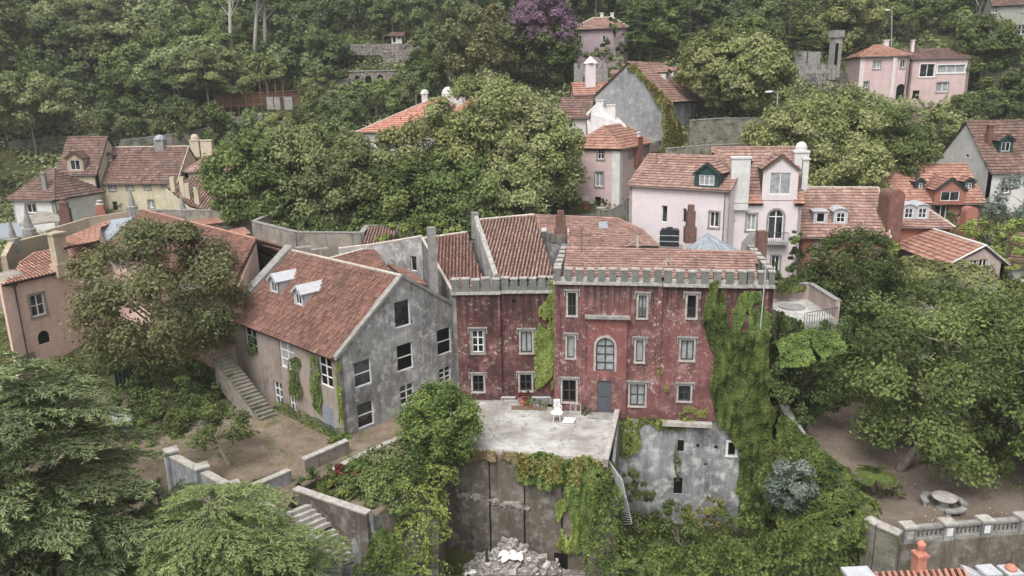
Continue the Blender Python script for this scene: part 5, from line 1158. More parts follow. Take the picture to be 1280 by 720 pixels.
h = house('grey_house', 'drab greenish grey house cut by the top right corner', 'house', atY(1240, 6, 124), atY(1310, 3, 121), 9, 20, 2, 'side', greenish, t_brown, 'flat', F=[(1240, 7, 1248, 16, 'w22'), (1272, 31, 1282, 43, 'w22'), (1277, 7, 1284, 15, 'w22')], tw=.4, tl=.55)
# right hand group
h = house('red_house', 'low terracotta walled house with two white dormers and a tall round topped chimney wall', 'house', atY(1001, 293, 68.5), atY(1112, 289, 67), 11, 4.5, 3.7, 'side', brickred, t_pink, 'flat', F=[(1017, 303, 1026, 322, 'p21'), (1080, 296, 1088, 312, 'p21')], tw=.33, tl=.42, cap=t_white)
for px, s in ((1025, 'shed'), (1050, 'arch')): dormer(h['root'], roofpt(h, px, 281) + Z * .1, h['u'], 1.25, 1.15, 2.6, s, zinc, zinc, 'p22' if s == 'arch' else 'n11', None, zinc)
def archwall(name, label, px0, px1, py0, py1, Y, th, mat, parent=None):
    a, b = atY(px0, py1, Y), atY(px1, py1, Y); fr = Fr(flat(a), flat(b - a)); w_ = flat(b - a).length; zt = atY((px0 + px1) / 2, py0, Y).z; r = w_ / 2
    pts = [(0, a.z), (w_, a.z)] + [(r + r * math.cos(t), zt - r * .8 + r * .8 * math.sin(t)) for t in [math.pi * k / 8 for k in range(9)]]
    m = MB(); m.slab([fr.P(*q) for q in pts], -fr.n * th); o = obj(name, m, mat, parent)
    return tag(o, label, 'wall') if label else o
archwall('chimney_wall', None, 1105, 1124, 238, 312, 67.5, 2.0, brown_st, h['root']); archwall('chimney_face', None, 1107, 1123, 240, 310, 67.45, .05, plaster('sooty_red_render', (.26, .12, .10), (.16, .08, .07), (.32, .17, .14), .6, 0, (.08, .05, .045)), h['root'])
h = house('annex', 'pinkish annex with two white arched dormers behind the round topped chimney wall', 'house', atY(1117, 281, 71), atY(1189, 276, 70), 7, 5, 1.7, 'side', brickred, t_pink, 'flat', hipr=2, tw=.33, tl=.42, cap=t_white)
for px in (1135, 1152): dormer(h['root'], roofpt(h, px, 275) + Z * .05, h['u'], 1.2, 1.2, 2.4, 'arch', zinc, zinc, 'p22', None, zinc)
p0 = atY(1186, 330, 62); h = house('low_house', 'low building with long tiled roof and a faded pink gable behind the big right tree', 'house', p0, atY(1256, 327, 62), 9.5, 3.5, 1.55, 'front', plaster('faded_gable', (.40, .34, .31), (.33, .23, .2), (.47, .43, .4), .5, 0, (.2, .18, .16)), t_orange, 'flat', F=[(1211.5, 325, 1221, 350, 'p22'), (1223, 324, 1233, 349, 'p22')], L=[(1133, 313, 1145, 318, 'void')], tw=.34, tl=.45, cap=white, rp=.6)
h = house('dormer_house', 'terracotta house with orange roof, green trimmed central gable and two tiny dormers', 'house', atY(1108, 252, 79), atY(1231, 248.5, 78), 10, 5.5, 3.4, 'side', brickred, t_orange, 'flat', F=[(1169, 256.5, 1183, 275, 'g21'), (1199, 262, 1204, 272, 'n11')], tw=.34, tl=.45)
dormer(h['root'], roofpt(h, 1184, 252) - h['bk'] * .45, h['u'], 3.1, 1.25, 2.6, 'gable', brickred, gfr, 'g21', t_orange)
for px in (1149, 1210.5): dormer(h['root'], roofpt(h, px, 237) + Z * .05, h['u'], 1.0, .75, 1.6, 'gable', gfr, gfr, 'p22', t_orange)
m = MB(); c = roofpt(h, 1145, 236); m.cbox(c - Z, .3, .3, 2.8); obj('flue', m, iron, h['root'])
archwall('arched_pillar', 'small round topped terracotta wall pillar in front of the green trimmed house', 1203, 1217, 259, 308, 70, 1.0, brickred)
h = house('tall_house', 'tall pale grey gabled house with brown roof and green dormer at the right edge', 'house', atY(1238, 213, 83), atY(1310, 213, 83), 11, 6, 5.1, 'side', white, t_brown, 'flat', F=[(1252, 223, 1263, 241, 'w22'), (1239, 265, 1262, 285, 'varch')], L=[(1207, 193, 1211, 196, 'void')], tw=.34, tl=.45, oh=.3)
dormer(h['root'], roofpt(h, 1256, 192) + Z * .1, h['u'], 1.6, 1.3, 2.2, 'gable', gfr, gfr, 'p21', t_brown)
chimney(h['root'], roofpt(h, 1235, 180) - Z * .5, roofpt(h, 1235, 180).z + 2.0, .55, .55, 0, brown_st)
h = house('side_house', 'small white outbuilding left of the tall grey gable', 'house', atY(1170, 192, 97), atY(1186, 192, 97), 4, 7, .3, 'side', white, t_brown, 'flat', F=[(1175, 199, 1184, 212, 'varch')])
# white shed low on the wooded bank
h = house('shed', 'tiny white gabled shed among shrubs below the pink houses', 'house', atY(1131, 152, 104), atY(1142, 155, 103), 3, 13, .8, 'front', white, t_brown, 'flat', F=[(1136, 150, 1139, 154, 'void')], tw=.4, tl=.5)
# round corner roof at right edge
h = house('edge_house', 'brown tiled roof and white wall half hidden by bright shrubs at the right edge', 'house', atY(1262, 330, 66), atY(1330, 335, 64), 8, 2, 2.2, 'side', white, t_brown, 'flat', tw=.34, tl=.45)
# pink walled roof terrace
t = thing('roof_terrace', 'flat cream roof terrace with round hatch and pink parapet above the ivy bank', 'terrace', atY(1005, 392, 53) - Z * 6)
q = [atZ(962, 385, 6.3), atZ(1012, 404, 6.3), atZ(1040, 398, 6.3), atZ(1000, 372, 6.3)]; q = [atZ(960, 383, 6.3), atZ(1005, 405, 6.3), atZ(1046, 397, 6.3), atZ(1012, 374, 6.3), atZ(966, 372, 6.3)]
m = MB(); m.slab(q, 7); obj('floor', m, screed, t); m = MB(); c = atZ(990, 384, 6.32); m.lathe(c, [(.95, 0), (.95, .08), (.6, .1)], 16); obj('hatch', m, stone_g, t)
for a, b in ((q[4], q[3]), (q[3], q[2])):
    s = flat(b - a).normalized().cross(Z) * .15; m = MB(); m.slab([a - s + Z * 1.25, b - s + Z * 1.25, b + s + Z * 1.25, a + s + Z * 1.25], 3); obj('parapet', m, MATS['faded_gable'], t); m = MB(); s *= 1.4; m.slab([a - s + Z * 1.352, b - s + Z * 1.352, b + s + Z * 1.352, a + s + Z * 1.352], .1); obj('coping', m, stone_g, t)
m = MB()
for k in range(14): p = q[1].lerp(q[2], k / 13); m.tube([p, p + Z * .8], .02, 4)
m.tube([q[1] + Z * .8, q[2] + Z * .8], .025, 4); obj('railing', m, iron, t, kind='stuff')
# bastion with battlements at the upper right
t = thing('bastion', 'rough stone round bastion with battlements and corner turret below the dark conifers', 'wall', atY(1025, 128, 116)); A, B = atY(1004, 92, 117), atY(1046, 88, 114); fr = Fr(flat(A), flat(B - A)); L_ = flat(B - A).length
m = MB(); k = 8; pts = [fr.P(L_ * i / k, 0, .9 * math.sin(math.pi * i / k)) for i in range(k + 1)] + [fr.P(L_, 0, -6), fr.P(0, 0, -6)]; m.slab([p + Z * A.z for p in pts], 9); obj('bastion_body', m, stone_d, t)
f2 = Fr(flat(atY(983, 88, 119)), flat(B - atY(983, 88, 119))); L2 = flat(B - atY(983, 88, 119)).length
m = MB(); m.fbox(f2, 0, L2, A.z - 1.0, A.z + .5, .5, 0); obj('parapet', m, stone_g, t)
for k in range(6): m = MB(); m.fbox(f2, .3 + k * L2 / 6, .3 + k * L2 / 6 + .75, A.z + .502, A.z + 1.2, .5, 0); obj('merlon', m, stone_g, t)
c = atY(1042, 88, 114.5); zt = atY(1046, 40, 114.5).z; m = MB(); m.cbox(c - Z, 1.25, 1.2, zt - c.z + .2, .2); m.cbox(Vector((c.x, c.y, zt - .8)), 1.6, 1.5, 1.0, .2); tw_ = obj('turret', m, stone_g, t); m = MB(); m.cbox(c + Vector((-.1, -.62, .8)), .45, .2, 3.0, .2); obj('slit', m, voidm, tw_)
for k, px in enumerate((1000, 1017)):
    m = MB(); p = atY(px, 78, 121); m.cbox(p - Z * 1.2, 2.0, .12, 2.8, .1); obj('fence_panel', m, stone_g, t)
lowwall('retaining_wall', 'mottled retaining wall under the pair of round pale green trees', [atY(862, 151, 99), atY(905, 148, 99), atY(962, 148, 98)], .6, 4, stone_m, stone_g)
lowwall('retaining_wall', 'low stone wall behind the white house roof below the retaining wall', [atY(832, 186, 92), atY(880, 182, 91), atY(930, 180, 90)], .4, 3, stone_m, stone_g)
h = house('garden_house', 'low shaded grey building behind the trunks of the two pale green trees', 'house', atY(892, 124, 112), atY(950, 122, 112), 5, 14, 1, 'side', stone_g and greenish, t_brown, 'flat', F=[(908, 127, 913, 134, 'void'), (928, 127, 934, 137, 'void')], tw=.4, tl=.5)
# left group: yellow house, white cottage, pale pink roofs
h = house('yellow_house', 'narrow tall cream house with steep brown roof and a white gabled dormer', 'house', atY(73, 216, 103), atY(121, 214.5, 103), 8, 4, 4.5, 'side', cream, t_brown, 'flat', F=[(86, 231, 92.5, 239, 's21'), (98, 230, 103, 241, 'w21'), (111.5, 230, 117.5, 246, 'void')], tw=.38, tl=.45, oh=.3)
dormer(h['root'], roofpt(h, 96, 215) + Z * .1 - h['bk'] * .1, h['u'], 2.2, 1.7, 2.6, 'gable', beige, wood, 'p21', t_brown, beige)
h = house('cream_house', 'long cream house with wide mossy brown roof and a grey domed roof lantern', 'house', atY(123, 226.5, 104), atY(221, 222.5, 103.2), 8.5, 4, 4.3, 'side', cream, t_brown, 'flat', F=[(136.5, 228, 144, 238, 's21'), (158, 227, 166, 237, 's21'), (180, 226, 187.5, 236.5, 's21'), (202, 224.5, 209.5, 234, 's21'), (141, 252, 147, 263, 'void'), (185.5, 250, 192, 260, 's21')], tw=.38, tl=.45, cap=t_white, cornice=white)
dormer(h['root'], roofpt(h, 137.5, 203) + Z * .1, h['u'], .95, .85, 1.3, 'gable', wood, wood, 'p21', t_brown)
m = MB(); c = h['P'](7.3, h['D'] / 2, h['h'] - .5); m.cbox(c, 1.3, 1.3, 1.5); lt = obj('roof_lantern', m, stone_g, h['root']); m = MB(); m.lathe(c + Z * 1.502, [(.85, 0), (.75, .3), (.45, .6), (.05, .75)], 10); obj('lantern_dome', m, sheet, lt)
h = house('cottage', 'small white cottage with hipped brown tile roof left of the yellow house', 'house', atY(14, 246.5, 95), atY(67, 246, 93.5), 8, 5, 3.2, 'side', white, t_brown, 'flat', F=[(33, 255, 45, 266, 'w21')], hipl=2.5, hipr=3.2, tw=.38, tl=.45, cap=t_brown)
chimney(h['root'], roofpt(h, 57, 236) - Z * .5, roofpt(h, 57, 236).z + 1.9, .5, .5, 0, stone_g)
h = house('pale_house', 'cream house with pale pink hip roof and two white round chimneys beside the cream house', 'house', atY(232, 213, 105), atY(286, 207, 105), 9, 8, 2.7, 'side', cream, t_pink, 'flat', hipl=3.5, hipr=3, tw=.38, tl=.45, cap=t_pink)
for px0, px1, rt in ((239, 250, True), (252, 266, False)): bigchim(Fr(h['P'](0, 6.5, 0), h['u']), px0, px1, 176, 196, 1.0, cream, h['root'], 0, rt)
bigchim(Fr(h['P'](0, 2.5, 0), h['u']), 258.5, 266, 194, 208, .7, cream, h['root'], 0)
t = thing('cream_annex', 'lean-to with striped pink tile roof and four thin cream chimneys beside the dark tree', 'house', atY(240, 262, 92) - Z * 3)
pl = plane3((207, 233, 98), (273, 211, 103), (262, 264, 91)); q = onp([(207, 233), (232, 225), (273, 211), (290, 225), (262, 264), (236, 257)], pl); roof(t, q, t_pink, 'barrel', .42, .6, cap if False else .2); m = MB(); m.slab([p - Z * .25 for p in q], 5); obj('wall', m, cream, t)
q = [atY(262, 264, 91), atY(322, 266, 90), atY(318, 252, 95), atY(275, 250, 96)]; roof(t, q, t_pink, 'barrel', .42, .6)
for px, y0, y1, Y in ((217, 221, 236, 96), (229.5, 221, 243, 95), (236, 229, 248, 94.5), (248, 234, 258, 93)): a = atY(px, y1, Y); m = MB(); m.cbox(a - Z * .4, .55, .55, atY(px, y0, Y).z - a.z + .4); obj('chimney', m, cream, t)
h = house('red_roof_house', 'house with orange roof mostly hidden behind the great plane trees', 'house', atY(449, 163, 101), atY(606, 166, 99), 12, 8, 3.9, 'side', white, t_new, 'flat', hipl=9, tw=.38, tl=.48, cap=t_white)
for px, s in ((561, .95), (573, 1.15)): c = atY(px, 124, 105); m = MB(); m.lathe(c - Z * 2, [(s, 0), (s, 2.8), (s * .8, 3.3), (s * .4, 3.6), (.05, 3.65)], 12); obj('round_chimney', m, white, h['root'])
m = MB(); c = atY(562, 116, 106); m.tube([c, c + Z * 3], .05, 4); m.tube([c + Z * 2.6 - Vector((.5, 0, 0)), c + Z * 2.6 + Vector((.5, 0, 0))], .04, 4); obj('antenna', m, iron, h['root'])
c = atY(531, 122, 106); m = MB(); m.cbox(c - Z * 4, .8, .8, 4.5); m.lathe(c + Z * .5, [(.6, 0), (.5, .4), (.1, .6)], 8); obj('chimney', m, white, h['root'])
# shed roofs and pinnacles by the left parapets
m = MB(); m.slab([atY(20, 282, 80), atY(92, 274, 80), atY(62, 265, 88), atY(48, 264, 88)], .15); tag(obj('shed_roof', m, concrete_wall), 'flat pale grey shed roof behind the grey stone pinnacles', 'roof')
m = MB(); m.slab([atY(-10, 299, 72), atY(34, 294, 72), atY(22, 278, 82), atY(-10, 280, 82)], .15); tag(obj('shed_roof', m, sheet), 'ribbed grey roof at the left edge behind the first pinnacle', 'roof')
def pinnacle(label, px, y0, y1, Y, r=None):
    a = atY(px, y1, Y); H = atY(px, y0, Y).z - a.z; r = r or H * .2; m = MB(); m.lathe(a - Z * .8, [(r * 1.1, 0), (r * 1.1, .8 + H * .16), (r * .8, .8 + H * .2), (r * .12, .8 + H * .93), (r * .16, .8 + H * .95), (.02, .8 + H)], 8); tag(obj('pinnacle', m, stone_g), label, 'pinnacle', 'grey stone pinnacles on the parapets')
pinnacle('grey stone pinnacle nearest the left edge of the beige parapet', 17, 273, 303, 64.5); pinnacle('tall grey pinnacle on a moulded base by the flat shed roof', 37, 256, 292, 70.5)
pinnacle('grey pinnacle on the parapet corner before the cream house', 166, 234, 263, 79); pinnacle('grey pinnacle on the stained wall before the cream lean-to', 229, 239, 266, 77.5)
for lb, px, y0, y1, Y in (('fat red brick chimney rising through the beige parapet', 83, 249, 276, 76), ('slender red chimney with pale cap on the beige parapet', 128, 252, 276, 78)):
    a = atY(px, y1, Y); H = atY(px, y0, Y).z - a.z; t = thing('chimney_stack', lb, 'chimney', a); m = MB(); m.cbox(a - Z * 1.5, .95, .95, H * .55 + 1.5, .3); m.cbox(a + Z * (H * .55), .75, .75, H * .3, .3); obj('stack', m, brown_st if px < 100 else brickred, t); m = MB(); m.lathe(a + Z * (H * .85), [(.45, 0), (.3, .2), (.35, .4), (.1, .5)], 8); obj('chimney_pot', m, stone_l if px > 100 else brown_st, t)
lowwall('beige_parapet', 'tall beige parapet wall around the far left tiled roof', [atY(4, 320, 60.5), atY(13, 303, 64), atY(66, 290, 69.5), atY(70, 288, 72)], .4, 3.6, beige, None)
lowwall('beige_parapet', 'beige parapet wall with chimneys running behind the grey metal roof patch', [atY(56, 288, 73), atY(110, 272, 76.5), atY(165, 263, 79)], .4, 3.6, beige, None)
lowwall('road_wall', 'long stained concrete wall zigzagging between the old roofs and the street trees', [atY(165, 263, 79), atY(250, 263, 77), atY(338, 268, 74.5), atY(317, 277, 71), atY(371, 290.5, 69), atY(452, 291.5, 69), atY(459, 282, 72), atY(504, 282, 72)], .4, 3.4, concrete_wall, stone_g)
roof(PK, [atY(232, 283, 74), atY(282, 280, 72.5), atY(270, 271, 75), atY(244, 277, 76)], t_orange, 'barrel', .3, .45); roof(PK, [atY(280, 299, 69), atY(314, 293, 69), atY(306, 284, 72), atY(282, 290, 72)], t_orange, 'barrel', .3, .45)
# hillside structures
h = house('hut', 'tiny pale hut with an open lean-to on the upper hill terrace', 'hut', atY(487, 44, 150), atY(504.5, 44, 150), 3, 30, .5, 'side', white, t_brown, 'flat', F=[(491, 44.5, 494.5, 53, 'void'), (497, 44, 501, 49, 'n11')], tw=.5, tl=.6)
m = MB(); q = [atY(478, 45, 150), atY(487, 43, 150), atY(487, 42, 152), atY(479, 44, 152)]; m.slab(q, .12); obj('lean_to_roof', m, wood, h['root']); m = MB(); c = atY(479, 53, 150); m.cbox(c - Z, .2, .2, 2.2); obj('post', m, wood, h['root'])
lowwall('terrace_wall', 'weathered stone wall under the small pale hut', [atY(438, 55.5, 148), atY(500, 54.5, 148), atY(524, 53, 149)], .5, 2.0, stone_d, None)
lowwall('terrace_wall', 'pale edged stone wall between the hut and the arched wall', [atY(478, 65, 147), atY(522, 63.5, 147)], .5, 2.5, stone_d, stone_l)
t = thing('arched_wall', 'old stone wall with three dark arches on the hillside', 'wall', atY(465, 106, 141)); A, B = atY(436, 92, 141), atY(495, 90, 140); fr = Fr(flat(A), flat(B - A)); L_ = flat(B - A).length
facade(t, fr, [(0, A.z - 6), (L_, A.z - 6), (L_, A.z + .3), (0, A.z)], stone_d, [(443.5, 94.5, 449.5, 103, 'varch'), (456.5, 94.5, 464.5, 104, 'varch'), (471.5, 93.5, 479, 103, 'varch')], reveal=.6); m = MB(); m.fbox(fr, 0, L_, A.z + .302, A.z + .5, .15, -1.5); obj('coping', m, stone_g, t)
t = thing('scaffold_fence', 'rusty red pole fence with corrugated gates round the hillside clearing', 'fence', atY(330, 140, 131))
A, B = atY(270, 138, 130), atY(375, 134, 131); zf = lambda f: A.lerp(B, f)
for k in range(12):
    f = k / 11; p = zf(f); H = (5.2 if k in (4, 6, 7, 8, 9, 11) else 3.2); m = MB(); m.tube([p - Z * 1.5, p + Z * H * .8], .09, 5); obj('post', m, rust, t)
for z in (.6, 1.6, 2.5):
    m = MB(); m.tube([zf(0) + Z * z, zf(1) + Z * (z + .3)], .07, 4); obj('rail', m, rust, t)
m = MB()
for k in range(90): p = zf(k / 89); m.obox(p + Z * .4, (B - A).normalized() * .06, Vector((0, .05, 0)), Z * 2.1)
obj('palings', m, rust, t, kind='stuff')
for px, w_ in ((338, 1.8), (347, 1.6), (361, 2.2)): p = atY(px, 134, 129.8); m = MB(); m.cbox(p - Z * .4, w_ * .62, .12, 2.1); obj('gate_panel', m, stone_g, t)
lowwall('terrace_wall', 'low pale retaining wall below the rusty pole fence', [atY(283, 146, 128), atY(335, 143, 127), atY(372, 150, 126)], .5, 2.5, stone_d, None)
def aerial(parent, p, h=2.2):
    m = MB(); m.tube([p, p + Z * h], .03, 4)
    for k in range(4): z = h * (.7 + .09 * k); w_ = .55 - .1 * k; m.tube([p + Vector((-w_, .05, z)), p + Vector((w_, -.05, z))], .018, 4)
    obj('aerial', m, iron, parent)
aerial(WH, roofpt(wl0, 820, 205)); aerial(stoneh['root'], stoneh['P'](6, 6, stoneh['h'])); aerial(RED, onplane(727, 316, *pl1), 1.8); aerial(RR, P3[1] - Z * .1, 2.0)
for lb, a, b, sg in (('thin cable sagging from the pink corner house to the white house', atY(784, 222, 84), atY(797, 236, 70), .6), ('thin cable crossing before the tall grey gabled house', atY(1160, 235, 79), atY(1262, 246, 82), .5), ('long thin cable over the pit in front of the terrace', atY(330, 712, 30), atY(800, 716, 30), .25)):
    m = MB(); m.tube([a.lerp(b, k / 12) - Z * (sg * math.sin(math.pi * k / 12)) for k in range(13)], .014, 4); tag(obj('cable', m, iron), lb, 'cable')
# street lamps
def lamp(label, base, top, reach):
    t = thing('street_lamp', label, 'street lamp', base); m = MB(); m.tube([base - Z, top], [.1, .06], 6); obj('pole', m, pole_m, t); m = MB(); m.tube([top - Z * .05, top + Vector((reach * .6, -.2, .25)), top + Vector((reach, -.3, .2))], .05, 5); obj('arm', m, pole_m, t)
    e = top + Vector((reach, -.3, .14)); m = MB(); m.lathe(e - Z * .08, [(.12, 0), (.32, .04), (.25, .14), (.06, .2)], 8, sx=1.6); obj('lamp_head', m, plastic_w, t)
lamp('tall street lamp on the upper road above the pink houses', atY(1115, 50, 134), atY(1115, 14, 134), -1.0)
lamp('street lamp with white head beside the round pale green trees', atY(972, 142, 95), atY(972, 116, 95), -1.2)
m = MB(); a, b = atY(1113, 20, 134), atY(1000, 108, 105); m.tube([a.lerp(b, k / 10) - Z * (1.2 * math.sin(math.pi * k / 10)) for k in range(11)], .03, 4); tag(obj('cable', m, iron), 'sagging overhead cable from the upper street lamp down the slope', 'cable')
# person walking on the street
def person(base, face):
    t = thing('person', 'person in a red jacket walking on the street before the pink corner house', 'person', base)
    J = {'pel': (0, 0, .93), 'waist': (0, -.01, 1.1), 'chest': (0, -.03, 1.33), 'neck': (0, -.04, 1.5), 'head': (0, -.07, 1.62), 'crown': (0, -.06, 1.76)}
    E = [('pel', 'waist'), ('waist', 'chest'), ('chest', 'neck'), ('neck', 'head'), ('head', 'crown')]; R = {'pel': .15, 'waist': .135, 'chest': .165, 'neck': .055, 'head': .1, 'crown': .075}
    for s, q in ((-1, .22), (1, -.2)):
        n = 'l' if s < 0 else 'r'
        J[n + 'hip'] = (s * .1, 0, .88); J[n + 'kn'] = (s * .1, -q * .6 - .04, .48); J[n + 'an'] = (s * .1, -q * .9 + .06, .08); J[n + 'toe'] = (s * .11, -q * .9 - .12, .035)
        J[n + 'sh'] = (s * .19, -.03, 1.42); J[n + 'el'] = (s * .25, q * .5, 1.14); J[n + 'wr'] = (s * .24, q * .9 - .12, .92); J[n + 'ha'] = (s * .23, q * .9 - .17, .83)
        E += [('pel', n + 'hip'), (n + 'hip', n + 'kn'), (n + 'kn', n + 'an'), (n + 'an', n + 'toe'), ('chest', n + 'sh'), (n + 'sh', n + 'el'), (n + 'el', n + 'wr'), (n + 'wr', n + 'ha')]
        R.update({n + 'hip': .1, n + 'kn': .065, n + 'an': .045, n + 'toe': .035, n + 'sh': .065, n + 'el': .045, n + 'wr': .033, n + 'ha': .04})
    def skin(name, keep, grow, mat, parent):
        ks = [k for k in J if k in keep]; me = bpy.data.meshes.new(name); rot = Matrix.Rotation(face, 3, 'Z'); me.from_pydata([tuple(rot @ Vector(J[k])) for k in ks], [(ks.index(a), ks.index(b)) for a, b in E if a in keep and b in keep], [])
        o = link(name, me, mat, parent, Vector(base)); bpy.context.view_layer.update()
        md = o.modifiers.new('skin', 'SKIN'); md.use_smooth_shade = True; sv = me.skin_vertices[0].data
        for i, k in enumerate(ks): sv[i].radius = (R[k] + grow, R[k] * .85 + grow)
        sv[0].use_root = True; o.modifiers.new('sub', 'SUBSURF').levels = 1; o.modifiers['sub'].render_levels = 1; return o
    skinm = plain('skin', (.42, .27, .2), .6)
    body = skin('body', set(J), 0, skinm, t)
    skin('jacket', {'waist', 'chest', 'lsh', 'lel', 'lwr', 'rsh', 'rel', 'rwr'}, .022, plain('red_jacket', (.30, .03, .035), .8), t); skin('trousers', {'pel', 'lhip', 'lkn', 'lan', 'rhip', 'rkn', 'ran'}, .02, plain('dark_trousers', (.03, .032, .045), .9), t)
    m = MB(); hp = Vector(base) + Matrix.Rotation(face, 3, 'Z') @ Vector((0, -.05, 1.64)); m.lathe(hp, [(.1, 0), (.118, .05), (.11, .12), (.06, .17), (.01, .18)], 10); obj('hair', m, bark, t, smooth=True)
pp_ = atY(711, 267, 81); pp_.z = 9.42; pp_ = atZ(711, 267.5, 9.42); person(pp_, 2.3)
# ------------------------------------------------------------------ cedars in the near left corner
def cedar(label, base, H, R, mat, nb=60, seed=1, f0=.1, group=None, step=.2, nd=.075, leaf=.26, droop=.34, name='cedar_tree', tw=.45, wl=.8):
    rg = np.random.default_rng(seed); base = Vector(base); root = thing(name, label, 'tree', base, group)
    Pn, Dn, Nn, Tn = [], [], [], []; mb = MB(); mb.tube([base - Z * .5, base + Z * H * .5, base + Z * H * .98], [H * .026, H * .016, .04], 8)
    b0 = np.array([0, 0, 0.])
    for i in range(nb):
        f = (i + .5) / nb; z = H * (f0 + (.97 - f0) * f); L = (R * (1 - f) ** wl + .5) * rg.uniform(.72, 1.12); az = i * 2.39996 + rg.uniform(-.3, .3)
        d = np.array([math.cos(az), math.sin(az), 0]); s = np.array([-d[1], d[0], 0]); rise = rg.uniform(.12, .32); dr = droop * rg.uniform(.7, 1.2); tone = rg.normal(.5, .12)
        path = lambda t: np.array([0, 0, z]) + d * L * t + np.array([0, 0, 1.0]) * L * (rise * t - dr * t * t) + s * L * .08 * math.sin(3 * t + i)
        mb.tube([base + Vector(path(t)) for t in (0, .3, .6, .95)], [.035 + L * .014, .02 + L * .008, .03, .012], 5, cap=False)
        t = .18; k = 0
        while t < 1.0:
            p = path(t); fw_ = path(min(t + .03, 1.03)) - path(t); fw_ /= np.linalg.norm(fw_); sg = 1 if k % 2 else -1
            tl = ((1 - t) * L * tw + .45) * rg.uniform(.7, 1.2) if t < .97 else .5
            td = fw_ * .8 + s * sg * rg.uniform(.45, .8) + np.array([0, 0, rg.uniform(-.05, .16)]); td /= np.linalg.norm(td)
            m = int(tl / nd) + 2; u = np.linspace(.02, 1, m)[:, None]; q = p + td * tl * u - np.array([0, 0, 1.0]) * (u ** 2) * tl * .16
            sd = np.cross(td, [0, 0, 1.0]); sd /= max(np.linalg.norm(sd), 1e-6)
            for g in (-1, 1, 0):
                ax = td * .8 + sd * g * .75 + np.array([0, 0, .1]); Pn.append(q + ax * leaf * .35 + rg.normal(0, .025, q.shape)); Dn.append(np.repeat(ax[None], m, 0) + rg.normal(0, .22, q.shape)); Nn.append(np.array([0, 0, 1.0]) + rg.normal(0, .38, q.shape)); Tn.append(tone + rg.normal(0, .13, m) + .18 * u[:, 0] - .05)
            t += step / L * rg.uniform(.8, 1.2); k += 1
    pos, dd, nn, tt = map(np.concatenate, (Pn, Dn, Nn, Tn)); me = leafmesh('needles', pos, nn, rg.uniform(.7, 1.25, len(pos)) * leaf, tt, .2, dd)
    link('needles', me, mat, root, base); obj('trunk', mb, bark, root, smooth=True); return root
cedar('great dark green cedar with layered feathery branches in the near left corner', Vector((-21.5, 28.0, -9.5)), 22.8, 10.0, L_ced, 165, 3, wl=.42, tw=.5, leaf=.30)
cedar('bright green young cedar before the grey parapet wall at the bottom left', Vector((-13.0, 28.4, -9)), 15.6, 7.6, L_ced2, 150, 5, wl=.36, tw=.5, leaf=.26)
cedar('mid green cedar rising between the great cedar and the grey parapet wall', Vector((-16.8, 31.5, -9)), 14.5, 6.4, L_ced, 84, 9, wl=.5, tw=.5, leaf=.28)
# ------------------------------------------------------------------ trees of the courtyard and gardens
def at0(px, py, z=0.0): return atZ(px, py, z)
tree('broad brown green magnolia with pale twisting branches in the courtyard before the pink wing', at0(238, 494), 13.8, 5.7, 5.5, L_brown, 420, 125, .25, 1.6, 11, bm=bark_t, tr=.26, lo=-.95, twigs=34, zc=8.2, lean=(-1.6, .3), amp=.2, nb=14)
tree('small flat topped leafy tree standing alone on the courtyard earth', at0(286, 582), 3.7, 2.5, 1.15, L_mid, 60, 90, .19, .75, 21, tr=.12, lo=-.5, lean=(-1.0, .4), zc=2.7, bm=bark_t)
bush('feathery dark shrub in the left garden before the board fence', at0(200, 530) + Z * .5, 3.2, 2.0, 2.2, L_dark, 5200, .2)
bush('shrub thicket under the magnolia beside the stair', at0(215, 500) + Z * .8, 3.6, 2.4, 2.6, L_dark, 6000, .22)
bush('loose green shrub below the house stair and magnolia', at0(240, 515) + Z * .4, 1.7, 1.4, 2.2, L_mid, 2600, .2)
bush('dense green bush at the foot of the far left pink wall', at0(75, 440) + Z * 1.0, 3.4, 2.2, 2.6, L_dark, 4200, .22)
bush('bright low shrub at the far left below the arched window', at0(28, 440) + Z * .8, 2.2, 1.6, 1.7, L_ivy, 2400, .2)
bush('dark shrub beside the dark green board fence', at0(120, 475) + Z * .6, 3.0, 2.0, 2.4, L_dark, 3600, .22)
bush('low ferny plants in front of the metal sheet roofs', at0(150, 552) + Z * .2, 3.2, 1.6, 1.0, L_ivy, 2400, .2)
bush('large glossy green bush between the grey gable and the screed terrace', at0(551, 566) + Z * 1.95, 2.35, 2.2, 2.55, L_ivy, 24000, .19, lo=-.95, amp=.06, cr=.95)
bush('dark lower bush at the end of the planting bed path', at0(528, 572) + Z * .6, 1.1, .9, .8, L_dark, 2000, .18)
bush('leggy green plants crowding the planting bed', at0(470, 604) + Z * .1, 3.0, 1.7, 1.0, L_mid, 9500, .18, cr=.6)
bush('round green plants behind the front wall of the planting bed', at0(478, 622) - Z * .2, 1.3, .9, 1.1, L_mid, 2600, .19, cr=.5)
bush('shaded shrub at the left edge beyond the great cedar', at0(22, 530) + Z * .3, 3.4, 2.2, 2.0, L_dark, 4200, .24, lo=-.9)
bush('tall grey green plants at the back of the planting bed', at0(480, 580) + Z * .1, 2.2, 1.1, .95, L_hill, 5200, .19, cr=.7)
bush('leafy green plants at the right end of the planting bed', at0(505, 592) + Z * .0, 1.7, 1.0, .7, L_ivy, 3800, .19, cr=.7)
bush('dark spiky shrub at the corner of the planting bed', at0(400, 607) + Z * .2, 1.3, 1.0, 1.3, L_dark, 2200, .17)
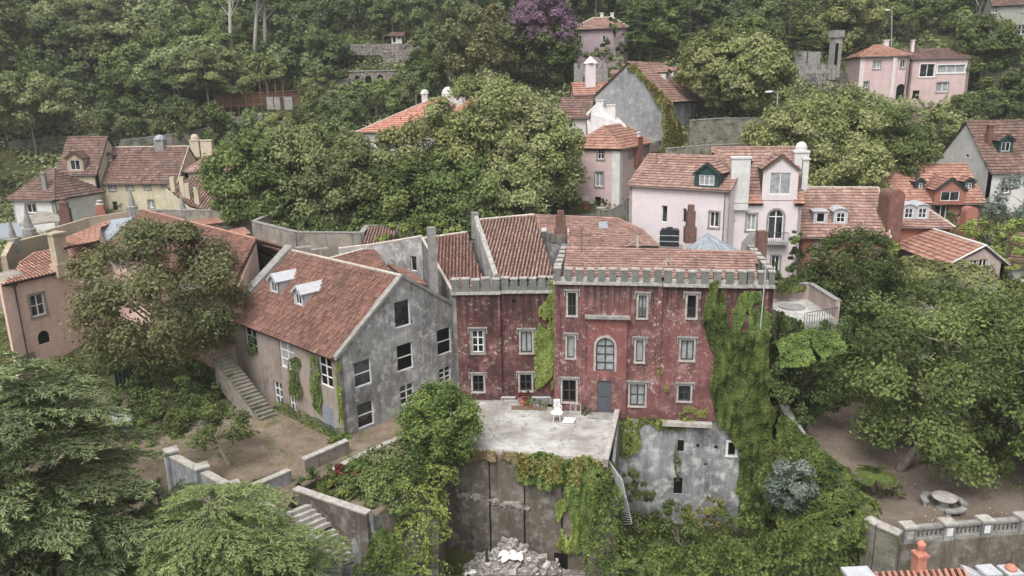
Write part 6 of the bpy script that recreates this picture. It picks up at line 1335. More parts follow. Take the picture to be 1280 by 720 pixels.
bush('reddish brown shrub among the green planting bed', at0(425, 602) + Z * .2, .8, .55, .8, L_red, 700, .16); bush('small dark red shrub near the middle of the planting bed', at0(447, 608) + Z * .3, .5, .4, .8, L_red, 500, .15)
bush('pale green leafy shrub in front of the red shrub in the planting bed', at0(428, 617) + Z * .2, 1.0, .6, .7, L_ivyb, 1000, .17)
# weeds at wall feet
def strip(label, a, b, h, n, mat, leaf=.15, wd=.5, name='weeds', cat='weeds'): return ivy_mound(label, [a, b], wd, h, n, mat, leaf, cat, name=name)
strip('green weeds along the foot of the creeper covered grey side wall', GS.P(6.2, 0, .25), GS.P(14.4, 0, .2), .45, 1900, L_ivy, .15, .9)
strip('grass tufts in front of the low pale capped wall', atZ(412, 556, 0), atZ(436, 545, 0), .35, 700, L_ivy, .14, .6)
strip('green weeds at the base of the low free standing wall', atZ(318, 606, 0), atZ(350, 594, 0), .25, 350, L_ivy, .13, .5)
# creepers on the grey house
for lb, poly, n, m in (('bright green creeper strip at the corner of the grey side wall', [(422, 455), (431, 455), (433, 530), (424, 530)], 700, L_ivyb), ('ragged creeper column below the eave of the grey side wall', [(391, 440), (399, 446), (406, 520), (390, 512)], 1300, L_ivy),
                       ('leafy creeper patch between two windows of the grey side wall', [(362, 443), (376, 450), (378, 500), (363, 492)], 1000, L_ivy), ('dark creeper hanging by the stair door of the grey side wall', [(310, 418), (321, 420), (323, 445), (311, 443)], 500, L_dark)):
    ivy_wall(lb, GS, poly, n, m, .15, .16, .8, sparse=.25)
# ivy on the red house
ivy_wall('narrow bright creeper climbing between the two parts of the red facade', FL2, [(683, 350), (693, 350), (697, 412), (702, 486), (690, 488), (684, 470), (672, 487), (668, 430), (679, 400)], 4200, L_ivyb, .17, .18, .8, sparse=.6)
IVP = [(877, 352), (906, 345), (907, 412), (928, 414), (948, 424), (966, 415), (966, 650), (925, 650), (925, 560), (893, 530), (886, 490), (896, 442), (880, 400)]
ivy_wall('great green ivy curtain covering the right end of the red facade', FR, IVP, 34000, L_ivy, .21, .42, 1.1, sparse=.95)
ivy_wall('thin ivy creeping around the upper right window of the red facade', FR, [(914, 385), (922, 366), (950, 364), (963, 390), (963, 430), (908, 430)], 3600, L_ivy, .17, .22, .8, sparse=.35)
ivy_wall('sparse ivy stems below the lower windows of the red facade', FR, [(822, 440), (830, 470), (845, 505), (885, 512), (884, 522), (838, 516), (820, 470)], 600, L_ivyr, .14, .08, .6, sparse=.1)
ivy_wall('thin creeper stems hanging down the basement wall', FB, [(843, 555), (848, 555), (850, 600), (842, 605)], 160, L_ivy, .13, .06, sparse=.3)
ivy_wall('light ivy spilling over the right edge of the terrace onto the basement wall', FB, [(768, 515), (800, 520), (890, 527), (885, 534), (800, 535), (792, 560), (775, 575), (764, 560)], 1900, L_ivyb, .17, .3, .8, sparse=.3)
wp = Fr(flat(F0), flat(F1 - F0))
ivy_wall('mixed green ivy hanging from the terrace edge over the pit wall', wp.off(.1), [(642, 562), (757, 572), (757, 610), (748, 690), (724, 690), (716, 640), (704, 606), (672, 604), (640, 592)], 9500, L_ivy, .18, .45, 1.0, sparse=.5)
ivy_wall('yellowing leaves mixed into the ivy over the pit wall', wp.off(.35), [(642, 562), (757, 572), (757, 605), (700, 604), (645, 590)], 900, L_ivyr, .18, .3, 1.0, sparse=.1)
ivy_wall('brownish trailing growth along the left edge of the terrace wall', wp.off(.1), [(562, 562), (645, 564), (645, 580), (600, 578), (562, 572)], 1300, L_dry, .15, .2, 1.0, sparse=.15)
ivy_wall('broad leaved ivy column on the right panel of the pit wall', wp.off(.15), [(695, 625), (722, 625), (724, 690), (700, 690)], 1500, L_ivyb, .19, .35, .8, sparse=.3)
# banks of ivy around the pit
PLs = [F0 + Vector((-.5, -.1, -.3)), Vector((-6.3, 41.8, -.9)), Vector((-6.8, 39.0, -1.8)), Vector((-6.9, 36.5, -4.6)), Vector((-6.6, 33, -7.0))]
lowwall('pit_side_wall', 'dark wall edge on the left side of the pit under bright ivy', [F0 - Z * .4, Vector((-5.0, 41.5, -1.7)), Vector((-4.9, 38.5, -4.0)), Vector((-4.7, 35, -6.5))], .5, 7, pit_wall, None)
m = MB(); m.slab([PLT[1] - Z * .45, PLT[2] - Z * .4, Vector((-5.2, 41.5, -1.6)), Vector((-5.2, 38, -3.6)), Vector((-8.0, 36.0, -3.6))], 9); obj('bank', m, pit_wall, None, 'structure')
ivy_mound('bright green ivy bank tumbling between the planting bed and the pit', PLs, [2.6, 4.4, 4.8, 4.6, 4.0], [.8, 1.4, 1.7, 1.6, 1.2], 15000, L_ivyb, .19, fall=.5)
ivy_mound('green ivy hump below the grey buttress wall', [PLT[1] + Vector((.8, -.4, -1.2)), Vector((-7.4, 35.2, -4.2)), Vector((-6.6, 33.0, -6.2))], [1.8, 3.2, 3.6], [.6, 1.2, 1.2], 5200, L_ivy, .19, fall=.6)
ivy_mound('ivy covered wall on the right side of the pit below the terrace corner', [F1 + Vector((.1, .2, -.3)), Vector((5.7, 41.2, -2.2)), Vector((5.4, 38.4, -4.4)), Vector((4.9, 35.2, -6.0)), Vector((4.2, 32, -7.5))], [1.0, 1.8, 2.4, 3.0, 3.0], [.5, 1.0, 1.4, 1.4, 1.2], 8500, L_ivy, .2, fall=.6)
m = MB(); m.slab([F1 + Vector((-.05, 0, -.6)), F1 + Vector((.5, 0, -.6)), Vector((5.6, 35.2, -6.6)), Vector((5.0, 35.2, -6.6))], 6); tag(obj('pit_side_wall', m, pit_wall), 'sloping masonry wall under the ivy on the right of the pit', 'wall')
m = MB(); p = FB.P(FB.uv(770, 540)[0], 0, .35); m.slab([F1 + Vector((.42, .1, -.25)), F1 + Vector((.62, .1, -.25)), TR + Vector((.2, .0, -.3)), TR + Vector((0, 0, -.3))], 8); tag(obj('terrace_side_wall', m, ret_grey), 'narrow grey end wall of the terrace beside the steel railing', 'wall')
bush('dark leafy shrub in the hollow below the left basement window', atY(792, 612, 48) - Z * .3, 1.3, 1.2, 1.6, L_dark, 2200, .2)
Rn = random.Random(4)
for k, (lb, px, py, Y, rx, rz, mt) in enumerate((
    ('rambling green shrub before the middle of the grey basement wall', 835, 650, 45.5, 2.0, 1.3, L_mid), ('yellowish weedy shrub at the right foot of the basement wall', 885, 640, 46.5, 1.7, 1.2, L_ivyr), ('low tangled bush left in the basement yard', 800, 660, 43, 2.0, 1.1, L_ivy),
    ('dense low bush in the middle of the overgrown yard', 850, 675, 41.5, 2.3, 1.1, L_dark), ('bright leafy bush in the right part of the overgrown yard', 925, 662, 42.5, 2.2, 1.5, L_ivy), ('small pale shrub near the bottom of the overgrown yard', 790, 700, 39, 1.8, 1.1, L_mid),
    ('dark shrub under the right end of the ivy curtain', 950, 625, 45, 1.8, 1.8, L_ivy))):
    bush(lb, atY(px, py, Y) - Z * .3, rx, rx * .8, rz, mt, 2500, .19, seed=k)
fr_ = [atY(800, 700, 35.5), atY(870, 690, 36), atY(960, 680, 36.5), atY(1040, 655, 37), atY(1085, 640, 37.5)]
m = MB(); m.slab([p + Vector((0, .3, -.6)) for p in fr_] + [p + Vector((0, -.4, -.6)) for p in fr_[::-1]], 7); tag(obj('yard_wall', m, pit_wall), 'old wall under the long ivy hedge closing the overgrown yard', 'wall')
ivy_mound('long ivy clad wall closing the front of the overgrown yard', fr_, [1.8, 1.8, 2.0, 2.6, 2.6], [.45, .45, .5, .8, .9], 9500, L_ivy, .18, fall=.8, amp=.3)
ivy_wall('hanging ivy on the front of the long yard wall', Fr(flat(fr_[0]) + Vector((0, -.8, 0)), flat(fr_[3] - fr_[0])), [(790, 700), (1080, 640), (1090, 740), (800, 760)], 6500, L_ivy, .2, .6, 1.2, sparse=.6)
gwp = [atZ(985, 520, .3), atZ(1010, 556, -.4), atZ(1050, 600, -.8), atZ(1084, 642, -1.0)]
ivy_mound('thick ivy swelling over the garden wall beside the earth garden', [p + Vector((-.45, -.2, .0)) for p in gwp], [.9, 2.4, 3.0, 3.0], [.4, .8, .95, .9], 13500, L_ivy, .18, fall=.6, amp=.3)
ivy_mound('lower ivy slope falling from the garden wall towards the yard', [atY(968, 560, 45), atY(1000, 610, 42), atY(1035, 650, 39.5), atY(1050, 690, 37.5)], [3.0, 4.0, 4.2, 4], [.8, 1.0, 1.2, 1.0], 10500, L_ivy, .19, fall=1.0, amp=.3)
bush('round blue green shrub in the ivy below the garden wall', atY(988, 606, 40.6) + Z * .1, 1.35, 1.2, 1.55, L_blue, 6500, .17, lo=-.8, amp=.1, cr=.6)
def fern(label, c, n, L, mat, rise=.7):
    t = thing('fern', label, 'plant', c); P_, D_, N_, T_ = [], [], [], []
    for k in range(n):
        az = k * 6.283 / n + random.uniform(-.2, .2); d = np.array([math.cos(az), math.sin(az), 0]); s = np.array([-d[1], d[0], 0]); l = L * random.uniform(.8, 1.1)
        for t_ in np.linspace(.12, 1, 22):
            p = d * l * t_ + np.array([0, 0, l * (rise * t_ - .75 * t_ * t_) + .4])
            for g in (-1, 1): P_.append(p + s * g * .18 * (1.1 - t_)); D_.append(s * g + d * .5); N_.append(np.array([0, 0, 1.]) + d * .3); T_.append(random.gauss(.6, .15))
    me = leafmesh('fronds', np.array(P_), np.array(N_), np.full(len(P_), .42), np.array(T_), .3, np.array(D_)); link('fronds', me, mat, t, Vector(c)); m = MB(); m.tube([Vector(c) - Z * .6, Vector(c) + Z * .45], [.14, .1], 6); obj('stem', m, bark, t)
fern('bright green tree fern beside the ivy and earth garden', atZ(1092, 614, -.6) + Z * .6, 12, 1.35, L_ivy)
bush('thin twiggy shrub right of the bright fern', atZ(1110, 622, -1) + Z * .2, .9, .7, 1.0, L_brown, 900, .13)
# the big tree of the garden and its neighbours
tree('huge spreading tree with dense dark leaves and pale twigs over the earth garden', atZ(1125, 588, -1), 11.6, 6.7, 4.9, L_mid, 420, 130, .24, 1.5, 31, bm=bark, tr=.26, lo=-.8, twigs=26, zc=5.6, lean=(3.9, .8), amp=.2, nb=14, ry=6.4)

tree('leafy tree leaning in from the right edge above the garden path', Vector((34.5, 43.5, -1)), 9.0, 5.2, 4.0, L_mid, 110, 120, .26, 1.4, 33, bm=bark_t, tr=.2, lo=-.7, zc=4.2, twigs=8)
tree('dark tree behind the huge garden tree', Vector((32, 53, 0)), 9.5, 6.0, 4.5, L_dark, 120, 110, .28, 1.6, 36, lo=-.8, zc=4.8)
bush('green shrub at the edge of the path under the huge tree', atZ(1195, 588, -1) + Z * .8, 1.9, 1.4, 1.5, L_mid, 2600, .22); bush('yellow green shrub at the right edge of the garden path', atZ(1262, 585, -1) + Z * .6, 2.6, 1.8, 2.0, L_ivy, 3200, .24)
# ivy bank under the pink walled roof terrace
T0, T1, T2 = atZ(960, 383, 6.3), atZ(1005, 405, 6.3), atZ(1046, 397, 6.3)
ivy_wall('deep green ivy covering the high wall under the roof terrace', Fr(flat(T0) - Vector((0, .1, 0)), flat(T1 - T0)), [(-.8, -1), (flat(T1 - T0).length + .2, -1), (flat(T1 - T0).length + .2, 6.5), (-.8, 6.5)], 7500, L_ivy, .22, .5, 1.0, px=False, sparse=.6)
ivy_wall('dark ivy on the right side of the high wall under the roof terrace', Fr(flat(T1), flat(T2 - T1)), [(0, -1), (flat(T2 - T1).length + 2, -1), (flat(T2 - T1).length + 2, 6.2), (0, 6.4)], 5500, L_dark, .22, .5, 1.0, px=False, sparse=.6)
ivy_mound('shelf of bright ivy halfway down the bank below the roof terrace', [atY(968, 440, 48.5), atY(1005, 432, 48.5), atY(1040, 425, 49)], [3.0, 3.4, 3.0], [.8, .9, .8], 8500, L_ivy, .19, fall=.6, amp=.45)
bush('dense ivy thicket beneath the bright ivy shelf', atY(1005, 480, 48.5), 3.0, 2.2, 2.4, L_dark, 7000, .2, lo=-.9, amp=.08); bush('shaded thicket left behind the garden wall', atY(978, 500, 49.5), 1.6, 1.6, 3.0, L_dark, 3000, .22, lo=-.9)
strip('row of bright leaves along the back of the red house by the white house', atY(965, 366, 57), atY(1000, 360, 58), .8, 1500, L_ivy, .2, 1.6)
tree('loose olive grey tree in front of the low red house', Vector((atY(1062, 380, 58).x, 58, 3.0)), 8.6, 3.1, 3.7, L_dark, 200, 90, .22, 1.1, 41, amp=.1, lo=-.9, zc=5.0, bm=bark_t, twigs=6)
bush('bright bushy conifer against the round topped chimney wall', atY(1112, 335, 62), 1.5, 1.3, 2.6, L_ivyb, 2200, .22, lo=-.9); bush('green climbing shrub between the white house and the low red house', atY(1000, 335, 62), 1.9, 1.4, 3.0, L_ivy, 3600, .22, lo=-.9)
bush('dark hedge at the foot of the white house', atY(985, 355, 60), 2.4, 1.2, 1.5, L_dark, 2600, .22, lo=-.9)
ivy_mound('vine trained along the white wall of the low faded gable house', [atY(1122, 338, 60.5), atY(1160, 342, 60.2), atY(1200, 346, 60), atY(1244, 352, 60)], 2.0, 1.2, 3600, L_yel, .24, fall=.3, name='vine', cat='vine')
bush('bright yellow green bush behind the faded pink gable', atY(1236, 303, 67), 2.9, 2.2, 2.6, L_ivyb, 3800, .24, lo=-.8); bush('bright shrub beside the brown roof at the right edge', atY(1258, 322, 64), 2.2, 1.6, 2.4, L_ivyb, 2600, .24, lo=-.8)
tree('grey green tree in front of the tall gabled house at the right edge', Vector((atY(1283, 290, 73).x, 73, 5)), 9, 3.6, 4.0, L_blue, 100, 100, .28, 1.2, 44, lo=-.8)
bush('clipped dark shrub beside the green trimmed house door', atY(1190, 278, 76), 1.8, 1.0, .9, L_dark, 1200, .24)
# ------------------------------------------------------------------ street trees
def gtree(label, px, py, Y, r, rz, mat, z0=None, **k):
    c = atY(px, py, Y); z0 = gz(c.x, c.y) if z0 is None else z0; z0 = min(z0, c.z - rz * .6 - 1)
    return tree(label, Vector((c.x, c.y, z0)), c.z + rz - z0, r, rz, mat, zc=c.z - z0, **k)
gtree('mid green street tree with rounded crown at the left end of the street trees', 322, 230, 78, 4.8, 5.0, L_mid, 8.2, nc=255, nl=110, leaf=.36, cr=1.68, amp=.15, seed=51, lo=-.6)
gtree('tall mid green street tree above the zigzag concrete wall', 388, 224, 80, 5.4, 5.2, L_hill, 8.4, nc=289, nl=110, leaf=.36, cr=1.68, amp=.15, seed=52, lo=-.6)
gtree('dark leafy street tree above the corner of the zigzag wall', 445, 236, 77.5, 5.0, 5.0, L_hill, 8.4, nc=255, nl=110, leaf=.34, cr=1.57, amp=.15, seed=53, lo=-.7)
gtree('great yellow green plane tree at the left of the plane tree clump', 532, 218, 83, 6.4, 5.4, L_yel, 9, nc=408, nl=115, leaf=.36, cr=1.79, amp=.15, seed=54, bm=bark_w, tr=.35, lo=-.75, twigs=8)
gtree('tallest yellow green plane tree with its crown rising over the orange roof', 612, 173, 86, 6.8, 6.6, L_yel, 9.2, nc=459, nl=115, leaf=.36, cr=1.79, seed=55, bm=bark_w, tr=.4, lo=-.75, twigs=14, amp=.22)
gtree('spreading yellow green plane tree beside the pink corner house', 668, 200, 84, 4.9, 5.6, L_yel, 9.3, nc=357, nl=110, leaf=.36, cr=1.68, amp=.15, seed=56, bm=bark_w, tr=.35, lo=-.65, twigs=10)
gtree('lower dark tree under the plane trees near the tiled roofs', 575, 245, 79, 5.4, 4.0, L_mid, 8.8, nc=289, nl=110, leaf=.34, cr=1.57, amp=.15, seed=57, lo=-.8)
gtree('green tree close behind the red house roofs', 500, 252, 76.5, 4.6, 4.2, L_mid, 8.6, nc=221, nl=110, leaf=.34, cr=1.46, amp=.15, seed=58, lo=-.8)
gtree('pale green tree behind the chimney of the tiled roofs', 640, 240, 80, 4.2, 3.6, L_yel, 9.0, nc=204, nl=100, leaf=.34, cr=1.46, amp=.15, seed=59, lo=-.8)
bush('bright creeping bush on the concrete wall above the old roofs', atY(508, 297, 67), 2.6, 1.4, 1.3, L_ivyb, 2400, .22); bush('low bright shrub along the wall behind the grey chimney', atY(548, 290, 68), 2.4, 1.2, .9, L_ivyb, 1500, .22)
bush('dark red flowering shrub on the street', atY(676, 246, 80), 1.4, 1.0, 1.1, L_red, 900, .2); bush('white flecked dark shrub beside the street steps', atY(690, 256, 79), 1.6, 1.0, 1.3, L_dark, 1400, .2)
bush('red potted flowers by the door of the pink corner house', atY(733, 259, 84), .5, .4, .5, L_red, 250, .2); bush('potted green plant beside the pink corner house door', atY(755, 254, 84), .5, .4, .5, L_dark, 250, .2)
gtree('left pale green tree of the clump behind the white house', 985, 185, 84, 4.8, 4.4, L_yel, None, nc=255, nl=105, leaf=.36, cr=1.57, amp=.15, seed=61, lo=-.8)
gtree('tall central pale green tree of the clump behind the white house', 1040, 172, 88, 5.6, 5.0, L_yel, None, nc=306, nl=105, leaf=.36, cr=1.68, amp=.15, seed=62, lo=-.8)
gtree('right green tree of the clump behind the white house', 1100, 190, 87, 5.0, 4.8, L_mid, None, nc=255, nl=105, leaf=.36, cr=1.57, amp=.15, seed=63, lo=-.8)
gtree('lower pale green tree just above the low red house roof', 1050, 215, 82, 5.4, 3.6, L_yel, None, nc=238, nl=105, leaf=.36, cr=1.57, amp=.15, seed=64, lo=-.8)
gtree('round yellow green tree left of the pair on the retaining wall', 897, 84, 105, 4.6, 4.0, L_yel, 17.5, nc=255, nl=105, leaf=.42, cr=1.46, seed=65, lo=-.6, amp=.14)
gtree('round yellow green tree right of the pair on the retaining wall', 938, 95, 102, 5.2, 4.6, L_yel, 17.3, nc=289, nl=105, leaf=.42, cr=1.57, seed=66, lo=-.6, amp=.14)
gtree('yellow green tree crown behind the bastion turret', 1055, 25, 138, 6.4, 5.4, L_yel, None, nc=221, nl=90, leaf=.5, cr=1.90, amp=.15, seed=67, lo=-.7)
gtree('green tree leaning over the long pink villa', 1232, 60, 124, 4.4, 4.6, L_mid, None, nc=238, nl=90, leaf=.45, cr=1.57, amp=.15, seed=68, bm=bark_w, lo=-.6)
gtree('purple bougainvillea draped over a tree by the mauve house', 678, 38, 127, 5.2, 5.6, L_purple, None, nc=255, nl=90, leaf=.45, cr=1.46, amp=.15, seed=69, lo=-.2, cat='bougainvillea')
gtree('dark tree smothered under the purple bougainvillea', 685, 64, 125.5, 4.8, 4.4, L_dark, None, nc=187, nl=80, leaf=.45, cr=1.46, amp=.15, seed=70, lo=-.8)
gtree('rounded olive green tree left of the purple bougainvillea', 602, 62, 128, 6.4, 6.4, L_brown, None, nc=289, nl=90, leaf=.5, cr=1.90, seed=71, lo=-.8, amp=.15)
ivy_wall('autumn tinted creeper spilling over the right gable edge of the stone house', stoneh['F'].off(.05), [(786, 84), (794, 81), (815, 100), (838, 122), (850, 172), (836, 178), (828, 140), (812, 112)], 3200, L_ivyr, .34, .5, .8, sparse=.6)
ivy_mound('tall creeper curtain hanging at the corner of the stone house', [stoneh['F'].P(stoneh['W'], 20, .2), stoneh['F'].P(stoneh['W'] + 1.2, 16.5, .6), stoneh['F'].P(stoneh['W'] + 1.6, 13.5, .8)], [1.6, 3.4, 3.2], [1.0, 1.6, 1.4], 3400, L_ivyr, .32, fall=.3)
bush('green shrubs hiding the foot of the mauve house', atY(752, 74, 125), 3.4, 1.8, 1.8, L_hill, 1800, .4, lo=-.9)
bush('ivy smothering the right corner of the mauve house', atY(769, 46, 129), 2.4, 1.5, 3.2, L_ivy, 2000, .4, lo=-.9)
for k, (lb, px, py, Y, H, R) in enumerate((('dark spreading conifer right above the stone house roof', 800, 62, 131, 15, 6.5), ('tall dark conifer behind the pale green pair of trees', 862, 45, 134, 17, 7), ('broad dark conifer high behind the round green trees', 920, 40, 136, 17, 7.5), ('blackish conifer left of the bastion turret', 985, 62, 126, 15, 6.5), ('second blackish conifer high above the bastion', 958, 25, 140, 16, 7), ('dark conifer at the top edge above the stone house', 830, 10, 146, 16, 7))):
    b = atY(px, py, Y); z0 = gz(b.x, b.y); H = max(H, b.z - z0 + 5); cedar(lb, Vector((b.x, b.y, z0)), H, R, L_dark, 34, 80 + k, .12, step=.7, nd=.28, leaf=.8, name='conifer_tree')
ivy_mound('dark understorey hedge behind the zigzag concrete wall under the street trees', [Vector((-24, 76, 8.7)), Vector((-17, 73, 8.7)), Vector((-8, 73, 8.8)), Vector((-1, 73.5, 8.9))], 3.0, 2.2, 7000, L_dark, .3, 'hedge', name='hedge')
# ------------------------------------------------------------------ the wooded hill
def kind_mesh(r, rz, mat, seed, nc, leaf, amp=.25, lo=-.5, flatc=.75):
    pos, nrm, tone = crown_pts(r, r, rz, nc, 75, r * .27, seed, lo, .55, flatc, amp); me = leafmesh('crown', pos, nrm, RNG.uniform(.65, 1.35, len(pos)) * leaf, tone, .6); me.materials.append(mat); return me
KINDS = [('dark', L_dark, 'dark green broadleaf tree in the dense wood on the hill'), ('mid', L_mid, 'mid green broadleaf tree in the dense wood on the hill'), ('pale', L_yel, 'pale yellowish green tree in the dense wood on the hill'), ('umbrella', L_hill, 'tall umbrella crowned tree in the dense wood on the hill')]
KM = {'dark': [kind_mesh(4.2, 3.8, L_wood, s, 110, .46) for s in (1, 2, 3)], 'mid': [kind_mesh(4.2, 3.6, L_mid, s, 110, .46) for s in (4, 5, 6)], 'pale': [kind_mesh(4.0, 3.4, L_yel, s, 100, .46) for s in (7, 8)],
      'umbrella': [kind_mesh(6.4, 4.8, L_hill, s, 240, .52, .3, -.75, .55) for s in (9, 10, 12)]}
def trunk_mesh(h, r, mat):
    mb = MB(); branches(mb, (0, 0, 0), h, r, [(random.uniform(-2, 2), random.uniform(-2, 2), h + random.uniform(-.5, 1.5)) for _ in range(5)], 4, forks=False)
    me = bpy.data.meshes.new('trunk'); me.from_pydata([tuple(v) for v in mb.v], [], mb.f); me.materials.append(mat); me.polygons.foreach_set('use_smooth', [True] * len(me.polygons)); return me
TMS = [trunk_mesh(4.5, .22, bark), trunk_mesh(4.5, .2, bark_t)]
LBL = {'dark': 'dark green broadleaf tree', 'mid': 'mid green broadleaf tree', 'pale': 'pale yellowish green tree', 'umbrella': 'wide umbrella crowned tree'}
I9 = 9999
AREAS = [((-I9, -I9, 130, 45), 'at the top left corner of the wood'), ((-I9, 45, 130, 100), 'under the top left corner of the wood'), ((130, -I9, 280, 60), 'on the upper hill left of the white eucalypts'), ((130, 60, 280, 105), 'midway between the cream house and the white eucalypts'), ((-I9, 100, 130, I9), 'on the slope above the yellow house'), ((130, 105, 262, I9), 'on the slope above the cream house'),
         ((280, -I9, 350, 90), 'close around the white eucalypts'), ((350, -I9, 430, 90), 'between the white eucalypts and the hut'), ((262, 90, 440, I9), 'near the rusty pole fence'), ((430, -I9, 570, 30), 'on the hill behind the pale hut'), ((430, 30, 570, I9), 'around the arched wall and the hut'), ((570, -I9, 720, I9), 'beside the purple bougainvillea'),
         ((720, -I9, 860, 40), 'above the mauve house among the conifers'), ((860, -I9, 1000, 40), 'on the top slope above the round pale trees'), ((720, 40, 1000, I9), 'between the conifers and the stone house'), ((1000, -I9, 1120, I9), 'behind the bastion turret'), ((1120, -I9, I9, 60), 'on the road bank above the pink villas'), ((1000, 60, I9, I9), 'on the bank below the pink villas'), ((-I9, -I9, I9, I9), 'in the wood on the hill')]
def wood_tree(x, y, kind, s, lift=0.0, zc=None):
    z0 = gz(x, y) - .3; hh = {'umbrella': 8.5}.get(kind, 4.8) * s if zc is None else min(16, max(2.2, zc - z0)); px, py = topix((x, y, z0 + hh)); ar = next(a for bx, a in AREAS if bx[0] <= px < bx[2] and bx[1] <= py < bx[3])
    r = thing('woodland_tree', LBL[kind] + ' ' + ar, 'tree', Vector((x, y, z0)), LBL[kind] + 's ' + ar)
    c = bpy.data.objects.new('crown', random.choice(KM[kind])); COL.objects.link(c); c.parent = r; c.location = (0, 0, hh); c.rotation_euler = (random.uniform(-.12, .12), random.uniform(-.12, .12), random.uniform(0, 6.28)); q = s * random.uniform(.92, 1.1); c.scale = (q * random.uniform(.9, 1.12), q, q * random.uniform(.85, 1.15))
    t = bpy.data.objects.new('trunk', random.choice(TMS)); COL.objects.link(t); t.parent = r; t.scale = (s, s, hh / 4.5)
def topix(p):
    d = Vector(p) - CAM; w_ = d.dot(FWD); return 640 + FOC * d.dot(RGT) / w_, 360 - FOC * d.dot(UPV) / w_
# open ground that stays free of big trees, as seen in the photograph (boxes), with the depth they apply to
OPEN = [(-50, 150, 62, 300), (60, 150, 330, 320), (262, 92, 392, 170), (415, 70, 520, 125), (430, 20, 545, 75), (440, 100, 740, 320), (690, 10, 800, 330), (740, 60, 1000, 330), (985, 40, 1060, 130), (1050, 20, 1245, 185), (1060, 125, 1300, 330), (1228, 0, 1300, 100), (630, 0, 725, 100), (560, 20, 640, 110), (900, 100, 1160, 330)]
spots = []
for px, py, Y, kd, s in ((25, 70, 150, 'umbrella', 1.49), (95, 52, 158, 'umbrella', 1.56), (160, 75, 150, 'umbrella', 1.62), (235, 95, 142, 'umbrella', 1.49), (190, 40, 168, 'umbrella', 1.56), (40, 20, 178, 'umbrella', 1.56), (120, 15, 180, 'umbrella', 1.49), (225, 30, 172, 'umbrella', 1.30),
                         (55, 125, 136, 'mid', 1.1), (105, 118, 138, 'dark', 1.1), (10, 118, 135, 'mid', 1.2), (165, 128, 133, 'mid', 1.0), (225, 155, 122, 'dark', 1.1), (262, 160, 123, 'mid', .9), (300, 95, 143, 'dark', 1.3), (350, 92, 142, 'dark', 1.4), (395, 80, 144, 'dark', 1.4), (330, 60, 155, 'mid', 1.2), (420, 75, 150, 'mid', 1.0),
                         (315, 165, 122, 'dark', .8), (345, 163, 121, 'pale', .75), (395, 150, 124, 'mid', .9), (430, 140, 124, 'dark', .95), (470, 125, 127, 'mid', .95), (520, 112, 128, 'dark', .9), (540, 90, 134, 'mid', 1.0), (545, 62, 144, 'dark', 1.0), (400, 120, 131, 'pale', .8), (1250, 118, 116, 'mid', .7), (1268, 95, 125, 'dark', .9), (1170, 172, 99, 'pale', .55), (1205, 140, 113, 'mid', .5)):
    p = atY(px, py, Y); spots.append((p.x, p.y)); wood_tree(p.x, p.y, kd, s, None, p.z)
g = random.Random(12); cnt = 0
for j in range(40):
    for i in range(46):
        y = 104 + j * 3.6; x = -125 + i * 5.6 + (j % 2) * 2.8
        x += g.uniform(-2, 2); y += g.uniform(-1.6, 1.6); z = gz(x, y); px, py = topix((x, y, z + 5))
        if not (-60 < px < 1340 and -60 < py < 300) or any(a < px < c_ and b < py < d for a, b, c_, d in OPEN): continue
        if any((x - a) ** 2 + (y - b) ** 2 < 36 for a, b in spots): continue
        if cnt > 135 or g.random() < .3: continue
        lf = px < 280; kd = g.choices(['dark', 'mid', 'pale', 'umbrella'], [3, 4, .6, 4] if lf else [5.5, 4, .8, .3])[0]; spots.append((x, y)); wood_tree(x, y, kd, g.uniform(.85, 1.3) * (1.0 if y > 125 else .8)); cnt += 1
# white trunked eucalypts
for lb, px, y0, y1, Y in (('white trunked eucalypt standing leftmost of the three on the hill', 288, -5, 72, 146), ('leaning white trunked eucalypt between two straight ones on the hill', 316, -5, 68, 146), ('white trunked eucalypt rightmost of the three on the hill', 331, 5, 62, 147)):
    b, tp = atY(px, y1, Y), atY(px + (8 if 'leaning' in lb else 0), y0, Y); t = thing('eucalypt_tree', lb, 'tree', b); mb = MB(); mb.tube([b - Z * 3, b.lerp(tp, .5), tp + Z * 1.5], [.5, .36, .16], 7)
    for k in range(5): e = tp + Vector((random.uniform(-4, 4), random.uniform(-2, 2), random.uniform(-.5, 4))); mb.tube([b.lerp(tp, random.uniform(.6, .95)), e], [.16, .04], 5, cap=False)
    obj('trunk', mb, bark_w, t, smooth=True); place_leaves('crown', crown_pts(4.2, 3.4, 2.8, 60, 70, 1.3, px, -.6), L_mid, t, tp + Z * 2.4, .5)
# ------------------------------------------------------------------ undergrowth
def cover(name, label, cat, n, xr, yr, leaf, mat, hgt, keep, freq=.35, bias=0.0, zfix=None):
    X = RNG.uniform(xr[0], xr[1], n); Y_ = RNG.uniform(yr[0], yr[1], n); nz = np.array([noise.noise(Vector((a * freq, b * freq, 2.2))) + .5 * noise.noise(Vector((a * freq * 2.7, b * freq * 2.7, 6.1))) for a, b in zip(X, Y_)])
    k = nz > bias - .35; X, Y_, nz = X[k], Y_[k], nz[k]; z = np.concatenate([gz_arr(q) for q in np.array_split(np.stack([X, Y_], 1), 40)]) if zfix is None else np.full(len(X), zfix)
    P_ = np.stack([X, Y_, z + np.clip(nz + .35 - bias, 0, 1.3) * hgt * RNG.uniform(.4, 1.0, len(X))], 1); kk = np.array([keep(*p) for p in P_]); P_ = P_[kk]; nz = nz[kk]; N = len(P_)
    org = P_.mean(0); nr = RNG.normal(size=(N, 3)) * .6 + np.array([0, -.2, 1.0]); me = leafmesh(name, P_ - org, nr, RNG.uniform(.5, 1.4, N) * leaf, .5 + nz * .5 + RNG.normal(0, .2, N), .65)
    return tag(link(name, me, mat, None, Vector(org), 'stuff'), label, cat)
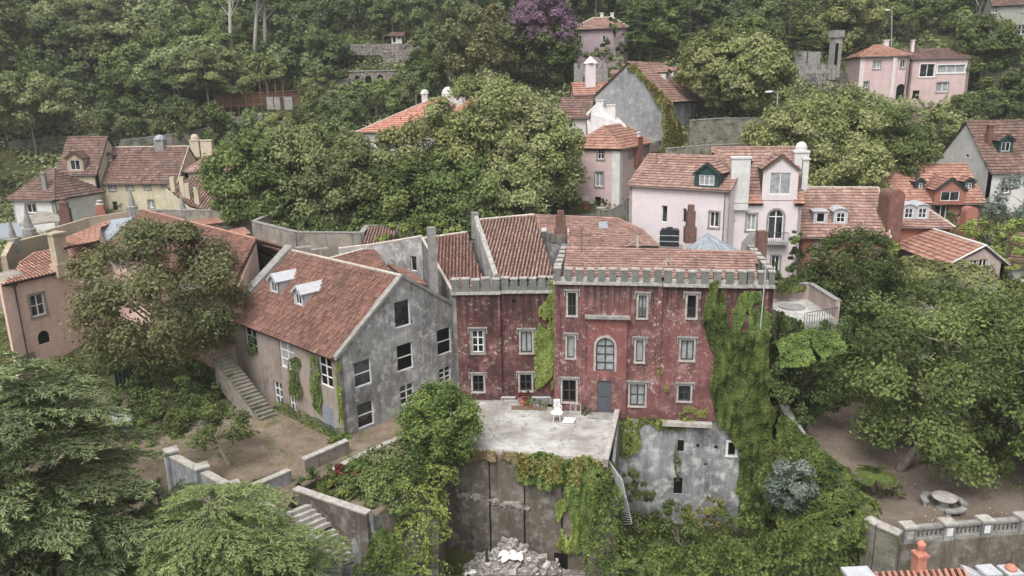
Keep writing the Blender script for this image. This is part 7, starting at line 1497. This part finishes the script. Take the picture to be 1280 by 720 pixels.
def hillkeep(x, y, z):
    px, py = topix((x, y, z)); return -30 < px < 1310 and -60 < py < 330 and not (275 < px < 378 and 112 < py < 140)
cover('undergrowth', 'low green undergrowth covering the slope between the woodland trees', 'undergrowth', 190000, (-125, 125), (86, 215), .6, L_hill, 1.8, hillkeep)
cover('scrub', 'dark brushy scrub patches scattered over the slope', 'scrub', 36000, (-125, 125), (90, 205), .6, L_wood, 2.4, hillkeep, .2, .2)
cover('dry_grass', 'straw coloured dry grass patches on the open slope', 'grass', 50000, (-110, 110), (95, 160), .45, L_dry, .9, hillkeep, .13, .3)
nearkeep = lambda x, y, z: not (-5.2 < x < 5.4 and y > 36)
cover('yard_undergrowth', 'dense weeds filling the low ground around the pit and yard', 'undergrowth', 52000, (-14, 30), (22, 50), .24, L_ivy, .9, nearkeep, .5)
cover('garden_undergrowth', 'low plants on the ground under the cedars', 'undergrowth', 16000, (-40, -8), (18, 44), .3, L_dark, .8, lambda *a: True, .5)
cover('pit_weeds', 'scattered weeds at the edges of the pit floor', 'weeds', 5000, (-5, 5.4), (34, 43), .2, L_ivy, .5, lambda x, y, z: abs(x) > 2.8 or y < 37, .6, .15)
def inworld(poly): 
    P_ = [(p.x, p.y) for p in poly]; return lambda x, y, z: bool(inpoly(np.array([[x, y]]), P_)[0])
cw = inworld(COURT); cover('courtyard_weeds', 'thin weeds and leaves on the bare courtyard earth', 'weeds', 16000, (-45, -8), (38, 60), .14, L_ivy, .12, lambda x, y, z: cw(x, y, z) and (x < -16 or noise.noise(Vector((x * .5, y * .5, 4))) > .15), .45, .28, 0.0)
gw = inworld(GARD); cover('fallen_leaves', 'thin brown leaf litter on the bare garden earth', 'leaf litter', 9000, (17, 48), (34, 60), .12, L_dry, .05, gw, .4, .1, -.99)
cover('left_garden_plants', 'tangled low plants of the left garden below the pink wing', 'plants', 15000, (-48, -20), (47, 62), .22, L_dark, .9, lambda x, y, z: cw(x, y, z) and (x < -24.5 or y > 52), .4, -.1, 0.0)
cover('pink_wing_plants', 'tangled green plants at the foot of the far left pink wall', 'plants', 14000, (-56, -22), (46, 66), .24, L_mid, 1.2, lambda x, y, z: True, .4)
cover('left_slope_plants', 'green plants on the slope around the small white cottage', 'plants', 30000, (-85, -36), (68, 104), .4, L_hill, 1.0, lambda x, y, z: True, .4)
cover('flank_plants', 'green planting on the slope between the right garden and houses', 'plants', 30000, (20, 62), (56, 84), .3, L_mid, 1.2, lambda x, y, z: True, .4)

# ------------------------------------------------------------------ thin humid air
mb = MB(); mb.obox((-345, -50, -40), Vector((700, 0, 0)), Vector((0, 480, 0)), Vector((0, 0, 260)))
hm = bpy.data.materials.new('humid_air'); hm.use_nodes = True; hn = hm.node_tree; hn.nodes.remove(hn.nodes['Principled BSDF']); pv = hn.nodes.new('ShaderNodeVolumePrincipled'); pv.inputs['Color'].default_value = (.93, .95, .97, 1); pv.inputs['Density'].default_value = .0004; pv.inputs['Anisotropy'].default_value = .2
hn.links.new(pv.outputs[0], hn.nodes['Material Output'].inputs['Volume'])
obj('haze', mb, hm, None, 'stuff')
for k, (pts, lb) in enumerate((([(10, 178, 119), (70, 172, 121), (125, 168, 122)], 'low mossy terrace wall above the yellow house'), ([(150, 176, 116), (215, 168, 118), (262, 160, 121)], 'mossy terrace wall running behind the cream house roof'), ([(395, 104, 139), (436, 98, 141)], 'short terrace wall left of the arched wall'))):
    lowwall('terrace_wall', lb, [atY(*q) for q in pts], .5, 2.2, stone_m, stone_g)
cover('distant_wood', 'far dark wood closing the top of the hill behind the trees', 'wood', 30000, (-150, 150), (196, 262), 1.8, L_dark, 7.0, lambda *a: True, .1)
